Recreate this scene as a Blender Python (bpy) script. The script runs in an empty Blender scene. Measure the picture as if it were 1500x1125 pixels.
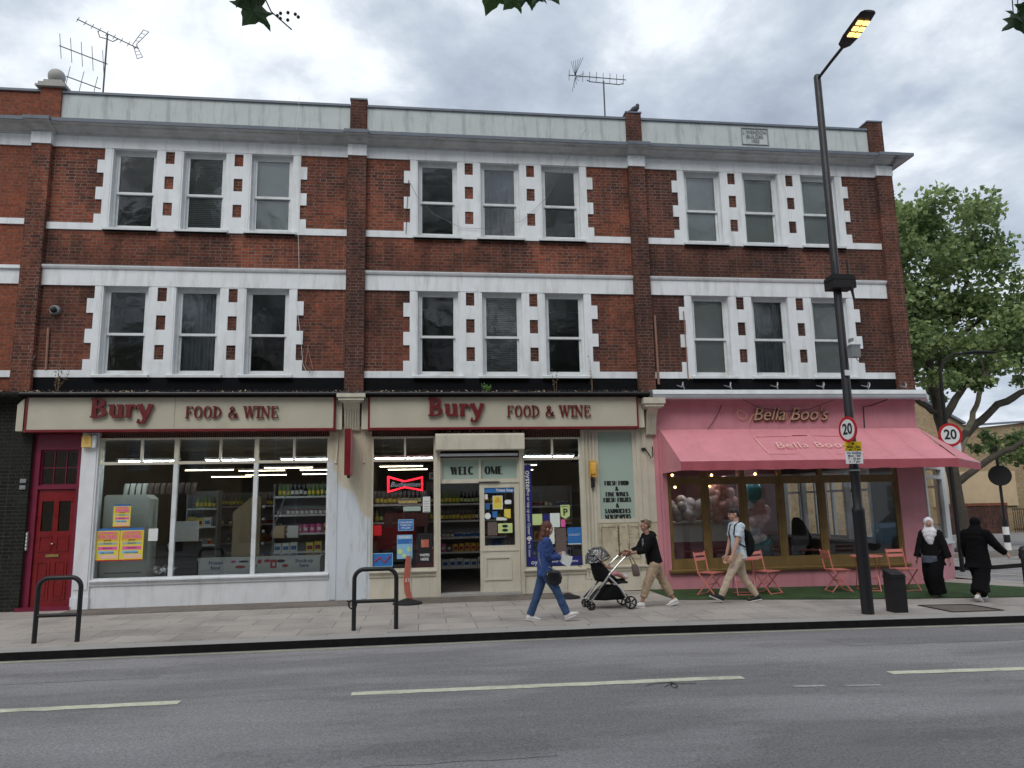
import bpy, math, random
from mathutils import Vector, Matrix, noise
random.seed(7)
R = math.radians
PI = math.pi
SC = bpy.context.scene
COL = SC.collection
ORG = {}          # object name -> world origin its children are built about

# ------------------------------------------------------------------ materials
M = {}
def node_mat(name):
    m = bpy.data.materials.new(name); m.use_nodes = True
    nt = m.node_tree; nt.nodes.clear()
    out = nt.nodes.new('ShaderNodeOutputMaterial')
    M[name] = m
    return m, nt, out
def N(nt, t, **kw):
    n = nt.nodes.new(t)
    for k, v in kw.items():
        if k.startswith('i_'):
            n.inputs[k[2:].replace('_', ' ')].default_value = v
        else: setattr(n, k, v)
    return n
def L(nt, a, b): nt.links.new(a, b)
def ramp(nt, fac, stops):
    r = nt.nodes.new('ShaderNodeValToRGB')
    cr = r.color_ramp
    while len(cr.elements) > 1: cr.elements.remove(cr.elements[-1])
    cr.elements[0].position = stops[0][0]; cr.elements[0].color = (*stops[0][1], 1) if not isinstance(stops[0][1], float) else (stops[0][1],)*3+(1,)
    for p, c in stops[1:]:
        e = cr.elements.new(p); e.color = (*c, 1) if not isinstance(c, float) else (c, c, c, 1)
    L(nt, fac, r.inputs[0]); return r
def mix(nt, fac, a, b, mode='MIX'):
    n = nt.nodes.new('ShaderNodeMix'); n.data_type = 'RGBA'; n.blend_type = mode
    for s, v in ((0, fac), (6, a), (7, b)):
        if hasattr(v, 'default_value') or hasattr(v, 'is_linked'): L(nt, v, n.inputs[s])
        else: n.inputs[s].default_value = v if s == 0 else (*v, 1)
    return n.outputs[2]
def coords(nt, scale=(1, 1, 1)):
    tc = nt.nodes.new('ShaderNodeTexCoord'); mp = nt.nodes.new('ShaderNodeMapping')
    mp.inputs['Scale'].default_value = scale
    L(nt, tc.outputs['Object'], mp.inputs[0]); return mp.outputs[0]
def paint(name, col, rough=.55, var=.12, scale=6, dirt=0., dirtcol=(.08, .07, .06), streak=False, bump=.15, metal=0., spec=.5, sheen=0.):
    """plain surface with mottling, optional dirt in its own patches"""
    m, nt, out = node_mat(name)
    b = N(nt, 'ShaderNodeBsdfPrincipled', i_Roughness=rough, i_Metallic=metal)
    b.inputs['Specular IOR Level'].default_value = spec
    n1 = N(nt, 'ShaderNodeTexNoise', i_Scale=scale, i_Detail=6., i_Roughness=.6)
    L(nt, coords(nt), n1.inputs['Vector'])
    lo = tuple(c*(1-var) for c in col); hi = tuple(min(1, c*(1+var)) for c in col)
    c = ramp(nt, n1.outputs[0], [(.3, lo), (.7, hi)]).outputs[0]
    if dirt > 0:
        n2 = N(nt, 'ShaderNodeTexNoise', i_Scale=2.2, i_Detail=8., i_Roughness=.7)
        L(nt, coords(nt, (2.2, 2.2, .28) if streak else (1, 1, 1)), n2.inputs['Vector'])
        f = ramp(nt, n2.outputs[0], [(.50, 0.), (.78, dirt)]).outputs[0]
        c = mix(nt, f, c, dirtcol)
    L(nt, c, b.inputs['Base Color'])
    rr = ramp(nt, n1.outputs[0], [(.2, max(0., rough-.1)), (.8, min(1., rough+.1))])
    L(nt, rr.outputs[0], b.inputs['Roughness'])
    if bump:
        n3 = N(nt, 'ShaderNodeTexNoise', i_Scale=scale*9, i_Detail=4.)
        L(nt, coords(nt), n3.inputs['Vector'])
        bp = N(nt, 'ShaderNodeBump', i_Strength=bump, i_Distance=.01)
        L(nt, n3.outputs[0], bp.inputs['Height']); L(nt, bp.outputs[0], b.inputs['Normal'])
    L(nt, b.outputs[0], out.inputs[0]); return m
def emit(name, col, s):
    m, nt, out = node_mat(name)
    e = N(nt, 'ShaderNodeEmission', i_Strength=s); e.inputs[0].default_value = (*col, 1)
    L(nt, e.outputs[0], out.inputs[0]); return m
def brick(name, c1, c2, c3, mortar, soot=.5, bw=.205, rh=.0675, ms=.007, patch=.55, moss=False):
    m, nt, out = node_mat(name)
    tc = N(nt, 'ShaderNodeTexCoord'); sp = N(nt, 'ShaderNodeSeparateXYZ'); L(nt, tc.outputs['Object'], sp.inputs[0])
    ad = N(nt, 'ShaderNodeMath', operation='ADD'); L(nt, sp.outputs[0], ad.inputs[0]); L(nt, sp.outputs[1], ad.inputs[1])
    cb = N(nt, 'ShaderNodeCombineXYZ'); L(nt, ad.outputs[0], cb.inputs[0]); L(nt, sp.outputs[2], cb.inputs[1])
    def bt(ca, cbb, cm):
        t = N(nt, 'ShaderNodeTexBrick', i_Scale=1., offset=.5, squash=.62, squash_frequency=2)
        t.inputs['Brick Width'].default_value = bw; t.inputs['Row Height'].default_value = rh
        t.inputs['Mortar Size'].default_value = ms; t.inputs['Mortar Smooth'].default_value = .25; t.inputs['Bias'].default_value = -.1
        t.inputs['Color1'].default_value = (*ca, 1); t.inputs['Color2'].default_value = (*cbb, 1); t.inputs['Mortar'].default_value = (*cm, 1)
        L(nt, cb.outputs[0], t.inputs['Vector']); return t
    a = bt(c1, c2, mortar); b2 = bt(c3, tuple(x*.62 for x in c3), tuple(x*.8 for x in mortar))
    n1 = N(nt, 'ShaderNodeTexNoise', i_Scale=.9, i_Detail=9., i_Roughness=.68); L(nt, tc.outputs['Object'], n1.inputs['Vector'])
    f1 = ramp(nt, n1.outputs[0], [(.44, 0.), (.60, min(1., patch*1.5))])
    c = mix(nt, f1.outputs[0], a.outputs[0], b2.outputs[0])
    n2 = N(nt, 'ShaderNodeTexNoise', i_Scale=.55, i_Detail=10., i_Roughness=.72)
    mp = N(nt, 'ShaderNodeMapping'); mp.inputs['Location'].default_value = (7.3, 1.1, 4.4); mp.inputs['Scale'].default_value = (1.5, 1.5, .8)
    L(nt, tc.outputs['Object'], mp.inputs[0]); L(nt, mp.outputs[0], n2.inputs['Vector'])
    f2 = ramp(nt, n2.outputs[0], [(.40, 0.), (.62, soot)])
    c = mix(nt, f2.outputs[0], c, (.022, .016, .014))
    n4 = N(nt, 'ShaderNodeTexNoise', i_Scale=16., i_Detail=5., i_Roughness=.8); L(nt, tc.outputs['Object'], n4.inputs['Vector'])
    f4 = ramp(nt, n4.outputs[0], [(.3, .55), (.7, 1.35)])
    c = mix(nt, 1.0, c, f4.outputs[0], 'MULTIPLY')
    p = N(nt, 'ShaderNodeBsdfPrincipled', i_Roughness=.9); p.inputs['Specular IOR Level'].default_value = .2
    L(nt, c, p.inputs['Base Color'])
    hm = N(nt, 'ShaderNodeMath', operation='MULTIPLY_ADD'); L(nt, a.outputs['Fac'], hm.inputs[0]); hm.inputs[1].default_value = -1.
    L(nt, n4.outputs[0], hm.inputs[2])
    bp = N(nt, 'ShaderNodeBump', i_Strength=.6, i_Distance=.012); L(nt, hm.outputs[0], bp.inputs['Height']); L(nt, bp.outputs[0], p.inputs['Normal'])
    L(nt, p.outputs[0], out.inputs[0]); return m
def glass(name, tint=(.8, .84, .83), wob=.02, wscale=3., gain=1.6, base=.03, rough=.02):
    m, nt, out = node_mat(name)
    fr = N(nt, 'ShaderNodeFresnel', i_IOR=1.5)
    ml = N(nt, 'ShaderNodeMath', operation='MULTIPLY_ADD'); ml.inputs[1].default_value = gain; ml.inputs[2].default_value = base; ml.use_clamp = True
    L(nt, fr.outputs[0], ml.inputs[0])
    tr = N(nt, 'ShaderNodeBsdfTransparent'); tr.inputs[0].default_value = (*tint, 1)
    gl = N(nt, 'ShaderNodeBsdfGlossy', i_Roughness=rough)
    n = N(nt, 'ShaderNodeTexNoise', i_Scale=wscale, i_Detail=3.); L(nt, coords(nt), n.inputs['Vector'])
    bp = N(nt, 'ShaderNodeBump', i_Strength=1., i_Distance=wob); L(nt, n.outputs[0], bp.inputs['Height']); L(nt, bp.outputs[0], gl.inputs['Normal'])
    mx = N(nt, 'ShaderNodeMixShader'); L(nt, ml.outputs[0], mx.inputs[0]); L(nt, tr.outputs[0], mx.inputs[1]); L(nt, gl.outputs[0], mx.inputs[2])
    L(nt, mx.outputs[0], out.inputs[0]); return m

# ------------------------------------------------------------------ mesh builder
class MB:
    def __init__(s): s.v = []; s.f = []; s.fm = []; s.cur = 0
    def add(s, vs, fs):
        n = len(s.v); s.v += [tuple(p) for p in vs]; s.f += [tuple(i+n for i in f) for f in fs]; s.fm += [s.cur]*len(fs); return s
    def box(s, x0, x1, y0, y1, z0, z1):
        if x0 > x1: x0, x1 = x1, x0
        if y0 > y1: y0, y1 = y1, y0
        if z0 > z1: z0, z1 = z1, z0
        return s.add([(x0,y0,z0),(x1,y0,z0),(x1,y1,z0),(x0,y1,z0),(x0,y0,z1),(x1,y0,z1),(x1,y1,z1),(x0,y1,z1)],
              [(0,3,2,1),(4,5,6,7),(0,1,5,4),(1,2,6,5),(2,3,7,6),(3,0,4,7)])
    def quad(s, a, b, c, d): return s.add([a, b, c, d], [(0, 1, 2, 3)])
    def obox(s, c, ax, ay, az):
        c = Vector(c); ax = Vector(ax); ay = Vector(ay); az = Vector(az)
        vs = [c+i*ax+j*ay+k*az for k in (-1, 1) for i, j in ((-1,-1),(1,-1),(1,1),(-1,1))]
        return s.add(vs, [(0,3,2,1),(4,5,6,7),(0,1,5,4),(1,2,6,5),(2,3,7,6),(3,0,4,7)])
    def bar(s, p0, p1, w, h, up=(0, 0, 1)):
        p0 = Vector(p0); p1 = Vector(p1); d = p1-p0; u = Vector(up)
        if abs(d.normalized().dot(u)) > .95: u = Vector((0, 1, 0))
        sd = d.cross(u).normalized(); u2 = sd.cross(d).normalized()
        return s.obox((p0+p1)/2, d/2, sd*w/2, u2*h/2)
    def tube(s, pts, r, n=8, cap=True):
        pts = [Vector(p) for p in pts]; rs = r if isinstance(r, (list, tuple)) else [r]*len(pts)
        rings = []; prev = None
        for i, p in enumerate(pts):
            t = (pts[min(i+1, len(pts)-1)]-pts[max(i-1, 0)])
            t = t.normalized() if t.length > 1e-9 else Vector((0, 0, 1))
            if prev is None: a = t.orthogonal().normalized()
            else:
                a = prev-t*prev.dot(t)
                a = a.normalized() if a.length > 1e-6 else t.orthogonal().normalized()
            prev = a; b = t.cross(a)
            rings.append([p+rs[i]*(math.cos(2*PI*k/n)*a+math.sin(2*PI*k/n)*b) for k in range(n)])
        vs = [q for rg in rings for q in rg]; fs = []
        for i in range(len(pts)-1):
            for k in range(n):
                k2 = (k+1) % n; fs.append((i*n+k, i*n+k2, (i+1)*n+k2, (i+1)*n+k))
        if cap: fs.append(tuple(range(n-1, -1, -1))); fs.append(tuple((len(pts)-1)*n+k for k in range(n)))
        return s.add(vs, fs)
    def cyl(s, p0, p1, r0, r1=None, n=16): return s.tube([p0, p1], [r0, r0 if r1 is None else r1], n)
    def ell(s, c, r, n=12, m=8, rot=None):
        r = (r, r, r) if not isinstance(r, (list, tuple)) else r
        c = Vector(c); vs = []; fs = []
        for i in range(m+1):
            th = PI*i/m
            for k in range(n):
                ph = 2*PI*k/n
                q = Vector((r[0]*math.sin(th)*math.cos(ph), r[1]*math.sin(th)*math.sin(ph), r[2]*math.cos(th)))
                if rot: q = rot @ q
                vs.append(c+q)
        for i in range(m):
            for k in range(n):
                k2 = (k+1) % n; fs.append((i*n+k, (i+1)*n+k, (i+1)*n+k2, i*n+k2))
        return s.add(vs, fs)
    def loft(s, rings, n=20, cap=True):
        """rings: (centre, vector a, vector b[, power])"""
        vs = []; fs = []
        for rg in rings:
            c, a, b = Vector(rg[0]), Vector(rg[1]), Vector(rg[2])
            for k in range(n):
                t = 2*PI*k/n; vs.append(c+math.cos(t)*a+math.sin(t)*b)
        for i in range(len(rings)-1):
            for k in range(n):
                k2 = (k+1) % n; fs.append((i*n+k, i*n+k2, (i+1)*n+k2, (i+1)*n+k))
        if cap: fs.append(tuple(range(n-1, -1, -1))); fs.append(tuple((len(rings)-1)*n+k for k in range(n)))
        return s.add(vs, fs)
    def lathe(s, c, prof, n=24):
        c = Vector(c); vs = []; fs = []
        for r, z in prof:
            for k in range(n):
                t = 2*PI*k/n; vs.append(c+Vector((r*math.cos(t), r*math.sin(t), z)))
        for i in range(len(prof)-1):
            for k in range(n):
                k2 = (k+1) % n; fs.append((i*n+k, i*n+k2, (i+1)*n+k2, (i+1)*n+k))
        fs.append(tuple(range(n-1, -1, -1))); fs.append(tuple((len(prof)-1)*n+k for k in range(n)))
        return s.add(vs, fs)
    def prism(s, poly, y0, y1):
        """poly in (x,z), ccw seen from -y"""
        n = len(poly)
        vs = [(x, y0, z) for x, z in poly]+[(x, y1, z) for x, z in poly]
        fs = [tuple(range(n)), tuple(range(2*n-1, n-1, -1))]
        for i in range(n): j = (i+1) % n; fs.append((i, i+n, j+n, j))
        return s.add(vs, fs)
    def extr(s, prof, x0, x1):
        """profile in (y,z) extruded along x"""
        n = len(prof)
        vs = [(x0, y, z) for y, z in prof]+[(x1, y, z) for y, z in prof]
        fs = [tuple(range(n)), tuple(range(2*n-1, n-1, -1))]
        for i in range(n): j = (i+1) % n; fs.append((i, i+n, j+n, j))
        return s.add(vs, fs)
    def grid(s, adds, subs, y0, y1):
        """union of rects (x0,x1,z0,z1) minus rects, extruded from y0 (front) to y1"""
        xs = sorted({round(q, 5) for a in adds+subs for q in a[:2]}); zs = sorted({round(q, 5) for a in adds+subs for q in a[2:]})
        def inside(i, j):
            if i < 0 or j < 0 or i >= len(xs)-1 or j >= len(zs)-1: return False
            x = (xs[i]+xs[i+1])/2; z = (zs[j]+zs[j+1])/2
            if any(a[0] < x < a[1] and a[2] < z < a[3] for a in subs): return False
            return any(a[0] < x < a[1] and a[2] < z < a[3] for a in adds)
        idx = {}
        def vi(i, j, k):
            if (i, j, k) not in idx:
                idx[(i, j, k)] = len(s.v); s.v.append((xs[i], (y0, y1)[k], zs[j]))
            return idx[(i, j, k)]
        def af(*q): s.f.append(q); s.fm.append(s.cur)
        for i in range(len(xs)-1):
            for j in range(len(zs)-1):
                if not inside(i, j): continue
                af(vi(i,j,0), vi(i+1,j,0), vi(i+1,j+1,0), vi(i,j+1,0))
                af(vi(i,j,1), vi(i,j+1,1), vi(i+1,j+1,1), vi(i+1,j,1))
                if not inside(i-1, j): af(vi(i,j,0), vi(i,j+1,0), vi(i,j+1,1), vi(i,j,1))
                if not inside(i+1, j): af(vi(i+1,j,0), vi(i+1,j,1), vi(i+1,j+1,1), vi(i+1,j+1,0))
                if not inside(i, j-1): af(vi(i,j,0), vi(i,j,1), vi(i+1,j,1), vi(i+1,j,0))
                if not inside(i, j+1): af(vi(i,j+1,0), vi(i+1,j+1,0), vi(i+1,j+1,1), vi(i,j+1,1))
        return s
    def mesh(s, name, mats, org=(0, 0, 0), smooth=True, ang=38):
        me = bpy.data.meshes.new(name); o = Vector(org)
        me.from_pydata([tuple(Vector(p)-o) for p in s.v], [], s.f)
        for m in (mats if isinstance(mats, (list, tuple)) else [mats]): me.materials.append(m)
        if max(s.fm, default=0) > 0: me.polygons.foreach_set('material_index', s.fm)
        if smooth:
            me.polygons.foreach_set('use_smooth', [True]*len(me.polygons)); me.set_sharp_from_angle(angle=R(ang))
        me.update(); return me
    def build(s, name, mat, parent=None, smooth=True, ang=38, org=None):
        if parent is not None: org = ORG.get(parent.name, (0, 0, 0))
        elif org is None: org = (0, 0, 0)
        me = s.mesh(name, mat, org, smooth, ang)
        ob = bpy.data.objects.new(name, me); COL.objects.link(ob)
        if parent is not None: ob.parent = parent
        else: ob.location = org
        ORG[ob.name] = Vector(org)
        return ob
def tag(o, label=None, cat=None, group=None, kind=None):
    if label: o['label'] = label
    if cat: o['category'] = cat
    if group: o['group'] = group
    if kind: o['kind'] = kind
    return o
def thing(name, label, cat, loc=(0, 0, 0), rz=0, group=None):
    o = bpy.data.objects.new(name, None); COL.objects.link(o); o.location = loc; o.rotation_euler = (0, 0, rz)
    o.empty_display_size = .2
    ORG[o.name] = Vector(loc) if rz == 0 else Vector((0, 0, 0))
    return tag(o, label, cat, group)
def local_thing(*a, **k):      # parts built in the thing's own frame
    o = thing(*a, **k); ORG[o.name] = Vector((0, 0, 0)); return o
def copy_tree(o, parent=None):
    c = o.copy(); COL.objects.link(c); c.parent = parent; ORG[c.name] = ORG.get(o.name, Vector((0, 0, 0)))
    for ch in list(o.children): copy_tree(ch, c)
    return c
def remesh(mb, name, mat, parent, voxel=.008, it=4, disp=0., dsize=.08):
    me = mb.mesh(name+'_src', mat, smooth=False); ob = bpy.data.objects.new(name+'_src', me); COL.objects.link(ob)
    m = ob.modifiers.new('r', 'REMESH'); m.mode = 'VOXEL'; m.voxel_size = voxel
    if it: m = ob.modifiers.new('s', 'SMOOTH'); m.factor = .5; m.iterations = it
    if disp:
        t = bpy.data.textures.new(name, 'CLOUDS'); t.noise_scale = dsize; t.noise_depth = 2
        m = ob.modifiers.new('d', 'DISPLACE'); m.texture = t; m.strength = disp; m.mid_level = .5; m.texture_coords = 'LOCAL'
    dg = bpy.context.evaluated_depsgraph_get()
    me2 = bpy.data.meshes.new_from_object(ob.evaluated_get(dg)); me2.name = name
    bpy.data.objects.remove(ob)
    me2.polygons.foreach_set('use_smooth', [True]*len(me2.polygons))
    if not me2.materials: me2.materials.append(mat)
    o = bpy.data.objects.new(name, me2); COL.objects.link(o); o.parent = parent; ORG[o.name] = Vector((0, 0, 0))
    return o

# ------------------------------------------------------------------ lettering
def text(s, size, mat, loc, parent=None, name='lettering', extrude=.003, bold=0., shear=0., align='CENTER', wide=1., rot=(PI/2, 0, 0), space=1.):
    cu = bpy.data.curves.new(name, 'FONT'); cu.body = s; cu.size = size; cu.extrude = extrude; cu.offset = bold; cu.shear = shear
    cu.align_x = align; cu.align_y = 'CENTER'; cu.resolution_u = 3; cu.space_character = space
    ob = bpy.data.objects.new(name+'_src', cu); COL.objects.link(ob)
    dg = bpy.context.evaluated_depsgraph_get(); me = bpy.data.meshes.new_from_object(ob.evaluated_get(dg)); me.name = name
    bpy.data.objects.remove(ob)
    me.materials.clear(); me.materials.append(mat)
    o = bpy.data.objects.new(name, me); COL.objects.link(o)
    org = ORG.get(parent.name, Vector((0, 0, 0))) if parent else Vector((0, 0, 0))
    o.location = Vector(loc)-org; o.rotation_euler = rot; o.scale = (wide, 1, 1)
    if parent: o.parent = parent
    return o
def arc(cx, cz, rx, rz, a0, a1, n=14):
    return [(cx+rx*math.cos(R(a0+(a1-a0)*i/n)), cz+rz*math.sin(R(a0+(a1-a0)*i/n))) for i in range(n+1)]
# glyph: (advance, [strokes (points, kind)], serif points) ; kind: a = width follows direction, t thick, n thin
def stem(x, z0=0, z1=1, k='t'): return ([(x, z0), (x, z1)], k)
GL = {
 'F': (.66, [stem(.16), ([(.1, .95), (.6, .95)], 'n'), ([(.16, .52), (.45, .52)], 'n')], [(.16, 0)], [(.57, .86), (.43, .52)]),
 'O': (.74, [(arc(.35, .5, .25, .47, 0, 360, 28), 'a')], [], []),
 'D': (.74, [stem(.16), (arc(.16, .5, .44, .46, 90, -90, 18), 'a')], [(.12, 0), (.12, 1)], []),
 '&': (.84, [([(.72, .45), (.6, .12), (.35, .0), (.12, .14), (.14, .36), (.44, .64), (.5, .82), (.36, .97), (.22, .82), (.3, .6), (.76, .03)], 'a')], [(.74, .04)], []),
 'W': (1.0, [([(.1, 1), (.3, .02)], 't'), ([(.3, .02), (.48, .96)], 'n'), ([(.48, .96), (.68, .02)], 't'), ([(.68, .02), (.88, 1)], 'n')], [(.1, 1), (.48, 1), (.88, 1)], []),
 'I': (.34, [stem(.17)], [(.17, 0), (.17, 1)], []),
 'N': (.8, [stem(.14, 0, 1, 'n'), ([(.14, .98), (.64, .02)], 't'), stem(.64, 0, 1, 'n')], [(.14, 0), (.12, 1), (.64, 1)], []),
 'E': (.66, [stem(.16), ([(.1, .95), (.58, .95)], 'n'), ([(.16, .52), (.45, .52)], 'n'), ([(.1, .05), (.6, .05)], 'n')], [], [(.56, .86), (.58, .14), (.44, .52)]),
 'B': (.82, [stem(.18), (arc(.2, .75, .36, .21, 90, -90, 12), 'a'), (arc(.2, .28, .44, .25, 90, -90, 12), 'a')], [(.14, 0), (.14, 1)], []),
 'u': (.74, [stem(.16, .16, .68), ([(.16, .2), (.24, .06), (.38, .04), (.5, .16)], 'a'), stem(.54, 0, .68)], [(.12, .68), (.5, .68), (.58, 0)], []),
 'r': (.58, [stem(.17, 0, .68), ([(.17, .42), (.27, .6), (.40, .64), (.5, .52)], 'a')], [(.17, 0), (.13, .68)], [(.49, .52)]),
 'y': (.76, [([(.1, .68), (.38, .0)], 't'), ([(.62, .68), (.4, .04), (.28, -.26), (.1, -.28), (.05, -.18)], 'a')], [(.1, .68), (.6, .68)], [(.07, -.17)]),
 'L': (.62, [stem(.16), ([(.1, .05), (.56, .05)], 'n')], [], []),
 'C': (.74, [(arc(.36, .5, .26, .47, 45, 315, 22), 'a')], [], []),
 'M': (.96, [stem(.1, 0, 1, 'n'), ([(.1, 1), (.44, .05)], 't'), ([(.44, .05), (.76, 1)], 'n'), stem(.78)], [], []),
 'R': (.74, [stem(.16), (arc(.2, .74, .34, .22, 90, -90, 12), 'a'), ([(.3, .52), (.6, 0)], 't')], [], []),
 'S': (.62, [([(.5, .86), (.36, .97), (.18, .9), (.14, .74), (.3, .56), (.46, .4), (.48, .18), (.32, .03), (.14, .08), (.08, .2)], 'a')], [], []),
 'H': (.8, [stem(.16), stem(.64, 0, 1, 'n'), ([(.16, .55), (.64, .55)], 'n')], [], []),
 'U': (.78, [stem(.16, .3, 1), (arc(.38, .3, .22, .28, 180, 360, 10), 'a'), stem(.6, .3, 1, 'n')], [], []),
 'T': (.66, [stem(.3), ([(.04, .95), (.6, .95)], 'n')], [], []),
 'A': (.78, [([(.08, 0), (.38, 1)], 'n'), ([(.38, 1), (.66, 0)], 't'), ([(.2, .3), (.55, .3)], 'n')], [], []),
 'P': (.68, [stem(.16), (arc(.2, .72, .36, .24, 90, -90, 12), 'a')], [], []),
 ' ': (.4, [], [], []),
}
def strokes(mb, s, x, z, h, y, thick, thin, serif=0., depth=.012, sx=1., gap=0.):
    """letters of height h from (x,z); returns end x"""
    k = 0
    for ch in s:
        adv, sts, sf, balls = GL[ch]
        for pts, kind in sts:
            P = [Vector((x+px*h*sx, z+pz*h)) for px, pz in pts]; n = len(P); Lf = []; Rt = []
            closed = (P[0]-P[-1]).length < 1e-4
            for i in range(n):
                if closed: d = P[(i+1) % (n-1)]-P[(i-1) % (n-1)] if 0 < i < n-1 else P[1]-P[-2]
                else: d = P[min(i+1, n-1)]-P[max(i-1, 0)]
                d.normalize()
                w = {'t': thick, 'n': thin}.get(kind, thin+(thick-thin)*abs(d.y)**1.6)*h
                nn = Vector((-d.y, d.x))*w/2; Lf.append(P[i]+nn); Rt.append(P[i]-nn)
            yy = y-.0006*(k % 5); k += 1
            for i in range(n-1):
                q = [(Rt[i].x, yy, Rt[i].y), (Rt[i+1].x, yy, Rt[i+1].y), (Lf[i+1].x, yy, Lf[i+1].y), (Lf[i].x, yy, Lf[i].y)]
                q2 = [(a, yy+depth, c) for a, b, c in q]
                mb.add(q+q2, [(0, 1, 2, 3), (0, 4, 5, 1), (2, 6, 7, 3), (1, 5, 6, 2), (3, 7, 4, 0)])
        if serif:
            for px, pz in sf:
                cz = z+pz*h; dz = .045*h
                cz += dz if pz < .5 and pz >= 0 and pz != .45 else -dz
                mb.box(x+(px*sx-serif/2)*h, x+(px*sx+serif/2)*h, y-.004, y+depth, cz-dz, cz+dz)
            for px, pz in balls:
                mb.box(x+(px*sx-.045)*h, x+(px*sx+.045)*h, y-.0045, y+depth, z+(pz-.09)*h, z+(pz+.09)*h)
        x += (adv*sx+gap)*h
    return x
def strokes_width(s, h, sx=1., gap=0.): return sum((GL[c][0]*sx+gap)*h for c in s)
# ------------------------------------------------------------------ the materials of the place
brick('brick_red', (.215, .068, .043), (.075, .033, .028), (.38, .105, .052), (.24, .185, .155), soot=.72)
brick('brick_dark', (.135, .050, .037), (.060, .030, .027), (.25, .078, .045), (.20, .155, .13), soot=.72, patch=.45)
brick('brick_orange', (.27, .080, .046), (.18, .058, .038), (.36, .10, .05), (.20, .13, .10), soot=.3)
brick('brick_yellow', (.42, .30, .17), (.30, .20, .11), (.5, .38, .22), (.36, .30, .22), soot=.25, patch=.6)
brick('brick_blackened', (.018, .020, .017), (.010, .012, .011), (.03, .03, .024), (.05, .055, .045), soot=.3)
paint('white_render', (.74, .77, .79), .6, .06, 3, dirt=.62, dirtcol=(.34, .33, .29), streak=True, bump=.25)
paint('parapet_render', (.50, .54, .53), .7, .08, 2, dirt=.75, dirtcol=(.07, .07, .06), streak=True, bump=.3)
paint('white_frame', (.66, .69, .70), .4, .07, 5, dirt=.55, dirtcol=(.35, .32, .26), bump=.05)
paint('white_shop', (.71, .73, .75), .45, .05, 4, dirt=.45, dirtcol=(.30, .30, .28), streak=True, bump=.2)
paint('cornice_paint', (.50, .52, .52), .7, .15, 3, dirt=.6, dirtcol=(.12, .11, .10), bump=.3)
paint('lead', (.15, .17, .205), .5, .15, 4, bump=.1, spec=.4)
paint('cream', (.58, .545, .44), .5, .06, 4, dirt=.5, dirtcol=(.24, .19, .12), streak=True, bump=.2)
paint('cream_board', (.50, .47, .37), .35, .05, 1.5, dirt=.3, dirtcol=(.28, .26, .2), bump=.02)
paint('cream_cracked', (.52, .46, .33), .7, .12, 6, dirt=.7, dirtcol=(.10, .07, .05), bump=.6)
paint('oxblood', (.16, .010, .014), .35, .1, 4, bump=.05)
paint('letter_red', (.135, .010, .013), .4, .12, 5, bump=.05)
paint('door_red', (.19, .007, .009), .3, .12, 3, dirt=.3, dirtcol=(.05, .004, .01), bump=.08)
paint('door_maroon', (.17, .008, .035), .4, .12, 3, dirt=.4, dirtcol=(.03, .004, .01), bump=.08)
paint('bitumen', (.006, .0065, .008), .85, .3, 5, bump=.4, spec=.12)
paint('black_paint', (.009, .009, .011), .48, .2, 8, bump=.08)
paint('black_matt', (.010, .010, .011), .8, .25, 10, bump=.2)
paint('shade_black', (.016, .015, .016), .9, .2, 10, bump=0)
paint('pink_wall', (.58, .245, .285), .55, .07, 3, dirt=.55, dirtcol=(.36, .13, .16), streak=True, bump=.25)
paint('pink_inside', (.62, .26, .28), .7, .05, 3, bump=0)
paint('pink_panel', (.50, .15, .19), .5, .05, 3, bump=0)
paint('awning_cloth', (.63, .25, .285), .85, .08, 2.5, dirt=.5, dirtcol=(.46, .16, .17), streak=False, bump=.5)
paint('awning_valance', (.44, .10, .125), .85, .08, 6, dirt=.35, dirtcol=(.30, .05, .06), streak=True, bump=.3)
paint('gold_letter', (.62, .40, .26), .35, .1, 8, metal=.3, bump=0)
paint('pale_print', (.80, .50, .44), .8, .05, 6, bump=0)
paint('aluminium', (.42, .44, .46), .35, .06, 3, metal=.5, bump=.03)
paint('steel', (.50, .51, .52), .28, .06, 4, metal=.9, bump=.02)
paint('brown_wood', (.20, .13, .045), .4, .2, 4, dirt=.3, dirtcol=(.07, .04, .015), bump=.1)
paint('salmon', (.66, .21, .17), .4, .06, 8, bump=.05)
paint('granite', (.36, .35, .33), .7, .15, 60, dirt=.4, dirtcol=(.10, .10, .09), bump=.3)
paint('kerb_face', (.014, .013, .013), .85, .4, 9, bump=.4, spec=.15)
paint('line_paint', (.66, .65, .50), .7, .15, 14, dirt=.85, dirtcol=(.16, .15, .13), bump=.3)
paint('yellow_line', (.44, .41, .28), .75, .2, 10, dirt=.8, dirtcol=(.20, .19, .18), bump=.3)
paint('faded_line', (.42, .41, .38), .8, .2, 12, dirt=.9, dirtcol=(.24, .235, .235), bump=.3)
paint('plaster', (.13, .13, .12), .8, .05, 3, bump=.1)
paint('ceiling_tile', (.30, .30, .28), .8, .06, 3, bump=.05)
paint('floor_lino', (.10, .09, .08), .5, .2, 4, bump=.05)
paint('fridge_white', (.74, .80, .74), .35, .04, 2, bump=.02)
paint('freezer_white', (.82, .86, .86), .3, .04, 2, bump=.02)
paint('paper_white', (.70, .72, .70), .7, .04, 4, bump=0)
paint('paper_yellow', (.75, .60, .08), .6, .05, 4, bump=0)
paint('paper_lime', (.55, .68, .28), .6, .05, 4, bump=0)
paint('paper_pink', (.75, .12, .36), .6, .05, 4, bump=0)
paint('paper_blue', (.03, .16, .45), .5, .06, 4, bump=0)
paint('paper_sky', (.25, .50, .72), .5, .06, 4, bump=0)
paint('banner_blue', (.014, .018, .15), .5, .08, 4, bump=0)
paint('counter_red', (.30, .018, .025), .5, .12, 4, bump=0)
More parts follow.
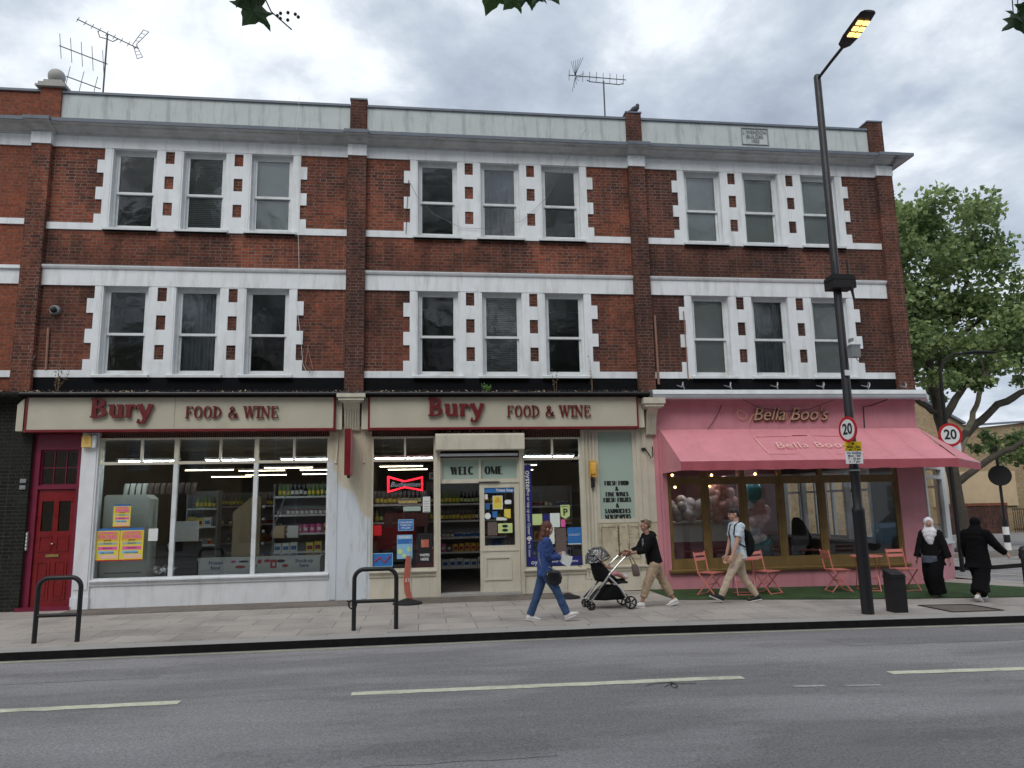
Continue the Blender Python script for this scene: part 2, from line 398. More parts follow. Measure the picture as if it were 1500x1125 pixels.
paint('green_film', (.36, .46, .40), .35, .03, 1.2, bump=0)
paint('ink', (.012, .014, .013), .5, .1, 10, bump=0)
paint('ink_blue', (.03, .12, .30), .5, .1, 10, bump=0)
paint('orange_box', (.70, .38, .05), .45, .08, 6, dirt=.3, bump=.05)
paint('alarm_yellow', (.72, .50, .14), .5, .08, 6, dirt=.5, dirtcol=(.35, .2, .08), bump=.05)
paint('rust_pipe', (.28, .15, .11), .6, .2, 8, bump=.2)
paint('wire_grey', (.18, .18, .19), .6, .1, 8, bump=0)
paint('wire_black', (.012, .012, .013), .6, .1, 8, bump=0)
paint('sign_white', (.78, .79, .79), .35, .02, 4, bump=0)
paint('sign_red', (.50, .012, .018), .35, .05, 4, bump=0)
paint('plate_yellow', (.76, .55, .02), .4, .04, 4, bump=0)
paint('balloon_white', (.86, .82, .88), .25, .03, 4, bump=0)
paint('balloon_pink', (.88, .52, .50), .25, .03, 4, bump=0)
paint('balloon_teal', (.03, .26, .30), .22, .03, 4, bump=0)
paint('foil_silver', (.7, .7, .72), .18, .05, 20, metal=.9, bump=.5)
paint('bark', (.055, .047, .036), .85, .35, 5, dirt=.6, dirtcol=(.12, .105, .07), bump=.5)
paint('bark_pale', (.20, .185, .13), .85, .3, 5, dirt=.7, dirtcol=(.12, .10, .06), bump=.5)
paint('stone_beige', (.50, .38, .24), .8, .08, 2, bump=.1)
paint('weed_dry', (.20, .13, .08), .9, .2, 20, bump=0)
paint('weed_green', (.13, .26, .05), .7, .2, 20, bump=0)
paint('dead_leaf', (.33, .25, .18), .85, .45, 20, bump=0)
paint('pigeon', (.035, .037, .045), .7, .2, 20, bump=.1)
paint('antenna', (.06, .065, .075), .5, .1, 8, bump=0)
paint('blind_slat', (.90, .93, .90), .6, .05, 4, bump=0)
paint('blind_dark', (.38, .41, .40), .6, .05, 4, bump=0)
paint('net_curtain', (.30, .34, .38), .9, .15, 3, bump=.3)
paint('skin', (.50, .29, .21), .55, .06, 12, bump=.05)
paint('skin_tan', (.40, .22, .15), .55, .06, 12, bump=.05)
paint('lips', (.36, .12, .10), .5, .06, 12, bump=0)
paint('hair_auburn', (.105, .030, .015), .5, .3, 25, bump=.5)
paint('hair_dark', (.020, .013, .010), .5, .3, 25, bump=.5)
paint('hair_fair', (.16, .10, .055), .5, .3, 25, bump=.5)
paint('denim_jacket', (.030, .065, .22), .85, .2, 14, bump=.5)
paint('jeans', (.035, .075, .17), .85, .3, 10, bump=.5)
paint('black_cloth', (.007, .007, .008), .9, .2, 14, spec=.2, bump=.4)
paint('black_cloth_b', (.005, .005, .006), .95, .2, 14, spec=.15, bump=.4)
paint('khaki', (.42, .31, .21), .85, .12, 12, bump=.5)
paint('khaki_pale', (.50, .40, .30), .85, .12, 12, bump=.5)
paint('white_cloth', (.70, .68, .72), .8, .05, 12, bump=.4)
paint('shoe_white', (.72, .71, .69), .5, .05, 12, bump=.1)
paint('shoe_black', (.012, .012, .013), .6, .1, 12, bump=.1)
paint('leather_black', (.010, .010, .012), .3, .2, 20, bump=.2)
paint('leather_grey', (.07, .08, .11), .35, .2, 20, bump=.2)
paint('tan_cloth', (.13, .095, .085), .8, .2, 20, bump=.2)
paint('pink_cloth', (.55, .25, .27), .8, .1, 14, bump=.2)
paint('brown_strap', (.10, .04, .02), .6, .1, 14, bump=.1)
paint('rubber', (.012, .012, .012), .75, .2, 20, bump=.1)
paint('straw_fence', (.03, .03, .03), .6, .2, 8, bump=0)
paint('grey_box', (.23, .24, .25), .5, .08, 8, bump=.05)
paint('brass', (.45, .32, .12), .3, .1, 8, metal=.8, bump=0)
paint('flag_red', (.45, .12, .08), .7, .15, 8, dirt=.5, dirtcol=(.7, .55, .4), streak=True, bump=0)
glass('window_glass', tint=(.93, .96, .97), wob=.009, wscale=2.4, gain=1.7, base=.075, rough=.10)
glass('shop_glass', tint=(.86, .89, .88), wob=.0015, wscale=.8, gain=1.25, base=.07)
glass('rain_cover', tint=(.62, .64, .66), wob=.05, wscale=18., gain=2.2, base=.12, rough=.15)
emit('tube_light', (.88, .97, 1.0), 34.)
emit('tube_warm', (1., .86, .58), 9.)
emit('warm_bulb', (1., .55, .16), 12.)
emit('neon_red', (1., .015, .03), 3.2)
emit('neon_white', (.8, .85, 1.), .30)
emit('led_warm', (1., .62, .16), 2.2)

# patterned shirt
m, nt, out = node_mat('shirt_print')
b = N(nt, 'ShaderNodeBsdfPrincipled', i_Roughness=.85)
n = N(nt, 'ShaderNodeTexVoronoi', i_Scale=26.); L(nt, coords(nt), n.inputs['Vector'])
c = ramp(nt, n.outputs[0], [(.16, (.22, .30, .40)), (.30, (.56, .64, .70))]); L(nt, c.outputs[0], b.inputs['Base Color']); L(nt, b.outputs[0], out.inputs[0])

# leaves: several greens, some light comes through
def leaf_mat(name, dark, light, trans=.35):
    m, nt, out = node_mat(name)
    n = N(nt, 'ShaderNodeTexNoise', i_Scale=1.1, i_Detail=5.); L(nt, coords(nt), n.inputs['Vector'])
    g = N(nt, 'ShaderNodeNewGeometry')
    ad = N(nt, 'ShaderNodeMath', operation='MULTIPLY_ADD'); L(nt, g.outputs['Random Per Island'], ad.inputs[0]); ad.inputs[1].default_value = .45; L(nt, n.outputs[0], ad.inputs[2])
    c = ramp(nt, ad.outputs[0], [(.45, dark), (.95, light)])
    d = N(nt, 'ShaderNodeBsdfPrincipled', i_Roughness=.5); L(nt, c.outputs[0], d.inputs['Base Color']); d.inputs['Specular IOR Level'].default_value = .4
    t = N(nt, 'ShaderNodeBsdfTranslucent'); L(nt, c.outputs[0], t.inputs[0])
    mx = N(nt, 'ShaderNodeMixShader'); mx.inputs[0].default_value = trans
    L(nt, d.outputs[0], mx.inputs[1]); L(nt, t.outputs[0], mx.inputs[2]); L(nt, mx.outputs[0], out.inputs[0])
leaf_mat('leaf_plane', (.085, .15, .06), (.38, .47, .20), .48)
leaf_mat('leaf_near', (.035, .075, .03), (.07, .14, .045), .25)
leaf_mat('leaf_hedge', (.02, .05, .015), (.06, .13, .03), .2)
leaf_mat('leaf_hedge_top', (.16, .30, .04), (.30, .48, .08), .3)

# painted pier: white paint rolled over the lower part of the old cream
m, nt, out = node_mat('two_tone')
b = N(nt, 'ShaderNodeBsdfPrincipled', i_Roughness=.5)
tc = N(nt, 'ShaderNodeTexCoord'); sp = N(nt, 'ShaderNodeSeparateXYZ'); L(nt, tc.outputs['Object'], sp.inputs[0])
n = N(nt, 'ShaderNodeTexNoise', i_Scale=2.5, i_Detail=6.); L(nt, tc.outputs['Object'], n.inputs['Vector'])
a = N(nt, 'ShaderNodeMath', operation='MULTIPLY_ADD'); L(nt, n.outputs[0], a.inputs[0]); a.inputs[1].default_value = .30; zs = N(nt, 'ShaderNodeMath', operation='MULTIPLY'); L(nt, sp.outputs[2], zs.inputs[0]); zs.inputs[1].default_value = .3; L(nt, zs.outputs[0], a.inputs[2])
a2 = N(nt, 'ShaderNodeMath', operation='MULTIPLY_ADD'); L(nt, sp.outputs[0], a2.inputs[0]); a2.inputs[1].default_value = .42; L(nt, a.outputs[0], a2.inputs[2]); a3 = N(nt, 'ShaderNodeMath', operation='SUBTRACT'); L(nt, a2.outputs[0], a3.inputs[0]); a3.inputs[1].default_value = 1.43
f = ramp(nt, a3.outputs[0], [(.58, 0.), (.66, 1.)])
n2 = N(nt, 'ShaderNodeTexNoise', i_Scale=3., i_Detail=8., i_Roughness=.7); L(nt, coords(nt, (2, 2, .3)), n2.inputs['Vector'])
d = ramp(nt, n2.outputs[0], [(.5, (1., 1., 1.)), (.8, (.62, .52, .38))])
c = mix(nt, f.outputs[0], (.60, .65, .70), (.55, .50, .38)); c = mix(nt, 1., c, d.outputs[0], 'MULTIPLY')
a2.use_clamp = False
L(nt, c, b.inputs['Base Color']); L(nt, b.outputs[0], out.inputs[0])
M['two_tone_ramp'] = None

# asphalt
m, nt, out = node_mat('asphalt')
b = N(nt, 'ShaderNodeBsdfPrincipled', i_Roughness=.82); b.inputs['Specular IOR Level'].default_value = .35
cd = coords(nt)
n1 = N(nt, 'ShaderNodeTexNoise', i_Scale=48., i_Detail=7., i_Roughness=.9); L(nt, cd, n1.inputs['Vector'])
n2 = N(nt, 'ShaderNodeTexNoise', i_Scale=.5, i_Detail=7., i_Roughness=.65); L(nt, coords(nt, (.35, 1.4, 1)), n2.inputs['Vector'])
v = N(nt, 'ShaderNodeTexVoronoi', i_Scale=7.5); v.inputs['Randomness'].default_value = 1.; L(nt, cd, v.inputs['Vector'])
wn = N(nt, 'ShaderNodeTexWhiteNoise'); L(nt, v.outputs['Position'], wn.inputs['Vector'])
c = ramp(nt, n1.outputs[0], [(.36, (.120, .114, .116)), (.64, (.405, .392, .394))]).outputs[0]
f = ramp(nt, n2.outputs[0], [(.3, .60), (.42, .86), (.47, .80), (.55, 1.05), (.68, 1.22)]); c = mix(nt, 1., c, f.outputs[0], 'MULTIPLY')
sz = N(nt, 'ShaderNodeMath', operation='MULTIPLY'); L(nt, wn.outputs[0], sz.inputs[0]); sz.inputs[1].default_value = .5
s1 = ramp(nt, v.outputs['Distance'], [(.10, 1.), (.20, 0.)]); s2 = ramp(nt, wn.outputs[0], [(.80, 0.), (.84, 1.)])
sm = N(nt, 'ShaderNodeMath', operation='MULTIPLY'); L(nt, s1.outputs[0], sm.inputs[0]); L(nt, s2.outputs[0], sm.inputs[1])
sm2 = N(nt, 'ShaderNodeMath', operation='MULTIPLY'); L(nt, sm.outputs[0], sm2.inputs[0]); sm2.inputs[1].default_value = .55
c = mix(nt, sm2.outputs[0], c, (.32, .31, .30))
L(nt, c, b.inputs['Base Color'])
bp = N(nt, 'ShaderNodeBump', i_Strength=.5, i_Distance=.01); L(nt, n1.outputs[0], bp.inputs['Height']); L(nt, bp.outputs[0], b.inputs['Normal'])
L(nt, b.outputs[0], out.inputs[0])

# paving slabs
def slabs(name, w, h, ca, cb_, mort, rot=0., dark=.5):
    m, nt, out = node_mat(name)
    b = N(nt, 'ShaderNodeBsdfPrincipled', i_Roughness=.8)
    tc = N(nt, 'ShaderNodeTexCoord'); mp = N(nt, 'ShaderNodeMapping'); mp.inputs['Rotation'].default_value = (0, 0, rot); L(nt, tc.outputs['Object'], mp.inputs[0])
    t = N(nt, 'ShaderNodeTexBrick', i_Scale=1., offset=.5); L(nt, mp.outputs[0], t.inputs['Vector'])
    t.inputs['Brick Width'].default_value = w; t.inputs['Row Height'].default_value = h; t.inputs['Mortar Size'].default_value = .006; t.inputs['Mortar Smooth'].default_value = .2
    for k, v_ in (('Color1', ca), ('Color2', cb_), ('Mortar', mort)): t.inputs[k].default_value = (*v_, 1)
    n1 = N(nt, 'ShaderNodeTexNoise', i_Scale=.8, i_Detail=9., i_Roughness=.7); L(nt, tc.outputs['Object'], n1.inputs['Vector'])
    f = ramp(nt, n1.outputs[0], [(.35, 1.12), (.5, 1.), (.72, dark)]); c = mix(nt, 1., t.outputs[0], f.outputs[0], 'MULTIPLY')
    n2 = N(nt, 'ShaderNodeTexNoise', i_Scale=45., i_Detail=6., i_Roughness=.8); L(nt, tc.outputs['Object'], n2.inputs['Vector'])
    f = ramp(nt, n2.outputs[0], [(.3, .72), (.7, 1.25)]); c = mix(nt, 1., c, f.outputs[0], 'MULTIPLY')
    v = N(nt, 'ShaderNodeTexVoronoi', i_Scale=6.); L(nt, tc.outputs['Object'], v.inputs['Vector'])
    s = ramp(nt, v.outputs['Distance'], [(.07, .5), (.12, 0.)]); c = mix(nt, s.outputs[0], c, (.07, .065, .06))
    L(nt, c, b.inputs['Base Color'])
    bp = N(nt, 'ShaderNodeBump', i_Strength=.35, i_Distance=.008); L(nt, n2.outputs[0], bp.inputs['Height']); L(nt, bp.outputs[0], b.inputs['Normal'])
    L(nt, b.outputs[0], out.inputs[0])
slabs('paving', .84, .57, (.43, .385, .345), (.345, .31, .28), (.12, .11, .10), 0, .62)
slabs('paving_old', .42, .30, (.18, .15, .125), (.15, .125, .105), (.08, .07, .06), 0, .55)
slabs('paving_far', .7, .5, (.30, .28, .27), (.26, .25, .24), (.14, .13, .12))
# artificial turf
m, nt, out = node_mat('turf')
b = N(nt, 'ShaderNodeBsdfPrincipled', i_Roughness=.9)
n1 = N(nt, 'ShaderNodeTexNoise', i_Scale=120., i_Detail=4.); L(nt, coords(nt), n1.inputs['Vector'])
n2 = N(nt, 'ShaderNodeTexNoise', i_Scale=3., i_Detail=6.); L(nt, coords(nt), n2.inputs['Vector'])
c = ramp(nt, n1.outputs[0], [(.3, (.010, .036, .008)), (.7, (.055, .125, .028))]).outputs[0]
f = ramp(nt, n2.outputs[0], [(.3, .6), (.7, 1.3)]); c = mix(nt, 1., c, f.outputs[0], 'MULTIPLY'); L(nt, c, b.inputs['Base Color'])
bp = N(nt, 'ShaderNodeBump', i_Strength=1., i_Distance=.02); L(nt, n1.outputs[0], bp.inputs['Height']); L(nt, bp.outputs[0], b.inputs['Normal']); L(nt, b.outputs[0], out.inputs[0])
M['asphalt_patch'] = M['asphalt'].copy(); M['asphalt_patch'].name = 'asphalt_patch'
for nd in M['asphalt_patch'].node_tree.nodes:
    if nd.type == 'VALTORGB' and abs(nd.color_ramp.elements[0].position-.36) < .005:
        nd.color_ramp.elements[0].color = (.108, .103, .105, 1); nd.color_ramp.elements[1].color = (.375, .363, .366, 1)
# ------------------------------------------------------------------ camera, sun, sky
yaw, pit, rol, FPX = R(7.2785), R(9.4257), R(-1.1408), 1084.84
fw = Vector((math.sin(yaw)*math.cos(pit), math.cos(yaw)*math.cos(pit), math.sin(pit)))
rt = Vector((math.cos(yaw), -math.sin(yaw), 0)); up = rt.cross(fw)
r2 = math.cos(rol)*rt+math.sin(rol)*up; u2 = -math.sin(rol)*rt+math.cos(rol)*up
cam = bpy.data.cameras.new('camera'); co = bpy.data.objects.new('camera', cam); COL.objects.link(co)
mw = Matrix((r2, u2, -fw)).transposed().to_4x4(); mw.translation = Vector((0, -15, 1.7)); co.matrix_world = mw
cam.sensor_width = 36; cam.lens = FPX/1500*36; cam.clip_end = 2000; cam.clip_start = .05
SC.camera = co
SC.view_settings.view_transform = 'Standard'; SC.view_settings.look = 'None'; SC.view_settings.gamma = 1; SC.view_settings.exposure = EXPOSURE = .5
SUN_AZ, SUN_EL = R(205), R(48)      # behind the photographer's left shoulder, veiled by cloud
sl = bpy.data.lights.new('sun', 'SUN'); sl.energy = 1.15; sl.angle = R(35); sl.color = (1, .96, .91)
so = bpy.data.objects.new('sun', sl); COL.objects.link(so)
sd = Vector((math.sin(SUN_AZ)*math.cos(SUN_EL), math.cos(SUN_AZ)*math.cos(SUN_EL), math.sin(SUN_EL)))
so.rotation_euler = sd.to_track_quat('Z', 'Y').to_euler(); so.location = (0, 0, 30)
w = bpy.data.worlds.new('World'); SC.world = w; w.use_nodes = True; nt = w.node_tree; nt.nodes.clear()
out = N(nt, 'ShaderNodeOutputWorld'); bg = N(nt, 'ShaderNodeBackground', i_Strength=.1)
sky = N(nt, 'ShaderNodeTexSky'); sky.sky_type = 'NISHITA'; sky.sun_disc = False; sky.sun_elevation = SUN_EL; sky.sun_rotation = SUN_AZ
tc = N(nt, 'ShaderNodeTexCoord'); sp = N(nt, 'ShaderNodeSeparateXYZ'); L(nt, tc.outputs['Generated'], sp.inputs[0])
# project the direction on a cloud layer overhead so that clouds flatten towards the horizon
mz = N(nt, 'ShaderNodeMath', operation='MAXIMUM'); L(nt, sp.outputs[2], mz.inputs[0]); mz.inputs[1].default_value = 0.
az = N(nt, 'ShaderNodeMath', operation='ADD'); L(nt, mz.outputs[0], az.inputs[0]); az.inputs[1].default_value = .32
dx = N(nt, 'ShaderNodeMath', operation='DIVIDE'); L(nt, sp.outputs[0], dx.inputs[0]); L(nt, az.outputs[0], dx.inputs[1])
dy = N(nt, 'ShaderNodeMath', operation='DIVIDE'); L(nt, sp.outputs[1], dy.inputs[0]); L(nt, az.outputs[0], dy.inputs[1])
cb = N(nt, 'ShaderNodeCombineXYZ'); L(nt, dx.outputs[0], cb.inputs[0]); L(nt, dy.outputs[0], cb.inputs[1])
mp = N(nt, 'ShaderNodeMapping'); mp.inputs['Location'].default_value = (3.1, .65, 0); L(nt, cb.outputs[0], mp.inputs[0])
nz = N(nt, 'ShaderNodeTexNoise', i_Scale=1.25, i_Detail=10., i_Roughness=.56, i_Distortion=.35); L(nt, mp.outputs[0], nz.inputs['Vector'])
nz2 = N(nt, 'ShaderNodeTexNoise', i_Scale=3.4, i_Detail=9., i_Roughness=.6, i_Distortion=.2); L(nt, mp.outputs[0], nz2.inputs['Vector'])
am = N(nt, 'ShaderNodeMath', operation='MULTIPLY_ADD'); L(nt, nz2.outputs[0], am.inputs[0]); am.inputs[1].default_value = .46
ns = N(nt, 'ShaderNodeMath', operation='MULTIPLY'); L(nt, nz.outputs[0], ns.inputs[0]); ns.inputs[1].default_value = .60; L(nt, ns.outputs[0], am.inputs[2])
cl = ramp(nt, am.outputs[0], [(.37, (2.5, 2.95, 3.7)), (.44, (3.25, 3.75, 4.5)), (.50, (4.0, 4.55, 5.3)), (.545, (5.0, 5.5, 6.15)), (.59, (6.6, 7.0, 7.5)), (.66, (7.8, 8.1, 8.5))])
for e in cl.color_ramp.elements: pass
nh = N(nt, 'ShaderNodeTexNoise', i_Scale=2.0, i_Detail=5., i_Roughness=.5)
mp2 = N(nt, 'ShaderNodeMapping'); mp2.inputs['Location'].default_value = (9.7, 4.2, 0); L(nt, cb.outputs[0], mp2.inputs[0]); L(nt, mp2.outputs[0], nh.inputs['Vector'])
hole = ramp(nt, nh.outputs[0], [(.28, .25), (.37, 1.)])
c = mix(nt, hole.outputs[0], (0, 0, 0), (0, 0, 0))
mx = nt.nodes.new('ShaderNodeMix'); mx.data_type = 'RGBA'; L(nt, hole.outputs[0], mx.inputs[0]); L(nt, sky.outputs[0], mx.inputs[6]); L(nt, cl.outputs[0], mx.inputs[7])
L(nt, mx.outputs[2], bg.inputs[0]); L(nt, bg.outputs[0], out.inputs[0])

# ------------------------------------------------------------------ ground
def gz(x):      # the street falls a little to the right
    return 0. if x < 3 else -.0115*(min(x, 16)-3)
def sheet(name, poly_fn_pts, mat, z, parent=None, kind='structure', label=None, cat=None, step=1.):
    """strip between two polylines given as x-lists: [(x, ynear, yfar)]"""
    mb = MB(); vs = []; fs = []
    for x, a, b in poly_fn_pts: vs += [(x, a, gz(x)+z), (x, b, gz(x)+z)]
    for i in range(len(poly_fn_pts)-1): fs.append((2*i, 2*i+2, 2*i+3, 2*i+1))
    mb.add(vs, fs); o = mb.build(name, mat, parent)
    if parent is None: tag(o, label, cat, kind=kind)
    return o
KY = -4.45; RZ = -.10
g = MB(); g.box(-600, 600, -600, 600, -.6, -.32); tag(g.build('ground', M['asphalt']), 'dark grey ground reaching to the horizon', 'ground', kind='structure')
xs = [-60, -20, 0, 3]+[3+i for i in range(1, 14)]+[40, 80]
road = sheet('road', [(x, -26, KY+.01) for x in xs], M['asphalt'], RZ, label='grey asphalt road with a broken white centre line', cat='road')
sroad = sheet('side_road', [(x, KY+.012, 60) for x in [11.2, 12, 13, 14, 16, 40, 80]], M['asphalt'], RZ-.006, label='grey side road beyond the cafe corner', cat='road')
xp = [-30, -15, 0, 3]+[3+i for i in range(1, 9)]
pav = sheet('pavement', [(x, KY+.3, 1.2) for x in xp+[11.6]]+[(12.1, KY+.45, .9), (12.6, KY+1., .2), (12.9, KY+2., -1.)], M['paving'], 0, label='pale slab pavement in front of the shops', cat='pavement')
# kerb: granite top strip, near-black face
kb = MB(); pts = [(x, KY) for x in xp]+[(11.9, KY), (12.6, KY+.25), (13.1, KY+.9), (13.35, KY+2.), (13.2, -.6), (12.75, .7), (12.5, 2.2), (12.5, 30)]
def offs(pts, d):
    o = []
    for i, p in enumerate(pts):
        t = Vector(pts[min(i+1, len(pts)-1)])-Vector(pts[max(i-1, 0)]); t.normalize(); o.append((p[0]-t.y*d, p[1]+t.x*d))
    return o
inn = offs(pts, .31)
kf = MB()
for i in range(len(pts)-1):
    a, b, c, d = pts[i], pts[i+1], inn[i+1], inn[i]
    za, zb = gz(a[0]), gz(b[0])
    kb.quad((*a, za+.003), (*b, zb+.003), (*c, zb+.003), (*d, za+.003))
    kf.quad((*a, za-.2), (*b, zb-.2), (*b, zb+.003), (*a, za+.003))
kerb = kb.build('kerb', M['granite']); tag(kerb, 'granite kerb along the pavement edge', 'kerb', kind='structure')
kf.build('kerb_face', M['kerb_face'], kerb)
sheet('old_paving', [(x, -.95+.05*math.sin(x*3), -.02) for x in [-6.3, -5, -4, -3, -2, -1.2]], M['paving_old'], .004, pav)
sheet('tactile_paving', [(x, -1.0, -.02) for x in [-.2, 1, 2.4, 3]], M['paving_old'], .0045, pav)
sheet('manhole_cover', [(8.35, -3.9, -3.15), (9.15, -3.85, -3.2)], M['paving_old'], .006, pav)
mm = MB()
for a, b in (((8.3, -3.93), (9.2, -3.88)), ((8.3, -3.1), (9.2, -3.15)), ((8.3, -3.93), (8.3, -3.1)), ((9.2, -3.88), (9.2, -3.15))):
    mm.bar((*a, gz(a[0])+.004), (*b, gz(b[0])+.004), .035, .012)
mm.build('cover_frame', M['shade_black'], pav)
# painted lines
def dash(x0, x1, y0, y1, name='lane_marking', mat='line_paint', wd=.14):
    mb = MB(); n = 24; vs = []; fs = []
    for i in range(n+1):
        t = i/n; x = x0+(x1-x0)*t; y = y0+(y1-y0)*t; j = .008*math.sin(i*2.1)+random.uniform(-.007, .007)
        vs += [(x, y-wd/2+j, gz(x)+RZ+.004), (x, y+wd/2+random.uniform(-.008, .008), gz(x)+RZ+.004)]
    for i in range(n): fs.append((2*i, 2*i+2, 2*i+3, 2*i+1))
    return mb.add(vs, fs).build(name, M[mat], road)
dash(-6.3, -2.29, -7.05, -7.10); dash(-.66, 3.36, -7.11, -7.23); dash(4.98, 9.0, -7.27, -7.4)
dash(3.68, 4.0, -7.68, -7.7, 'faded_marking', 'faded_line', .07); dash(4.2, 4.56, -7.74, -7.76, 'faded_marking', 'faded_line', .06)
sheet('yellow_line', [(x, KY-.15+.012*math.sin(x*1.3), KY-.085+.01*math.sin(x*2.1)) for x in [-20+.5*i for i in range(62)]], M['yellow_line'], RZ+.004, road)
# a crack across the centre line
ck = MB()
for s in range(5):
    p = Vector((2.55, -7.3, RZ+.006)); a = R(random.uniform(200, 340)) if s else R(260)
    for i in range(7):
        q = p+Vector((math.cos(a), math.sin(a), 0))*random.uniform(.02, .055); ck.bar(p, q, .008, .002); p = q; a += random.uniform(-.6, .6)
ck.build('road_crack', M['shade_black'], road)
sheet('white_line', [(14.2, 3.3, 3.45), (16.2, .5, .65)], M['line_paint'], RZ+.004, sroad)
# the far pavement across the side road
fp = MB(); edge = [(14.2, 14.5), (14.35, 6), (14.6, 4.1), (15.0, 3.9), (17.0, 4.5), (22, 6.0), (40, 11.0)]; back = [(14.2, 60), (15, 60), (16, 60), (18, 60), (22, 60), (30, 60), (48, 60)]
ff = MB()
for i in range(len(edge)-1):
    a, b, c, d = edge[i], edge[i+1], back[i+1], back[i]
    fp.quad((*a, -.14), (*b, -.14), (*c, -.14), (*d, -.14)); ff.quad((*a, -.3), (*b, -.3), (*b, -.14), (*a, -.14))
fpo = fp.build('far_pavement', M['paving_far']); tag(fpo, 'pavement on the far side of the side road', 'pavement', kind='structure'); ff.build('kerb_face', M['kerb_face'], fpo)
mm = MB(); mm.quad((16.5, 6.2, -.134), (30, 9.9, -.134), (30, 12.5, -.134), (17, 8.2, -.134)); mm.build('paving_band', M['paving_old'], fpo)
mm = MB(); mm.quad((18, 10.2, -.132), (40, 16, -.132), (40, 17.6, -.132), (18, 11.2, -.132)); mm.build('asphalt_band', M['asphalt'], fpo)
# turf mat in front of the cafe
sheet('grass_mat', [(4.62, -1.6, .1), (5.5, -1.75, -.02), (7.0, -2.02, -.02), (8.6, -2.25, -.02), (10.3, -2.38, -.02), (11.3, -2.42, .25), (12.2, -2.42, -1.1)], M['turf'], .012, kind=None,
      label='green artificial grass mat laid along the pink cafe front', cat='mat')

# ------------------------------------------------------------------ brick buildings
OPW = .9
def unit(x0, x1, openings, label, brickmat, x_floor_l, x_floor_r):
    b = thing('brick_building', label, 'building', ((x0+x1)/2, 0, 0), group='brick shop buildings of one terrace')
    holes = [(a, a+OPW, z0, z1) for z0, z1 in ((4.38, 6.20), (7.36, 9.09)) for a in openings]
    MB().grid([(x0, x1, 3.97, 9.6)], holes, 0, .28).build('wall', M[brickmat], b)
    for (z0, z1, fb) in ((4.33, 6.20, 6.165), (7.32, 9.09, 9.065)):
        H = z1-z0; fr = lambda t: z1-t*H
        adds = [(x0, x1, z0, z0+.14)]; subs = []
        a0, a1 = openings[0], openings[-1]+OPW
        adds.append((a0-.13, a1+.13, z0, fb))
        for t0, t1 in ((.158, .314), (.487, .636), (.81, 1.)):
            adds.append((a0-.26, a1+.26, fr(t1), fr(t0)))
        for i in range(2):
            m_ = (openings[i]+OPW+openings[i+1])/2
            for t0, t1 in ((.03, .18), (.334, .49), (.653, .81)): subs.append((m_-.088, m_+.088, fr(t1), fr(t0)))
        for a in openings: subs.append((a, a+OPW, z0+.05, fb+.2))
        MB().grid(adds, subs, -.028, .004).build('window_surround', M['white_render'], b)
        for a in openings:
            s = MB(); s.extr([(-.10, z0-.01), (-.10, z0+.035), (-.02, z0+.065), (.1, z0+.07), (.1, z0-.01)], a-.07, a+OPW+.07); s.build('sill', M['white_frame'], b)
            s = MB(); s.box(a-.05, a+OPW+.05, -.085, -.03, z0-.03, z0-.012); s.build('sill_underside', M['bitumen'], b)  # near-black strip below the sill gives it a dark underside
        # reveal linings, painted
        for a in openings:
            rv = MB(); rv.box(a-.001, a+.03, -.02, .12, z0+.06, z1+.01); rv.box(a+OPW-.03, a+OPW+.001, -.02, .12, z0+.06, z1+.01); rv.box(a+.03, a+OPW-.03, -.018, .12, z1-.012, z1+.012)
            rv.build('window_reveal', M['white_render'], b)
    f = MB(); f.box(x0, x1, -.035, .0, 6.165, 6.50); f.extr([(0, 6.50), (-.06, 6.50), (-.09, 6.54), (-.09, 6.565), (0, 6.59)], x0, x1); f.build('string_course', M['white_render'], b)
    f = MB(); f.box(x0, x1, -.035, .0, 9.065, 9.32); f.build('frieze', M['white_render'], b)
    return b
CORN = [(0, 9.30), (-.06, 9.31), (-.06, 9.345), (-.13, 9.365), (-.15, 9.39), (-.24, 9.41), (-.25, 9.435), (-.34, 9.44)]
def cornice(b, x0, x1, dy=0., dxr=0.):
    c = MB(); c.extr([(y+(dy if y < -.001 else 0), z) for y, z in CORN]+[(-.34+dy, 9.455), (0, 9.50)], x0, x1); c.build('cornice', M['cornice_paint'], b)
    c = MB(); c.extr([(-.36+dy, 9.445), (-.365+dy, 9.515), (0, 9.575), (0, 9.5)], x0-(.012 if dy else 0), x1+(.012 if dy else 0)); c.build('cornice_flashing', M['lead'], b)
def parapet(b, x0, x1, ztop=10.235, mat='parapet_render'):
    MB().box(x0, x1, .0, .26, 9.5, ztop).build('parapet', M[mat], b)
    MB().box(x0, x1, -.035, .30, ztop, ztop+.05).build('coping', M['lead'], b)
def pier(b, x0, x1, mat='brick_dark', zb=4.0, ztop=10.40, px=None):
    MB().box(x0, x1, -.115, -.0, zb, 9.07).build('pier', M[mat], b)
    MB().box(x0-.006, x1+.006, -.14, 0, 9.07, 9.31).build('pier_head', M['white_render'], b)
    cornice(b, x0-.05, x1+.05, -.055)
    if px:
        MB().box(px[0], px[1], -.05, .30, 9.52, ztop).build('parapet_pier', M[mat], b)
        MB().box(px[0]-.015, px[1]+.015, -.065, .32, ztop, ztop+.035).build('pier_cap', M['lead'], b)
o1 = [-6.195, -4.83, -3.48]; o2 = [-.055, 1.285, 2.62]; o3 = [5.85, 7.22, 8.615]
B1 = unit(-7.51, -1.295, o1, 'left brick shop building with a red side door and wide white framed shop window', 'brick_red', 0, 0)
B2 = unit(-1.295, 4.76, o2, 'middle brick shop building over the cream shopfront with an open door', 'brick_red', 0, 0)
B3 = unit(4.76, 10.86, o3, 'right brick shop building over the pink cafe, with a date plaque on its parapet', 'brick_dark', 0, 0)
cornice(B1, -7.36, -1.51); cornice(B2, -1.08, 4.55); cornice(B3, 4.97, 10.47)
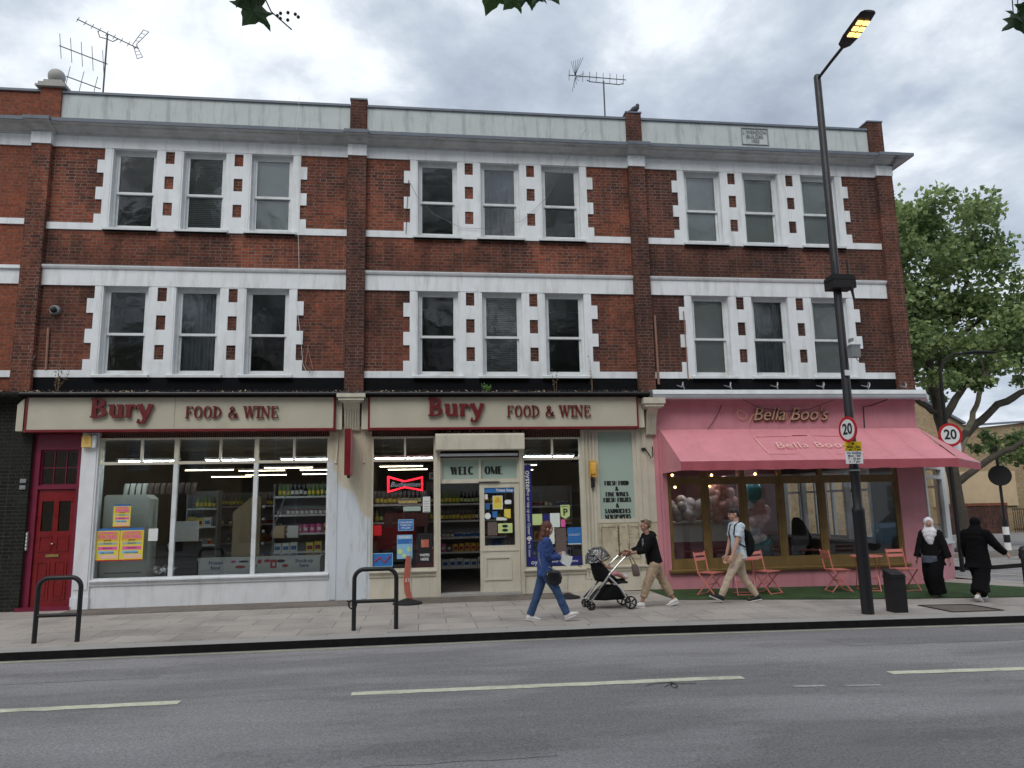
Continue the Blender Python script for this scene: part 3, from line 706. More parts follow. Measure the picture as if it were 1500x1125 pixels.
parapet(B1, -7.24, -1.46); parapet(B2, -1.10, 4.60); parapet(B3, 4.95, 10.42)
pier(B1, -7.69, -7.32, 'brick_red', 3.9); pier(B2, -1.48, -1.10, 'brick_dark', 4.0, 10.38, (-1.45, -1.11)); pier(B3, 4.585, 4.955, 'brick_dark', 4.0, 10.38, (4.605, 4.95))
pier(B3, 10.475, 10.86, 'brick_dark', 3.9, 10.44, (10.425, 10.79))
# cornice return round the corner
c = MB()
for i in range(len(CORN)-1):
    (ya, za), (yb, zb) = CORN[i], CORN[i+1]
    c.quad((10.86-ya, ya-.055, za), (10.86-yb, yb-.055, zb), (10.86-yb, 8, zb), (10.86-ya, 8, za))
    c.quad((10.80, ya-.055, za), (10.80, yb-.055, zb), (10.86-yb, yb-.055, zb), (10.86-ya, ya-.055, za))
c.build('cornice', M['cornice_paint'], B3)
MB().box(10.4, 11.235, -.425, 8, 9.44, 9.51).build('cornice_flashing', M['lead'], B3)
MB().box(10.58, 10.86, 0.0, 11, 3.0, 9.44).build('side_wall', M['brick_dark'], B3)
MB().box(10.6, 10.84, .2, 11, 9.5, 10.235).build('parapet', M['parapet_render'], B3)
# ball finial and brick pedestal at the left party wall
MB().box(-7.64, -7.24, -.05, .32, 9.52, 10.33).build('parapet_pier', M['brick_orange'], B1)
c = MB(); c.box(-7.73, -7.15, -.12, .4, 10.33, 10.37); c.box(-7.69, -7.19, -.09, .37, 10.37, 10.44); c.box(-7.62, -7.26, -.03, .31, 10.44, 10.52); c.build('pier_cap', M['granite'], B1)
c = MB(); c.ell((-7.45, .14, 10.675), .165, 20, 14); c.build('ball_finial', M['granite'], B1)
# date plaque
pl = MB(); pl.grid([(7.32, 7.96, 9.76, 10.17)], [(7.335, 7.945, 9.775, 10.155)], -.02, 0); pf = pl.build('plaque_border', M['grey_box'], B3)
for s, z in (('J. WENDON', 10.07), ('BUILDER', 9.96), ('1903', 9.85)): text(s, .118, M['grey_box'], (7.64, -.012, z), B3, 'plaque_lettering', bold=.001, wide=.9)
# roofs, floors, party walls, rear walls (one interior part per building)
for b, x0, x1 in ((B1, -7.5, -1.30), (B2, -1.29, 4.755), (B3, 4.765, 10.575)):
    q = MB(); q.box(x0, x1, .26, 12, 9.55, 9.65); q.build('flat_roof', M['lead'], b)
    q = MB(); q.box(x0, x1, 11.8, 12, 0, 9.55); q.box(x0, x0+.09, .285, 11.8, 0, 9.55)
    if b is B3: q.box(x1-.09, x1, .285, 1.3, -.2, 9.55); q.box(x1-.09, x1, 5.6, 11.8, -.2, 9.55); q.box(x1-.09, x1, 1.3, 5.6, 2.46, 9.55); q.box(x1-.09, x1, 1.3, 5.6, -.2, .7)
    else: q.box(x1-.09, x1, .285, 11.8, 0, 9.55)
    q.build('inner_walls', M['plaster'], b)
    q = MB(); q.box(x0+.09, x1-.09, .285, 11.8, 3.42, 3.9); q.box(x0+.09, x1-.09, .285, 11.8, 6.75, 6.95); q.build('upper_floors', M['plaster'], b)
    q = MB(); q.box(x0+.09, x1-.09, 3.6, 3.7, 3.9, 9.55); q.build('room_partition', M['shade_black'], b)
# ------------------------------------------------------------------ sash windows
_wm = {}
def sash_window(b, x0, z0, z1, blind=None, dark=False):
    H = z1-z0; key = round(H, 2)
    fr = MB(); w_ = OPW-.06
    z_t = z1-.125; zm = z0+.145+(z_t-z0-.145)*.465; zb = z0+.145
    xa, xb = x0+.03, x0+OPW-.03
    fr.grid([(xa, xb, z0+.06, z1-.012)], [(xa+.055, xb-.055, z0+.10, z_t+.03)], .09, .2)
    f = fr.build('window', M['white_frame'], b)
    s = MB(); s.grid([(xa+.055, xb-.055, zm-.025, z_t+.03)], [(xa+.095, xb-.095, zm+.025, z_t)], .105, .145); s.build('upper_sash', M['white_frame'], f)
    s = MB(); s.grid([(xa+.055, xb-.055, z0+.10, zm+.02)], [(xa+.095, xb-.095, zb+.02, zm-.022)], .148, .185); s.build('lower_sash', M['white_frame'], f)
    g = MB(); g.quad((xa+.09, .125, zm), (xb-.09, .125, zm), (xb-.09, .125, z_t+.01), (xa+.09, .125, z_t+.01)); g.build('glass_pane', M['window_glass'], f, smooth=False)
    g = MB(); g.quad((xa+.09, .165, zb), (xb-.09, .165, zb), (xb-.09, .165, zm), (xa+.09, .165, zm)); g.build('glass_pane', M['window_glass'], f, smooth=False)
    if blind in ('light', 'dark'):
        s = MB(); n = int(H/.047)
        for i in range(n):
            z = zb+.03+i*(z_t-zb)/n; tl = .020 if blind == 'light' else .013
            dz = random.uniform(-.002, .002)
            s.quad((xa+.06, .212, z-tl+dz), (xb-.06, .212, z-tl-dz), (xb-.06, .196, z+tl-dz), (xa+.06, .196, z+tl+dz))
        for t in (.25, .75): s.box(xa+(xb-xa)*t-.004, xa+(xb-xa)*t+.004, .189, .193, zb, z_t)
        s.build('venetian_blind', M['blind_slat' if blind == 'light' else 'blind_dark'], f, smooth=False)
    if blind == 'net':
        s = MB(); n = 40; vs = []; fs = []
        for i in range(n+1):
            x = xa+(xb-xa)*i/n; y = .26+.018*math.sin(i*1.7)+.01*math.sin(i*.6); vs += [(x, y, zb-.02), (x+.01*math.sin(i), y+.01, z_t+.02)]
        for i in range(n): fs.append((2*i, 2*i+2, 2*i+3, 2*i+1))
        s.add(vs, fs); s.build('net_curtain', M['net_curtain'], f)
for b, ops, lo, hi in ((B1, o1, (None, 'net', None), (None, 'dark', 'light')), (B2, o2, (None, 'dark', None), (None, 'net', None)), (B3, o3, ('light', 'net', 'light'), ('light', 'light', 'light'))):
    for a, l_, h_ in zip(ops, lo, hi):
        sash_window(b, a, 4.33, 6.20, l_); sash_window(b, a, 7.32, 9.09, h_)

# ------------------------------------------------------------------ neighbour at the far left
NB = thing('brick_building', 'cleaner orange brick building cut by the left edge of the photo', 'building', (-10.5, 0, 0))
MB().grid([(-13.5, -7.51, 3.97, 9.6)], [(-12.3, -11.4, 4.38, 6.2), (-10.9, -10, 4.38, 6.2), (-12.3, -11.4, 7.36, 9.09), (-10.9, -10, 7.36, 9.09)], .004, .28).build('wall', M['brick_orange'], NB)
for z0, z1 in ((4.33, 4.46), (7.40, 7.52), (6.18, 6.47), (9.06, 9.32)): MB().box(-13.5, -7.69, -.03, 0, z0, z1).build('string_course', M['white_render'], NB)
MB().extr([(0, 6.47), (-.08, 6.48), (-.08, 6.54), (0, 6.57)], -13.5, -7.69).build('string_course', M['white_render'], NB)
c = MB(); c.extr(CORN+[(-.34, 9.455), (0, 9.5)], -13.5, -7.74); c.build('cornice', M['cornice_paint'], NB)
c = MB(); c.extr([(-.36, 9.445), (-.365, 9.515), (0, 9.575), (0, 9.5)], -13.5, -7.74); c.build('cornice_flashing', M['lead'], NB)
MB().box(-13.5, -7.64, .0, .26, 9.5, 10.24).build('parapet', M['brick_orange'], NB); MB().box(-13.5, -7.64, -.04, .3, 10.24, 10.29).build('coping', M['lead'], NB)
for z0 in (4.33, 7.32):
    for a in (-12.3, -10.9): sash_window(NB, a, z0, z0+(1.87 if z0 < 5 else 1.77), None)
MB().box(-13.5, -7.215, -.06, .3, 0, 3.97).build('ground_floor_wall', M['brick_blackened'], NB)
q = MB(); q.box(-13.5, -7.51, .28, 12, 9.55, 9.65); q.box(-13.5, -13.4, .28, 12, 0, 9.55); q.box(-13.4, -7.52, 3.6, 3.7, 3.9, 9.55); q.build('flat_roof', M['lead'], NB)
c = MB(); c.extr([(-.02, 3.86), (-.36, 3.90), (-.40, 3.94), (-.40, 3.99), (0, 4.04)], -13.5, -7.36); c.build('shop_cornice', M['brick_blackened'], NB)

# ------------------------------------------------------------------ ledge over the shopfronts
def ledge(b, x0, x1, front=-.40):
    MB().box(x0, x1, -.012, .0, 3.99, 4.325).build('bitumen_band', M['bitumen'], b)
    c = MB(); c.extr([(0, 3.90), (front+.03, 3.90), (front, 3.915), (front, 3.955), (front+.02, 3.965), (-.012, 4.03), (0, 4.03)], x0, x1); c.build('ledge', M['bitumen'], b)
    c = MB(); c.tube([(x0, front-.01, 3.955), (x1, front-.01, 3.955)], .028, 8); c.build('gutter', M['black_paint'], b)
ledge(B1, -7.34, -1.33); ledge(B2, -1.25, 4.72)
MB().box(4.955, 10.87, -.012, 0, 3.9, 4.325).build('bitumen_band', M['bitumen'], B3)
dl = MB()
for i in range(900):
    x = random.uniform(-7.9, 4.7) if i < 760 else random.uniform(.35, 2.1); y = random.uniform(-.38, -.03) if i < 760 else random.uniform(-.22, -.05)
    if -5.2 < x < -4.3 and random.random() < .4: continue
    z = (3.985 if y < -.2 else 4.02) if i < 760 else 3.19
    a = random.uniform(0, 6.3); s = random.uniform(.012, .034) * (1.5 if random.random() < .1 else 1); t = random.uniform(-.8, .8)
    u = Vector((math.cos(a), math.sin(a), t))*s; v = Vector((-math.sin(a), math.cos(a), random.uniform(-.3, 1)))*s*.6; p = Vector((x, y, z+abs(t)*s+.004))
    dl.add([p-u, p-v*.8+Vector((0, 0, .005)), p+u, p+v], [(0, 1, 2, 3)])
tag(dl.build('dead_leaves', M['dead_leaf'], smooth=False), 'dry brown leaves lying along the ledge above the shop signs', 'leaves', kind='stuff')
sp = MB()     # pigeon spikes along the ledges
for i in range(330):
    x = -7.3+i*.0365; sp.bar((x, -.3, 3.97), (x+random.uniform(-.02, .02), -.33, 4.04), .003, .003)
tag(sp.build('bird_spikes', M['wire_grey'], smooth=False), 'row of thin bird spikes standing on the ledge over the shop signs', 'spikes')
# ------------------------------------------------------------------ shop signs
def shop_sign(x0, x1, xb, xf, left_cheek, label, seam):
    s = thing('shop_sign', label, 'shop sign', ((x0+x1)/2, -.2, 3.3), group='cream fascia signs')
    MB().box(x0, x1, -.28, -.03, 3.29, 3.895).build('board', M['cream_board'], s)
    t = MB(); t.box(x0-.035, x0, -.292, -.03, 3.24, 3.93); t.box(x1, x1+.03, -.292, -.03, 3.24, 3.93); t.box(x0, x1, -.292, -.03, 3.895, 3.93); t.box(x0, x1, -.292, -.03, 3.245, 3.29)
    t.build('trim', M['oxblood'], s)
    m = MB(); m.box(seam-.002, seam+.002, -.2815, -.28, 3.29, 3.895); m.build('board_joint', M['shade_black'], s)
    m = MB(); strokes(m, 'Bury', xb, 3.505, .37, -.345, .23, .085, .27, .04, 1.06); m.build('lettering', M['letter_red'], s)
    xw = xf
    for wd_ in ('FOOD', '&', 'WINE'): m = MB(); xw = strokes(m, wd_, xw, 3.485, .235, -.32, .155, .07, .28, .02, .99, .01)+.41*.235; m.build('lettering', M['letter_red'], s)
    if left_cheek:
        m = MB(); m.prism([(-7.43, 3.27), (-7.31, 3.27), (-7.31, 3.88), (-7.36, 3.84), (-7.43, 3.76)], -.27, -.04); m.build('end_cheek', M['cream_board'], s)
    return s
shop_sign(-7.24, -1.655, -6.12, -4.42, True, 'cream fascia sign with red lettering over the wide white framed shop window', -4.62)
shop_sign(-.955, 4.46, .185, 1.76, False, 'cream fascia sign with red lettering over the cream shop door', -8.)
def corbel(b, xc, zt=3.93, zb=3.26, mat='cream', w=.155):
    c = MB(); c.extr([(-.04, zb), (-.10, zb), (-.13, zb+.16), (-.19, zb+.38), (-.29, zb+.5), (-.36, zb+.56), (-.02, zb+.56)], xc-w, xc+w)
    for i in range(6):
        x = xc-w+.03+i*(2*w-.06)/5; c.tube([(x, -.115, zb+.02), (x, -.145, zb+.18), (x, -.21, zb+.40)], .014, 6)
    c.box(xc-w-.09, xc+w+.09, -.42, -.02, zb+.56, zb+.62); c.box(xc-w-.05, xc+w+.05, -.39, -.02, zb+.53, zb+.56); c.box(xc-w-.12, xc+w+.12, -.45, -.02, zb+.62, zt+.02)
    return c.build('corbel', M[mat], b)
corbel(B2, -1.31)
MB().box(-1.62, -1.50, -.2, 0, 3.27, 3.93).build('fascia_return', M['cream'], B1)
MB().box(-1.12, -.992, -.2, 0, 3.27, 3.93).build('fascia_return', M['cream'], B2)
MB().box(4.492, 4.64, -.2, 0, 3.27, 3.88).build('fascia_return', M['cream'], B2)
corbel(B3, 4.80, 3.84, 3.12, 'cream', .11)

# ------------------------------------------------------------------ shopfront one: white
def shop_window(b, x0, x1, z0, zt, ztop, mat, mull=(), top_mull=(), mat_top=None, y=-.02, th=.09, gm='shop_glass', fw_=.04):
    """frame with one transom; its panes are sub-parts"""
    mat_top = mat_top or mat
    cols = [x0]+list(mull)+[x1]; subs = [(cols[i]+fw_, cols[i+1]-fw_, z0+fw_, zt-.028) for i in range(len(cols)-1)]
    f = MB().grid([(x0, x1, z0, zt-.026)], subs, y, y+th).build('shop_window', M[mat], b)
    tops = sorted(cols+list(top_mull)); s2 = []
    for i in range(len(tops)-1):
        l_ = fw_ if tops[i] in cols else .018; r_ = fw_ if tops[i+1] in cols else .018
        s2.append((tops[i]+l_, tops[i+1]-r_, zt+.028, ztop-.035))
    MB().grid([(x0, x1, zt-.026, ztop)], s2, y-.001, y+th).build('top_light_frame', M[mat_top], f)
    for a in subs: MB().quad((a[0]-.01, y+.05, a[2]-.01), (a[1]+.01, y+.05, a[2]-.01), (a[1]+.01, y+.05, a[3]+.01), (a[0]-.01, y+.05, a[3]+.01)).build('glass_pane', M[gm], f, smooth=False)
    for a in s2: MB().quad((a[0]-.01, y+.05, a[2]-.01), (a[1]+.01, y+.05, a[2]-.01), (a[1]+.01, y+.05, a[3]+.01), (a[0]-.01, y+.05, a[3]+.01)).build('glass_pane', M[gm], f, smooth=False)
    return f
def grille(b, x0, x1, z0, z1, y=.03):
    g = MB(); g.box(x0, x1, y+.02, y+.05, z0, z1); g.build('vent_panel', M['shade_black'], b)
    g = MB(); n = int((x1-x0)/.035)
    for i in range(n): g.box(x0+i*.035, x0+i*.035+.014, y, y+.019, z0, z1)
    g.build('vent_slats', M['rust_pipe'], b, smooth=False)
shop_window(B1, -6.03, -1.75, .50, 2.665, 3.15, 'white_frame', (-4.63, -3.14), (-5.27, -3.82, -2.43), 'cream')
grille(B1, -6.03, -1.75, 3.15, 3.26)
c = MB(); c.box(-6.03, -1.75, -.03, .2, 0, .40); c.extr([(.07, .40), (-.05, .40), (-.06, .43), (-.05, .44), (-.07, .445), (-.07, .47), (-.10, .48), (-.10, .505), (-.02, .52), (.07, .52)], -6.03, -1.72)
c.build('stall_riser', M['white_shop'], B1)
c = MB(); c.box(-6.33, -6.03, -.06, .25, 0, 3.26); c.box(-6.30, -6.06, -.075, -.06, .35, 3.1); c.box(-6.34, -6.02, -.08, -.0, 0, .22); c.build('pilaster', M['white_shop'], B1)
c = MB(); c.box(-1.75, -.93, -.035, .25, 0, 3.35); c.box(-1.70, -1.58, -.05, -.034, .02, 3.3); c.box(-1.10, -.99, -.05, -.034, .02, 3.3); c.build('pilaster', M['two_tone'], B1)
# entrance door to the flats
c = MB(); c.grid([(-7.215, -6.33, .0, 3.24)], [(-7.09, -6.42, .06, 2.20), (-7.09, -6.42, 2.27, 2.94)], .02, .12); df = c.build('door_frame', M['door_maroon'], B1)
c = MB(); c.grid([(-7.09, -6.42, 2.27, 2.94)], [(-7.06+i*.215, -6.86+i*.215, z, z+.30) for i in range(3) for z in (2.295, 2.61)], .07, .1); c.build('fanlight', M['door_maroon'], df)
MB().quad((-7.09, .09, 2.27), (-6.42, .09, 2.27), (-6.42, .09, 2.94), (-7.09, .09, 2.94)).build('glass_pane', M['window_glass'], df, smooth=False)
c = MB(); c.grid([(-7.085, -6.425, .065, 2.19)], [(-7.01, -6.80, 1.42, 1.98), (-6.71, -6.50, 1.42, 1.98)], .06, .11)
c.grid([(-7.02, -6.79, 1.05, 1.34), (-6.72, -6.49, 1.05, 1.34)], [(-6.99, -6.82, 1.08, 1.31), (-6.69, -6.52, 1.08, 1.31)], .048, .06)
c.grid([(-7.02, -6.79, .18, .88), (-6.72, -6.49, .18, .88)], [(-6.99, -6.82, .21, .85), (-6.69, -6.52, .21, .85)], .048, .06)
c.box(-6.97, -6.84, .05, .06, .24, .82); c.box(-6.67, -6.54, .05, .06, .24, .82)
dr = c.build('door', M['door_red'], B1)
MB().quad((-7.02, .085, 1.4), (-6.49, .085, 1.4), (-6.49, .085, 2.0), (-7.02, .085, 2.0)).build('glass_pane', M['window_glass'], dr, smooth=False)
MB().box(-6.87, -6.64, .04, .052, .95, 1.0).build('letter_plate', M['brass'], dr)
c = MB(); c.cyl((-6.76, .06, 1.19), (-6.76, .03, 1.19), .012); c.ell((-6.76, .02, 1.19), .02); c.build('knob', M['steel'], dr)
MB().box(-7.25, -6.33, -.12, .3, 0, .065).build('doorstep', M['door_maroon'], B1)
MB().box(-7.2, -6.33, .22, .3, 0, 3.3).build('hall_wall', M['shade_black'], B1)
c = MB(); c.box(-7.215, -6.35, .03, .2, 2.94, 3.24); c.build('door_head', M['shade_black'], df)
# intercoms by the red door
for i, z in enumerate((2.32, 2.20)):
    c = MB(); c.box(-7.36+.0, -7.26, -.09, -.06, z, z+.075); c.box(-7.345, -7.275, -.094, -.09, z+.015, z+.03); o = c.build('meter_box', M['grey_box']); tag(o, ('upper' if i == 0 else 'lower')+' of two small grey boxes on the black bricks beside the red door', 'box', 'small grey boxes by the red door')
c = MB(); c.box(-7.205, -7.175, -.03, .019, 1.08, 1.42); o = c.build('door_bell', M['grey_box']); tag(o, 'strip of door bells on the frame of the red door', 'door bell')
for i in range(5): MB().box(-7.202, -7.178, -.034, -.03, 1.10+i*.065, 1.14+i*.065).build('bell_button', M['paper_white'], o)
# ------------------------------------------------------------------ shopfront two: cream
shop_window(B2, -.93, .34, .52, 2.665, 3.14, 'cream', (), (-.27,)); grille(B2, -.93, .34, 3.14, 3.26)
shop_window(B2, 2.09, 3.32, .47, 2.665, 3.10, 'cream', (), (2.72,)); grille(B2, 2.09, 3.32, 3.10, 3.26)
for x0, x1, z in ((-.95, .35, .52), (2.08, 3.33, .47)):
    c = MB(); c.box(x0, x1, -.03, .2, 0, z-.12); c.extr([(.07, z-.12), (-.05, z-.12), (-.06, z-.09), (-.045, z-.08), (-.07, z-.06), (-.07, z-.04), (-.10, z-.03), (-.10, z-.005), (-.02, z), (.07, z)], x0, x1); c.build('stall_riser', M['cream'], B2)
# open doorway with one closed leaf
c = MB(); c.box(.34, .43, -.07, .12, 0, 2.83); c.box(.34, .38, -.085, -.07, 0, 2.8); c.build('door_post', M['cream'], B2); MB().box(2.02, 2.09, -.07, .12, 0, 2.83).build('door_post', M['cream'], B2)
c = MB(); c.grid([(.43, 2.02, 2.19, 2.70)], [(.47, 1.20, 2.27, 2.66), (1.25, 1.98, 2.27, 2.66)], -.01, .08); tr_ = c.build('transom_frame', M['cream'], B2)
for a in (.465, 1.245): MB().box(a, a+.74, .03, .036, 2.265, 2.665).build('film_pane', M['green_film'], tr_)
m = MB(); strokes(m, 'WELC', .64, 2.365, .155, .020, .30, .07, 0, .006, 1.0); m.build('lettering', M['ink'], tr_); m = MB(); strokes(m, 'OME', 1.33, 2.365, .155, .020, .30, .07, 0, .006, 1.0); m.build('lettering', M['ink'], tr_)
c = MB(); c.grid([(1.215, 2.015, .05, 2.185)], [(1.31, 1.92, .95, 2.09)], .01, .06)
c.grid([(1.30, 1.84, .28, .74)], [(1.34, 1.80, .32, .70)], -.008, .01); c.box(1.24, 1.99, -.004, .01, .84, .87); dl_ = c.build('door', M['cream'], B2)
MB().quad((1.30, .04, .94), (1.93, .04, .94), (1.93, .04, 2.1), (1.30, .04, 2.1)).build('glass_pane', M['shop_glass'], dl_, smooth=False)
MB().box(.43, 2.02, -.1, .3, 0, .045).build('threshold', M['granite'], B2)
c = MB(); c.box(1.20, 1.62, -.03, .0, 2.195, 2.215); c.build('draught_strip', M['ink'], tr_)
# roller shutter box
c = MB(); c.extr([(-.02, 2.83), (-.26, 2.83), (-.28, 2.85), (-.28, 3.13), (-.24, 3.17), (-.02, 3.17)], .33, 2.11); sh = c.build('shutter_box', M['cream'], B2)
c = MB(); c.box(.42, 1.98, -.20, -.10, 2.72, 2.77); c.build('shutter_bar', M['aluminium'], sh)
c = MB(); c.box(.34, 2.09, -.06, .0, 2.70, 2.83); c.build('shutter_slot', M['shade_black'], sh)
c = MB(); c.box(.30, 2.14, -.1, 0, 3.17, 3.245); c.build('shutter_top', M['shade_black'], sh)
# pilasters, green panel, cracked panel
c = MB()
c.box(3.32, 3.62, -.03, .22, 0, 3.26)
for x in (3.36, 3.43, 3.50, 3.57): c.box(x-.018, x+.018, -.055, -.03, .25, 3.2)
c.box(3.32, 3.62, -.07, -.03, 0, .22)
c.build('pilaster', M['cream'], B2)
c = MB(); c.grid([(3.62, 4.86, 1.34, 3.26)], [(3.68, 4.40, 1.42, 3.20)], -.03, .1); c.box(4.48, 4.56, -.05, -.03, .02, 3.2); c.box(4.62, 4.70, -.05, -.03, .02, 3.2); c.build('panel_frame', M['cream'], B2)
gp = MB().box(3.67, 4.41, .0, .03, 1.41, 3.21).build('green_panel', M['green_film'], B2)
yy = 2.10
for i, s in enumerate(('FRESH FOOD', '&', 'FINE WINES', 'FRESH FRUITS', '&', 'SANDWICHES', 'NEWSPAPERS')):
    m = MB(); h = .088; W = strokes_width(s, h, .86, .0); strokes(m, s, 4.045-W/2, yy, h, -.006, .34, .07, 0, .006, .86); m.build('lettering', M['ink'], gp); yy -= .1135
c = MB(); c.box(3.62, 4.86, -.02, .1, .50, 1.34)
for x0, x1 in ((3.68, 4.00), (4.08, 4.20), (4.28, 4.46)): c.grid([(x0-.02, x1+.02, .62, 1.30)], [(x0+.015, x1-.015, .66, 1.26)], -.032, -.02)
c.build('cracked_panel', M['cream_cracked'], B2)
ck = MB()
for x in (3.70, 4.02, 4.06, 4.24, 4.47):
    p = Vector((x, -.034, 1.30))
    for i in range(10):
        q = p+Vector((random.uniform(-.012, .012), 0, -.066)); ck.bar(p, q, .006, .004)
        if random.random() < .4: ck.bar(q, q+Vector((random.uniform(-.08, .08), 0, random.uniform(-.01, .02))), .004, .005)
        p = q
ck.build('paint_cracks', M['shade_black'], B2, smooth=False)
c = MB(); c.box(3.62, 4.86, -.04, .2, 0, .38); c.extr([(.1, .38), (-.05, .38), (-.07, .42), (-.07, .45), (-.10, .46), (-.10, .49), (-.02, .5), (.1, .5)], 3.33, 4.86); c.build('stall_riser', M['cream'], B2)
# ------------------------------------------------------------------ shopfront three: pink cafe
MB().box(4.93, 10.86, -.02, .1, 3.2, 3.88).build('fascia', M['pink_wall'], B3)
c = MB(); c.box(4.93, 10.86, -.05, -.02, 3.76, 3.88); c.box(4.93, 10.86, -.035, -.02, 3.2, 3.235); c.build('fascia_moulding', M['pink_wall'], B3)
c = MB(); c.grid([(4.86, 10.87, -.14, 3.2)], [(5.12, 10.28, .37, 2.50)], -.03, .2); c.box(4.87, 4.95, -.05, -.03, 0, 3.2); c.box(4.98, 5.02, -.05, -.03, 0, 3.2); c.build('shopfront_wall', M['pink_wall'], B3)
cols = [5.12, 5.17]
fx = [5.12, 5.94, 6.77, 7.60, 8.52, 10.28]
c = MB(); c.grid([(5.12, 10.28, .37, 2.5)], [(fx[i]+.05, fx[i+1]-.05, .54, 2.12) for i in range(5)]+[(fx[i]+.05, fx[i+1]-.05, 2.24, 2.46) for i in range(5)], -.0, .09)
for x in fx[1:-1]: c.box(x-.012, x+.012, -.012, -.001, .4, 2.2)
c.grid([(fx[i]+.045, fx[i+1]-.045, .535, 2.125) for i in range(5)], [(fx[i]+.085, fx[i+1]-.085, .58, 2.08) for i in range(5)], .015, .08)
cw = c.build('cafe_window', M['brown_wood'], B3)
for i in range(5):
    MB().quad((fx[i]+.05, .05, .54), (fx[i+1]-.05, .05, .54), (fx[i+1]-.05, .05, 2.12), (fx[i]+.05, .05, 2.12)).build('glass_pane', M['shop_glass'], cw, smooth=False)
    MB().quad((fx[i]+.05, .05, 2.24), (fx[i+1]-.05, .05, 2.24), (fx[i+1]-.05, .05, 2.46), (fx[i]+.05, .05, 2.46)).build('glass_pane', M['shop_glass'], cw, smooth=False)
c = MB(); c.extr([(-.03, .30), (-.11, .31), (-.12, .35), (-.04, .375), (-.0, .37)], 5.06, 10.34); c.build('sill', M['brown_wood'], B3)
# annexe turning the corner behind the awning
ax, ay = Vector((10.87, -.02, 0)), Vector((12.35, 1.26, 0)); dd = (ay-ax); dl2 = dd.length; dd.normalize(); nn = Vector((dd.y, -dd.x, 0))
def slanted(mb): mb.v = [tuple(ax+dd*p[0]-nn*p[1]+Vector((0, 0, p[2]))) for p in mb.v]; return mb
c = MB(); c.grid([(0, dl2, -.16, 2.46)], [(.14, dl2-.40, .75, 2.40)], 0, .15); slanted(c).build('corner_wall', M['pink_wall'], B3)
c = MB(); c.grid([(.04, dl2-.02, .72, 2.42)], [(.16, dl2-.42, .80, 2.14), (.16, dl2-.42, 2.22, 2.36)], -.03, .06); c.box(0, dl2+.02, -.07, 0, .68, .72); awn = slanted(c).build('corner_window', M['white_frame'], B3)
c = MB(); c.quad((.16, .03, .8), (dl2-.42, .03, .8), (dl2-.42, .03, 2.36), (.16, .03, 2.36)); slanted(c).build('glass_pane', M['shop_glass'], awn, smooth=False)
q = MB(); q.add([(10.87, 0, 2.47), (12.35, 1.26, 2.47), (12.35, 9, 2.47), (10.87, 9, 2.47)], [(0, 1, 2, 3)]); q.box(12.30, 12.35, 1.27, 11.8, -.2, .62); q.box(12.30, 12.35, 9, 11.8, .62, 2.47); q.build('annexe_shell', M['pink_wall'], B3)
q = MB(); q.box(12.29, 12.36, 1.27, 9, .62, .70); q.box(12.29, 12.36, 1.27, 9, 2.38, 2.46); q.box(12.29, 12.36, 1.27, 9, 1.95, 2.01)
for i in range(9): q.box(12.285, 12.365, 1.27+i*.96, 1.36+i*.96, .70, 2.38)
q.build('side_window', M['white_frame'], B3)
q = MB(); q.box(10.47, 10.59, 1.3, 5.6, .70, .76); q.box(10.47, 10.59, 1.3, 5.6, 2.40, 2.46)
for i in range(5): q.box(10.465, 10.595, 1.3+i*1.05, 1.40+i*1.05, .76, 2.40)
q.build('inner_window_frame', M['white_frame'], B3)
# ------------------------------------------------------------------ awning
C_ = Vector((12.75, .55, 2.50)); A_ = Vector((10.87, -.03, 3.24)); Bq = Vector((10.84, -1.2, 2.50)); A0 = Vector((5.01, -.03, 3.24)); B0 = Vector((5.01, -1.2, 2.50))
aw = thing('awning', 'salmon pink fabric awning with a pale printed name over the cafe windows', 'awning', (8, -.6, 2.3))
nx, nz_ = 36, 8; vs = []; fs = []
for j in range(nz_+1):
    for i in range(nx+1):
        t = i/nx; s = j/nz_; p = (A0*(1-t)+A_*t)*(1-s)+(B0*(1-t)+Bq*t)*s
        p.z -= .045*math.sin(PI*s)+(.012*math.sin(i*1.1+j*.7)+.010*math.sin(i*.37+j*1.9)+.02*abs(math.sin(PI*i/9.)))*math.sin(PI*s); vs.append(p)
for j in range(nz_):
    for i in range(nx): a = j*(nx+1)+i; fs.append((a, a+1, a+nx+2, a+nx+1))
vs_c = list(vs); c = MB(); c.add(vs, [f[::-1] for f in fs]); c.add([A_, Bq, C_], [(0, 1, 2)]); c.build('canopy', M['awning_cloth'], aw)
c = MB(); A0w = Vector((5.01, -.03, 2.32)); c.add([A0, B0, A0w+Vector((0, -.0, 0)), B0-Vector((0, 0, .17))], [(0, 2, 3, 1)]); c.build('side_panel', M['awning_cloth'], aw)
c = MB(); vs = []; fs = []; n = 60; dn = Vector((0, .01, -.175))
line = [B0*(1-i/n)+Bq*(i/n) for i in range(n+1)]+[Bq*(1-i/12)+C_*(i/12) for i in range(1, 13)]
for i, p in enumerate(line): vs += [p, p+dn+Vector((0, .012*math.sin(i*1.3), .006*math.sin(i*.9)))]
for i in range(len(line)-1): fs.append((2*i, 2*i+1, 2*i+3, 2*i+2))
c.add(vs, fs); c.build('valance', M['awning_valance'], aw)
c = MB(); c.tube([A0w+Vector((.02, 0, .2)), B0+Vector((.02, .02, -.02))], .015); c.tube([Vector((8, 0, 2.6)), Vector((8, -1.15, 2.47))], .015); c.tube([B0+Vector((0, .02, -.01)), Bq+Vector((0, .02, -.01)), C_+Vector((0, .02, -.01))], .018); c.build('awning_frame', M['aluminium'], aw)
seam = MB()
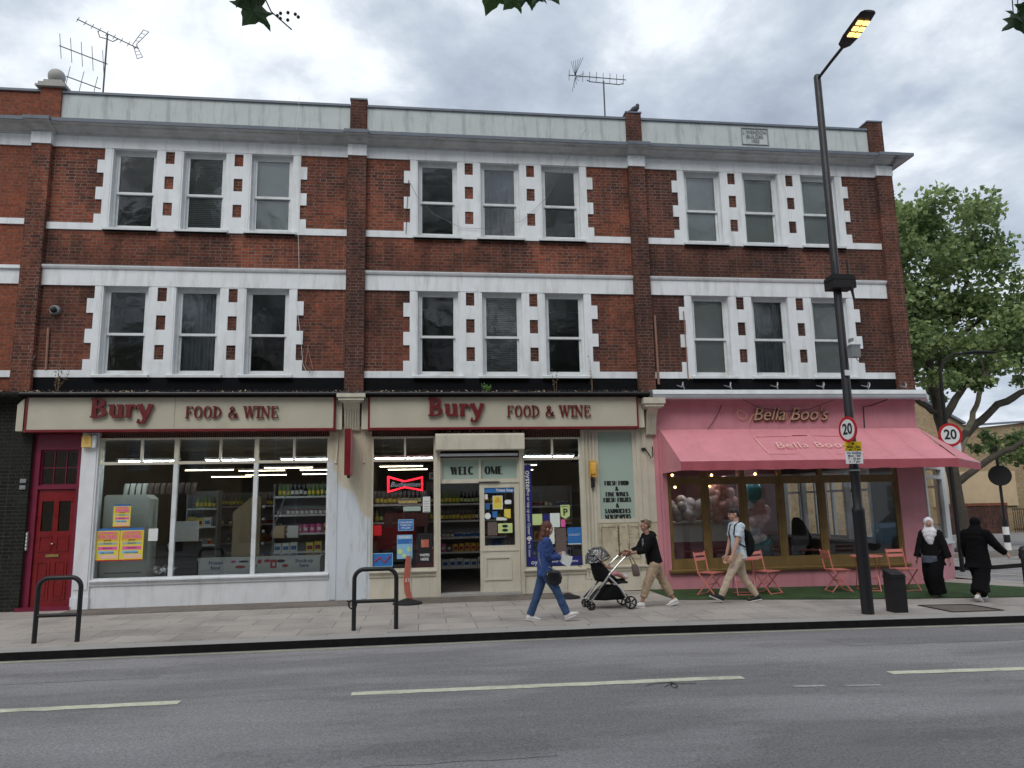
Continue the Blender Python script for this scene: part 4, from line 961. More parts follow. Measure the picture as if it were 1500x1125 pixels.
for i in range(1, 9):
    t = i/9-.0; 
    seam = MB()
    for j in range(8):
        ii = i*4; a = vs_c[j*37+ii]; b_ = vs_c[(j+1)*37+ii]; seam.bar(Vector(a)+Vector((0, 0, .003)), Vector(b_)+Vector((0, 0, .003)), .022, .003)
    seam.build('canopy_seam', M['awning_cloth'], aw)
# printing on the canopy, laid on its slope
sl_n = Vector((0, (B0-A0).y, (B0-A0).z)); ang = math.atan2(-(B0-A0).z, -(B0-A0).y)      # slope angle from horizontal
def on_slope(x, s): p = A0.lerp(B0, s); return Vector((x, p.y, p.z-.045*math.sin(PI*s)+.014))
def slope_bar(x0, s0, x1, s1, wd=.02):
    c = MB(); n = 8
    for i in range(n): c.bar(on_slope(x0+(x1-x0)*i/n, s0+(s1-s0)*i/n), on_slope(x0+(x1-x0)*(i+1)/n, s0+(s1-s0)*(i+1)/n), wd, .002)
    return c
c = MB()
for a in ((6.95, .22, 7.75, .22), (8.25, .22, 8.95, .22), (6.95, .22, 6.95, .78), (8.95, .22, 8.95, .78), (6.95, .78, 7.55, .78), (8.35, .78, 8.95, .78)):
    c2 = slope_bar(*a); c.add(c2.v, c2.f)
c.build('printed_border', M['pale_print'], aw)
text('Bella Boos', .34, M['pale_print'], on_slope(8.02, .52)+Vector((0, -.004, .012)), aw, 'printed_name', shear=.15, rot=(ang, 0, 0), bold=-.002, space=1.1)
c = MB()
for dx_ in (-.14, -.07, 0, .07, .14): p = on_slope(7.98+dx_, .2); c.ell(p+Vector((0, 0, 0)), (.04, .03, .006), 8, 4)
c.build('printed_crown', M['pale_print'], aw)
# silver awning housing with lamp brackets above it
sb = thing('light_trough', 'long white and silver metal trough above the pink fascia', 'lighting trough', (8, -.2, 3.9))
c = MB(); c.extr([(-.02, 3.86), (-.34, 3.84), (-.36, 3.865), (-.36, 3.95), (-.33, 4.03), (-.02, 4.05)], 4.80, 10.92); c.build('trough_body', M['aluminium'], sb)
c = MB(); c.extr([(-.365, 3.935), (-.372, 3.945), (-.345, 4.035), (-.02, 4.06), (-.02, 4.052), (-.33, 4.03)], 4.80, 10.92); c.build('trough_cover', M['white_frame'], sb)
for x in (5.45, 6.5, 7.55, 8.6, 9.65, 10.5):
    c = MB(); c.tube([(x, -.02, 4.18)]+[(x+.02*i, -.16+.14*math.cos(R(180-i*22.5))+.0, 4.10+.12*math.sin(R(i*22.5))) for i in range(9)], .013, 6); c.build('bracket', M['aluminium'], sb)
c = MB(); c.obox((11.03, -.10, 3.93), (.10, .06, -.045), (-.03, .07, 0), (.012, .0, .05)); c.build('end_lamp', M['white_frame'], sb)
# script sign on the fascia
sg = thing('shop_sign', 'gold script lettering fixed to the pink fascia above the awning', 'shop sign', (7.9, -.05, 3.4))
for i, (dx_, dz_, mt) in enumerate(((0, 0, 'gold_letter'), (.018, -.018, 'brown_strap'))):
    text("Bella Boo's", .40, M[mt], (7.90+dx_, -.075+.03*i, 3.54+dz_), sg, 'lettering' if i == 0 else 'letter_offset_copy', extrude=.012, bold=-.001 if i == 0 else .004, shear=.35, wide=.96)  # second pass: brown copy of the letters, shifted right and down behind them
c = MB()
for xc in (7.02, 7.92):
    c.tube([(xc+.30*math.cos(a)*(1-.06*k)-.02*k, -.075, 3.55+.17*math.sin(a)*(1-.05*k)+.004*k) for k, a in enumerate([R(150+d*18) for d in range(16)])], .009, 6)
    c.tube([(xc-.05+.012*k, -.08, 3.36+.03*k-.0012*k*k) for k in range(14)], .008, 6)
c.build('swash', M['gold_letter'], sg)
# ------------------------------------------------------------------ street furniture
def disc(mb, c, r, nrm, depth=.008, n=32, r_in=0.):
    c = Vector(c); nrm = Vector(nrm).normalized(); a = nrm.cross(Vector((0, 0, 1))).normalized(); b = a.cross(nrm)
    f = [c+nrm*depth/2+r*(math.cos(2*PI*k/n)*a+math.sin(2*PI*k/n)*b) for k in range(n)]; k_ = [p-nrm*depth for p in f]
    if r_in:
        fi = [c+nrm*depth/2+r_in*(math.cos(2*PI*k/n)*a+math.sin(2*PI*k/n)*b) for k in range(n)]
        mb.add(f+fi+k_, [(k, (k+1) % n, n+(k+1) % n, n+k) for k in range(n)]+[(k, 2*n+k, 2*n+(k+1) % n, (k+1) % n) for k in range(n)]); return
    mb.add(f+k_, [tuple(range(n)), tuple(range(2*n-1, n-1, -1))]+[(k, n+k, n+(k+1) % n, (k+1) % n) for k in range(n)])
def speed_sign(label, c, r, ang, txt='20'):
    """ang: heading of the sign's normal, degrees from +x"""
    t = local_thing('speed_sign', label, 'road sign', c, R(ang+90))
    # local frame: sign faces -y
    m = MB(); disc(m, (0, 0, 0), r, (0, -1, 0), .01, r_in=r*.78); disc(m, (0, .006, 0), r, (0, -1, 0), .006); m.build('red_ring', M['sign_red'], t)
    m = MB(); disc(m, (0, -.002, 0), r*.78, (0, -1, 0), .006); m.build('sign_face', M['sign_white'], t)
    text(txt, r*1.16, M['ink'], (0, -.0085, 0), t, 'numerals', bold=r*.028, wide=.92, extrude=.001)
    m = MB(); m.box(-.03, .03, .006, .05, -.04, .04); m.build('bracket', M['grey_box'], t)
    return t
lp = thing('street_lamp', 'tall black street lamp with a lit flat head leaning over the road', 'street lamp', (6.92, -3.85, -.05))
c = MB(); c.lathe((6.92, -3.85, 0), [(.092, -.06), (.092, 1.50), (.096, 1.51), (.096, 1.56), (.073, 1.60), (.073, 2.16), (.079, 2.17), (.079, 2.22), (.070, 2.25), (.059, 9.02), (.045, 9.06)], 20); c.build('pole', M['black_paint'], lp)
c = MB(); c.tube([(6.92, -3.88, 8.98), (6.93, -4.28, 9.04), (6.95, -4.70, 9.10)], .026, 8); c.build('arm', M['black_paint'], lp)
hd = MB(); n = 20
hy = lambda y: -3.85+(y+3.85)*.90
def headring(y, w_, z, h): return ((6.95, hy(y), z-.04), (w_*.92, 0, 0), (0, 0, h*.9))
hd.loft([headring(-4.70, .05, 9.13, .03), headring(-4.76, .12, 9.14, .045), headring(-4.95, .155, 9.165, .05), headring(-5.35, .155, 9.22, .042), headring(-5.50, .14, 9.24, .03), headring(-5.54, .10, 9.245, .02)], 20)
hd.build('lamp_head', M['black_paint'], lp)
for i in range(3):
    y = -5.06-i*.135; c = MB()
    for k in (-.055, .055): c.obox((6.95+k, hy(y), 9.087+.15*(-y-5.06)), (.044, 0, 0), (0, .038, -.006), (0, 0, .008))
    c.build('led_panel', M['led_warm'], lp)
for z in (2.16, 2.98): c = MB(); c.lathe((6.92, -3.85, 0), [(.088, z), (.088, z+.02)], 16); c.build('band', M['grey_box'], lp)
t = thing('cabinet', 'black metal cabinet with aerials strapped round the street lamp pole', 'box', (6.95, -3.9, 5.3))
c = MB(); c.box(6.76, 7.16, -4.02, -3.74, 5.16, 5.36); c.box(6.78, 7.14, -4.0, -3.76, 5.36, 5.39); c.box(6.75, 7.17, -4.025, -3.735, 5.30, 5.315); c.build('cabinet_body', M['black_matt'], t)
c = MB(); c.tube([(6.82, -3.98, 5.38), (6.82, -3.98, 5.62)], .016); c.build('aerial', M['black_paint'], t)
c = MB(); c.tube([(7.06, -3.98, 5.38), (7.06, -3.98, 5.62)], .016); c.build('aerial', M['black_paint'], t)
c = MB(); c.tube([(7.08, -4.0, 5.17), (7.09, -4.0, 5.08), (7.11, -4.0, 4.93)], [.035, .022, .016]); c.build('aerial', M['black_paint'], t)
t = thing('junction_box', 'small grey box with a looped cable on the street lamp pole', 'box', (7.0, -3.95, 4.0))
c = MB(); c.box(6.93, 7.08, -4.08, -3.96, 3.98, 4.17); c.box(6.92, 7.09, -4.085, -3.955, 4.16, 4.185); c.build('box_body', M['grey_box'], t)
c = MB(); c.tube([(7.06, -4.0, 3.99)]+[(7.10+.05*math.cos(a), -4.0, 3.97+.05*math.sin(a)) for a in [R(180+30*i) for i in range(10)]], .006, 6); c.build('cable', M['wire_black'], t)
c = MB(); c.obox((6.98, -4.0, 4.27), (.03, .0, .01), (0, .03, 0), (0, 0, .03)); c.build('clamp', M['grey_box'], t)
c = MB(); c.box(6.865, 6.955, -3.935, -3.926, 3.70, 3.79); tag(c.build('label_plate', M['sign_white']), 'small white label stuck on the street lamp pole below the grey box', 'label')
speed_sign('20 speed limit sign turned sideways on the street lamp pole before the awning', (6.76, -4.03, 2.81), .205, 188)
t = local_thing('parking_sign', 'yellow and white loading plate below the 20 sign on the street lamp pole', 'road sign', (6.85, -3.99, 2.45), R(-8))
MB().box(-.135, .135, .0, .008, .02, .17).build('yellow_plate', M['plate_yellow'], t); MB().box(-.135, .135, .0, .008, -.18, .018).build('white_plate', M['sign_white'], t)
for s, z, sz in (('Mon - Sat', .085, .055), ('7 am - 7 pm', .043, .048)): text(s, sz, M['ink'], (0, -.003, z), t, 'lettering', extrude=.001, bold=.0008)
m = MB(); disc(m, (0, -.002, .138), .018, (0, -1, 0), .003, 16); m.build('loading_symbol', M['ink'], t)
for i, s in enumerate(('No loading', 'Mon - Sat', '7 - 10 am', '4 - 7 pm')): text(s, .05, M['ink_blue'] if i == 0 else M['ink'], (0, -.003, -.01-.046*i), t, 'lettering', extrude=.001, bold=.0008)
c = MB(); c.box(-.14, .14, .008, .014, .018, .022); c.build('backing_rail', M['grey_box'], t)
# bollards
t = thing('bollard', 'squat black square bollard beside the foot of the street lamp', 'bollard', (7.50, -3.72, -.05))
c = MB(); c.add([(x, y, z) for z, q in ((-.06, .112), (.0, .112)) for x, y in ((7.5-q, -3.72-q), (7.5+q, -3.72-q), (7.5+q, -3.72+q), (7.5-q, -3.72+q))]+[(7.385, -3.835, .53), (7.615, -3.835, .53), (7.615, -3.605, .60), (7.385, -3.605, .60)],
   [(0,1,5,4), (1,2,6,5), (2,3,7,6), (3,0,4,7), (4,5,9,8), (5,6,10,9), (6,7,11,10), (7,4,8,11), (8,9,10,11)]); c.build('post', M['black_paint'], t)
c = MB(); c.box(7.375, 7.625, -3.845, -3.595, .48, .50); c.build('collar', M['black_paint'], t)
t = thing('bollard', 'black round topped bollard at the right edge of the photo', 'bollard', (9.72, -3.85, -.08))
c = MB(); c.lathe((9.72, -3.85, -.08), [(.075, 0), (.075, .1), (.062, .12), (.058, .78), (.08, .80), (.085, .86), (.07, .90), (.078, .93), (.05, .98), (.02, .995)], 18); c.build('post', M['black_paint'], t)
# cycle stands
def stand(x0, x1, y, label, top=.86, zc=.36, tilt=0.):
    t = thing('cycle_stand', label, 'cycle stand', ((x0+x1)/2, y, 0), group='black hoop cycle stands')
    r = .14; c = MB(); pts = [(x0, y, -.05), (x0+tilt*.5, y, top-r)]
    pts += [(x0+tilt+r-r*math.cos(a), y, top-r+r*math.sin(a)) for a in [R(10*i) for i in range(1, 9)]]
    pts += [(x1-tilt*0-r+r*math.sin(a), y, top-r+r*math.cos(a)) for a in [R(10*i) for i in range(1, 9)]]+[(x1, y, top-r), (x1, y, -.05)]
    c.tube(pts, .032, 12); c.build('hoop', M['black_paint'], t)
    c = MB(); c.tube([(x0, y, zc), (x1, y, zc)], .026, 10); c.build('cross_bar', M['black_paint'], t)
    return t
stand(-5.18, -4.63, -3.78, 'black hoop cycle stand before the red door')
s2 = stand(-.92, -.32, -3.77, 'black hoop cycle stand with a broken lock, before the cream shopfront', .85, .40)
c = MB(); c.tube([(-.94+.055*math.cos(a), -3.78+.02*math.sin(2*a), .36+.06*math.sin(a)) for a in [R(30*i) for i in range(13)]], .012, 6, cap=False); c.tube([(-.98, -3.78, .40), (-1.02, -3.79, .41)], .012, 6); tag(c.build('broken_lock', M['black_matt']), 'loop of a broken black lock hanging on the right cycle stand', 'lock')
# torn banner on a round base, and an empty base
t = thing('banner_stand', 'torn curved red banner on a black weighted base beside the shop door', 'banner', (-.2, -.95, 0))
c = MB(); c.lathe((-.2, -.95, 0), [(.27, 0), (.26, .03), (.12, .07), (.04, .10)], 20); c.build('base', M['black_matt'], t)
c = MB(); P = [(-.14, .06), (-.20, .22), (-.215, .42), (-.20, .62), (-.175, .85)]; c.add([(x+d, -.95+yy, z) for x, z in P for d, yy in ((-.055, 0), (.055, .02))], [(2*i, 2*i+1, 2*i+3, 2*i+2) for i in range(4)]); c.build('torn_banner', M['flag_red'], t)
text('£1', .09, M['sign_white'], (-.2, -.96, .42), t, 'printing', extrude=.001)
c = MB(); c.tube([(-.12, -.94, .06), (-.13, -.94, .5), (-.16, -.94, 1.12)], .007, 6); c.build('rod', M['steel'], t)
t = thing('weighted_foot', 'round black weighted base standing empty by the right shop window', 'stand base', (2.77, -.92, 0))
c = MB(); c.lathe((2.77, -.92, 0), [(.24, 0), (.23, .03), (.10, .06), (.03, .09)], 20); c.build('base', M['black_matt'], t)
c = MB(); c.tube([(2.77, -.92, .08), (2.79, -.92, .45)], .006, 6); c.build('rod', M['steel'], t)
# red projecting sign box
t = thing('projecting_sign', 'blank dark red box sign sticking out of the pier between the shop signs', 'sign', (-1.34, -.3, 2.8))
c = MB(); c.box(-1.40, -1.29, -.62, -.12, 2.36, 3.24); c.build('sign_box', M['oxblood'], t)
c = MB(); c.box(-1.289, -1.284, -.60, -.14, 2.38, 3.22); c.build('sign_face', M['pink_panel'], t)
c = MB(); c.cyl((-1.34, -.36, 2.36), (-1.34, -.36, 2.31), .03); c.build('lamp_knob', M['black_matt'], t)
for x, y in ((-1.58, -.055), (-1.04, -.055)):
    c = MB(); c.tube([(x, y, 3.24), (x-.01, y, 2.9), (x-.03, y, 2.66), (x-.035, y, 2.62)], [.012, .012, .014, .03], 8); tag(c.build('hanging_cable', M['cream']), ('left' if x < -1.3 else 'right')+' of the two cream painted cable ends hanging beside the red box sign', 'cable')
# alarm boxes
t = thing('alarm_box', 'faded yellow alarm box under the left end of the first shop sign', 'alarm box', (-6.2, -.1, 3.05))
c = MB(); c.box(-6.30, -6.13, -.17, -.06, 2.97, 3.17); c.prism([(-6.30, 3.17), (-6.13, 3.17), (-6.17, 3.20), (-6.26, 3.20)], -.17, -.06); c.build('cover', M['alarm_yellow'], t)
c = MB(); c.box(-6.128, -6.06, -.15, -.06, 2.96, 3.19); c.build('back_box', M['white_frame'], t)
text('8', .16, M['orange_box'], (-6.215, -.175, 3.08), t, 'printing', extrude=.001)
t = thing('orange_box', 'small orange box with a black handset on the fluted cream pilaster', 'box', (3.5, -.1, 2.4))
c = MB(); c.box(3.47, 3.60, -.15, -.055, 2.27, 2.60); c.extr([(-.17, 2.33), (-.15, 2.33), (-.15, 2.56), (-.17, 2.52)], 3.485, 3.585); c.build('cover', M['orange_box'], t)
c = MB(); c.box(3.49, 3.56, -.12, -.06, 2.06, 2.24); c.box(3.485, 3.5, -.16, -.12, 2.24, 2.42); c.build('handset', M['black_matt'], t)
c = MB(); c.tube([(4.60, -.05, 2.83), (4.66, -.1, 2.83)], .03, 8); c.tube([(4.66, -.1, 2.83), (4.74, -.11, 2.70), (4.77, -.11, 2.64), (4.81, -.11, 2.68), (4.81, -.11, 2.88)], .012, 6); tag(c.build('wall_hook', M['black_matt']), 'black iron hook on the cream end pilaster next to the pink cafe', 'hook')
t = thing('security_camera', 'small dome camera on the bricks at the upper left', 'security camera', (-7.0, -.1, 5.65))
c = MB(); c.cyl((-7.03, .0, 5.66), (-7.03, -.06, 5.66), .10, .09, 16); c.build('camera_base', M['grey_box'], t)
c = MB(); c.ell((-7.03, -.09, 5.65), .06, 12, 8); c.build('dome', M['black_paint'], t)
# pipes and cables on the facade
def pipe(name, pts, r, mat, label, cat='pipe'): c = MB(); c.tube(pts, r, 6); return tag(c.build(name, M[mat]), label, cat)
pipe('pipe', [(-7.10, -.03, 4.48), (-7.12, -.03, 5.30)], .022, 'rust_pipe', 'short rusty pipe on the bricks below the dome camera')
pipe('pipe', [(5.04, -.04, 4.20), (5.03, -.04, 5.70)], .028, 'rust_pipe', 'pinkish pipe running down the bricks left of the windows above the cafe')
pipe('pipe', [(5.70, -.04, 4.30), (5.68, -.04, 5.80)], .012, 'rust_pipe', 'thin brown pipe against the white window surround above the cafe')
pipe('cable', [(-2.47, -.37, 10.2), (-2.5, -.38, 9.5), (-2.48, -.12, 9.2), (-2.46, -.06, 7.3), (-2.42, -.10, 6.6), (-2.47, -.06, 5.9), (-2.36, -.05, 5.2), (-2.30, -.05, 4.6), (-2.2, -.1, 4.4)], .004, 'paper_white', 'thin white cable running down the left building by its third windows', 'cable')
pipe('cable', [(-.22, -.05, 8.60), (-.05, -.06, 8.25), (.3, -.06, 7.85), (.9, -.06, 7.55), (1.5, -.06, 7.55), (2.2, -.06, 7.75), (2.8, -.06, 8.35), (3.3, -.3, 9.3), (3.6, -.4, 9.75)], .0035, 'wire_grey', 'thin black cable sagging across the upper windows of the middle building', 'cable')
pipe('cable', [(-.22, -.05, 8.58), (-.25, -.05, 8.0), (-.27, -.05, 7.4)], .006, 'wire_black', 'thin black cable hanging down left of the upper middle windows', 'cable')
pipe('cable', [(-2.2, -.05, 5.0), (-2.25, -.06, 4.6), (-2.15, -.06, 4.42), (-2.1, -.06, 4.5), (-2.2, -.06, 4.9)], .008, 'rust_pipe', 'tangle of brown cable beside the third lower window of the left building', 'cable')
pipe('cable', [(6.4, -.06, 3.76), (6.32, -.06, 3.6), (6.15, -.06, 3.35), (6.05, -.06, 3.24)], .007, 'wire_black', 'short black wire slanting down the pink fascia left of the gold lettering', 'cable')
pipe('cable', [(6.75, -.36, 3.82), (7.2, -.13, 3.68), (7.8, -.12, 3.60), (8.3, -.13, 3.64), (8.8, -.36, 3.82)], .006, 'wire_black', 'thin black wire sagging over the gold lettering', 'cable')
pipe('cable', [(10.0, -.36, 3.82), (9.8, -.06, 3.73), (9.62, -.06, 3.70), (9.60, -.06, 3.24)], .012, 'wire_black', 'black wire hooked down the right end of the pink fascia', 'cable')
pipe('cable', [(-7.36, -.1, 4.0), (-7.34, -.1, 4.6), (-7.28, -.1, 4.75)], .007, 'wire_grey', 'short grey cable rising from the left end of the ledge', 'cable')
# weeds growing on the ledge
def weed(x, h, n, mat, label, y=-.2, spread=.25, z=4.0):
    c = MB()
    for i in range(n):
        a = R(random.uniform(0, 360)); l_ = h*random.uniform(.5, 1); p = Vector((x+random.uniform(-.03, .03), y, z)); pts = [p]; d = Vector((math.cos(a)*spread, math.sin(a)*spread*.6, 1))
        for k in range(6): d += Vector((random.uniform(-.2, .2), random.uniform(-.1, .1), -.05*spread)); pts.append(pts[-1]+d.normalized()*l_/6)
        c.tube(pts, [.006*(1-k/8) for k in range(7)], 5)
        for k in range(2, 7):
            for s in range(3):
                q = pts[k]; u = Vector((random.uniform(-1, 1), random.uniform(-1, 1), random.uniform(-.2, 1))).normalized()*random.uniform(.02, .06); v = u.orthogonal().normalized()*.010
                c.add([q, q+u*.5+v, q+u, q+u*.5-v], [(0, 1, 2, 3)])
    return tag(c.build('weed', M[mat]), label, 'weed')
weed(-6.78, .75, 5, 'weed_dry', 'dry brown weed growing from the ledge near the left end of the first sign', spread=.3)
weed(1.38, .22, 9, 'weed_green', 'fresh green weed tuft on the ledge over the second sign', spread=.7)
weed(2.78, .75, 2, 'weed_dry', 'thin dry stalk on the ledge below the third middle window', spread=.1)
weed(3.55, .8, 2, 'weed_dry', 'taller thin dry stalk on the ledge right of the third middle window', spread=.1)
weed(-7.9, .45, 4, 'weed_dry', 'dry weed at the left edge, over the blackened brick shop wall', spread=.4)
# aerials on the roof
def aerial(label, x, y, z0, z1, booms):
    t = thing('roof_aerial', label, 'aerial', (x, y, z0))
    c = MB(); c.tube([(x, y, z0), (x, y, z1)], .020, 8); c.build('mast', M['antenna'], t)
    for (ax_, az_, bx_, bz_, els, el, dia) in booms:
        c = MB(); a = Vector((ax_, y, az_)); b = Vector((bx_, y-.02, bz_)); c.tube([a, b], .012, 6); d = b-a
        up_ = Vector((-d.z, 0, d.x)).normalized() if dia == 'perp' else Vector((.25, -.2, 1)).normalized() if dia == 'tilt' else Vector((0, -.3, 1)).normalized()
        if up_.z < 0: up_ = -up_
        for i in range(els):
            p = a+d*(i+.1)/(els-.5); c.tube([p-up_*el, p+up_*el], .007, 5)
        bm = c.build('boom', M['antenna'], t)
    return t
ta = aerial('pair of tv aerials on one mast above the left end of the roof', -7.33, 2, 9.65, 12.95, [(-8.03, 13.29, -6.60, 12.60, 9, .07, 'perp'), (-8.37, 12.58, -7.27, 12.16, 5, .28, 'vert'), (-8.16, 11.81, -7.38, 11.52, 3, .25, 'tilt')])
c = MB()
for s in (-1, 1):
    e = [Vector((-6.75, 2, 12.72)), Vector((-6.52-.1*(s < 0), 1.98, 12.72+s*.38)), Vector((-6.72-.1*(s < 0), 2, 12.72+s*.30))]
    c.tube([e[0], e[1]], .008, 5); c.tube([e[0]+Vector((.08, 0, 0)), e[1]+Vector((.12, 0, -.05*s))], .008, 5); c.tube([e[1], e[1]+Vector((.12, 0, -.05*s))], .008, 5)
    for k in range(1, 4): q = e[0].lerp(e[1], k/4); c.tube([q, q+Vector((.10, 0, -.02*s))], .006, 5)
    c.build('reflector', M['antenna'], ta); c = MB()
c.tube([(-7.55, 2, 13.02), (-7.5, 2, 12.86), (-7.33, 2, 12.82), (-7.2, 2, 12.76), (-7.08, 2, 12.84)], .012, 6)
c.build('support_bar', M['antenna'], ta)
tb = aerial('single tv aerial with a comb of short bars above the middle building', 4.69, 2, 9.65, 12.42, [(3.78, 12.53, 5.28, 12.47, 9, .13, 'vert')])
c = MB(); c.tube([(4.25, 2, 12.42), (4.35, 2, 12.38), (5.1, 2, 12.34), (5.2, 2, 12.38)], .012, 6); c.build('support_bar', M['antenna'], tb); c = MB()
for i in range(6):
    for s in (-1, 1): c.tube([(3.95, 2, 12.5+s*.02), (3.86+i*.04, 2-.1*i, 12.5+s*(.42-.04*i))], .006, 5)
c.build('reflector', M['antenna'], tb)
# pigeon on the second parapet pier
bd = MB(); bd.ell((4.83, 0, 10.50), (.13, .065, .07), 14, 10, Matrix.Rotation(R(-35), 3, 'Y')); bd.ell((4.90, 0, 10.60), (.042, .038, .045)); bd.tube([(4.88, 0, 10.53), (4.90, 0, 10.60)], [.05, .036]); bd.tube([(4.93, 0, 10.60), (4.965, 0, 10.59)], [.012, .004]); bd.loft([((4.74, 0, 10.46), (0, .04, 0), (0, 0, .02)), ((4.62, 0, 10.42), (0, .035, 0), (0, 0, .008))], 8)
bd.tube([(4.85, .02, 10.45), (4.85, .02, 10.41)], .008); bd.tube([(4.85, -.02, 10.45), (4.85, -.02, 10.41)], .008)
pg = remesh(bd, 'pigeon', M['pigeon'], None, .008, 3); tag(pg, 'dark pigeon perched on the brick pier between the middle and right parapets', 'bird')
# ------------------------------------------------------------------ bistro chairs and tables
def chair(label, loc, rz):
    t = local_thing('bistro_chair', label, 'chair', loc, R(rz), group='folding chairs outside the cafe')
    w_ = .19
    for s in (-1, 1):
        c = MB(); c.bar((-.22, s*w_, .80), (-.15, s*w_, .42), .022, .012, (0, 1, 0)); c.bar((-.15, s*w_, .42), (.20, s*w_, .0), .022, .012, (0, 1, 0)); c.build('long_leg', M['salmon'], t)
        c = MB(); c.bar((.17, s*(w_-.02), .41), (-.20, s*(w_-.02), 0), .022, .012, (0, 1, 0)); c.build('short_leg', M['salmon'], t)
    c = MB()
    for i in range(6): c.box(-.17+i*.062, -.125+i*.062, -.195, .195, .412, .424)
    c.build('seat', M['salmon'], t)
    c = MB()
    for z in (.66, .75): c.obox((-.20-(z-.66)*.22, 0, z), (0, w_+.012, 0), (-.006, 0, .028), (.006, 0, .0015))
    c.build('backrest', M['salmon'], t)
    for x_, z_ in ((.19, .015), (-.19, .015), (.03, .205)): c = MB(); c.bar((x_, -w_, z_), (x_, w_, z_), .015, .015); c.build('stretcher', M['salmon'], t)
    return t
def cafe_table(label, loc, rz):
    t = local_thing('bistro_table', label, 'table', loc, R(rz), group='round tables outside the cafe')
    c = MB(); c.lathe((0, 0, .65), [(.28, 0), (.30, .004), (.30, .022), (.28, .026)], 28); c.build('table_top', M['salmon'], t)
    for s in (-1, 1):
        c = MB(); c.bar((-.19, s*.2, .65), (.22, s*.2, 0), .022, .014, (0, 1, 0)); c.build('leg', M['salmon'], t)
        c = MB(); c.bar((.19, s*.17, .65), (-.22, s*.17, 0), .022, .014, (0, 1, 0)); c.build('leg', M['salmon'], t)
    for x_, q_, z_ in ((.21, .2, .02), (-.21, .17, .02), (.1, .2, .22)): c = MB(); c.bar((x_, -q_, z_), (x_, q_, z_), .016, .016); c.build('stretcher', M['salmon'], t)
    return t
chair('salmon folding chair left of the walking man', (5.52, -1.05, -.02), -52)
chair('salmon folding chair just right of the walking man', (6.66, -1.02, -.03), -58)
chair('salmon folding chair seen from the side, left of the street lamp', (8.12, -1.0, -.045), -6)
chair('salmon folding chair at the right end of the pink cafe front', (9.50, -1.05, -.065), -84)
cafe_table('round salmon table half hidden behind the walking man', (6.15, -1.15, -.025), 75)
cafe_table('round salmon table right behind the street lamp', (8.78, -.98, -.055), 68)
# ------------------------------------------------------------------ far side of the side road
t = thing('street_lamp', 'grey street lamp with a curved arm in front of the plane tree', 'street lamp', (13.50, 2.5, -.12))
c = MB(); c.tube([(13.50, 2.5, -.12), (13.50, 2.5, 4.5), (13.52, 2.5, 4.95), (13.66, 2.5, 5.28), (13.95, 2.5, 5.44), (14.3, 2.5, 5.47)], [.055, .045, .04, .035, .03, .03], 10); c.build('pole', M['black_matt'], t)
c = MB(); c.loft([((14.25, 2.5, 5.47), (0, .05, 0), (0, 0, .03)), ((14.5, 2.5, 5.49), (0, .13, 0), (0, 0, .045)), ((15.0, 2.5, 5.49), (0, .12, 0), (0, 0, .035)), ((15.15, 2.5, 5.48), (0, .06, 0), (0, 0, .02))], 14); c.build('lamp_head', M['black_matt'], t)
speed_sign('20 speed limit sign facing the road on the grey lamp behind the awning', (13.50, 2.38, 3.30), .30, -100)
speed_sign('red rimmed round sign mostly hidden behind the 20 sign and the awning', (13.84, 2.62, 3.0), .30, -60, ' ')
t = thing('beacon_pole', 'slim pole with a black round sign back and a striped black and white foot', 'sign post', (20.5, 9.2, -.14))
c = MB(); c.tube([(20.5, 9.2, -.14), (20.5, 9.2, 3.5)], .05, 10); c.build('pole', M['black_paint'], t)
for i in range(4): c = MB(); c.cyl((20.5, 9.2, -.14+i*.27), (20.5, 9.2, -.14+(i+1)*.27), .105, None, 14); c.build('stripe', M['sign_white' if i % 2 == 0 else 'black_paint'], t)
c = MB(); disc(c, (20.45, 9.1, 2.46), .36, (-.5, -.85, 0), .05, 28); c.build('sign_back', M['black_matt'], t)
yb = thing('brick_building', 'pale yellow brick building with a sloping gable beyond the side road', 'building', (34, 22, 0))
c = MB(); c.prism([(20, -.2), (60, -.2), (60, 6.9), (38, 6.3), (33.2, 5.75), (30.6, 5.5), (29.55, 5.66), (27.1, 7.06), (24, 8.8), (20, 8.8)], 22, 36); c.build('wall', M['brick_yellow'], yb)
c = MB(); c.bar((24, 21.95, 8.84), (29.6, 21.95, 5.72), .3, .12, (0, 0, 1)); c.bar((29.6, 21.95, 5.6), (33.2, 21.95, 5.8), .3, .1); c.bar((33.2, 21.95, 5.8), (60, 21.95, 6.95), .3, .1); c.build('coping', M['lead'], yb)
MB().box(27.2, 32.2, 21.88, 22, 1.25, 3.1).build('rendered_panel', M['stone_beige'], yb)
t = thing('garden_wall', 'low red brick wall beneath the pale rendered panel', 'wall', (29, 20.6, 0)); MB().box(27, 30.3, 20.5, 20.75, -.14, 1.28).build('wall', M['brick_dark'], t); MB().box(27, 30.32, 20.46, 20.79, 1.28, 1.42).build('coping', M['brick_orange'], t)
t = thing('railing', 'black iron railing between the low brick wall and the hedge', 'railing', (30.9, 20, 0)); c = MB()
for i in range(13): c.box(30.35+i*.12, 30.37+i*.12, 20.2, 20.22, -.1, 1.15)
c.box(30.32, 31.85, 20.19, 20.23, 1.05, 1.09); c.box(30.32, 31.85, 20.19, 20.23, .05, .09); c.build('bars', M['black_paint'], t)
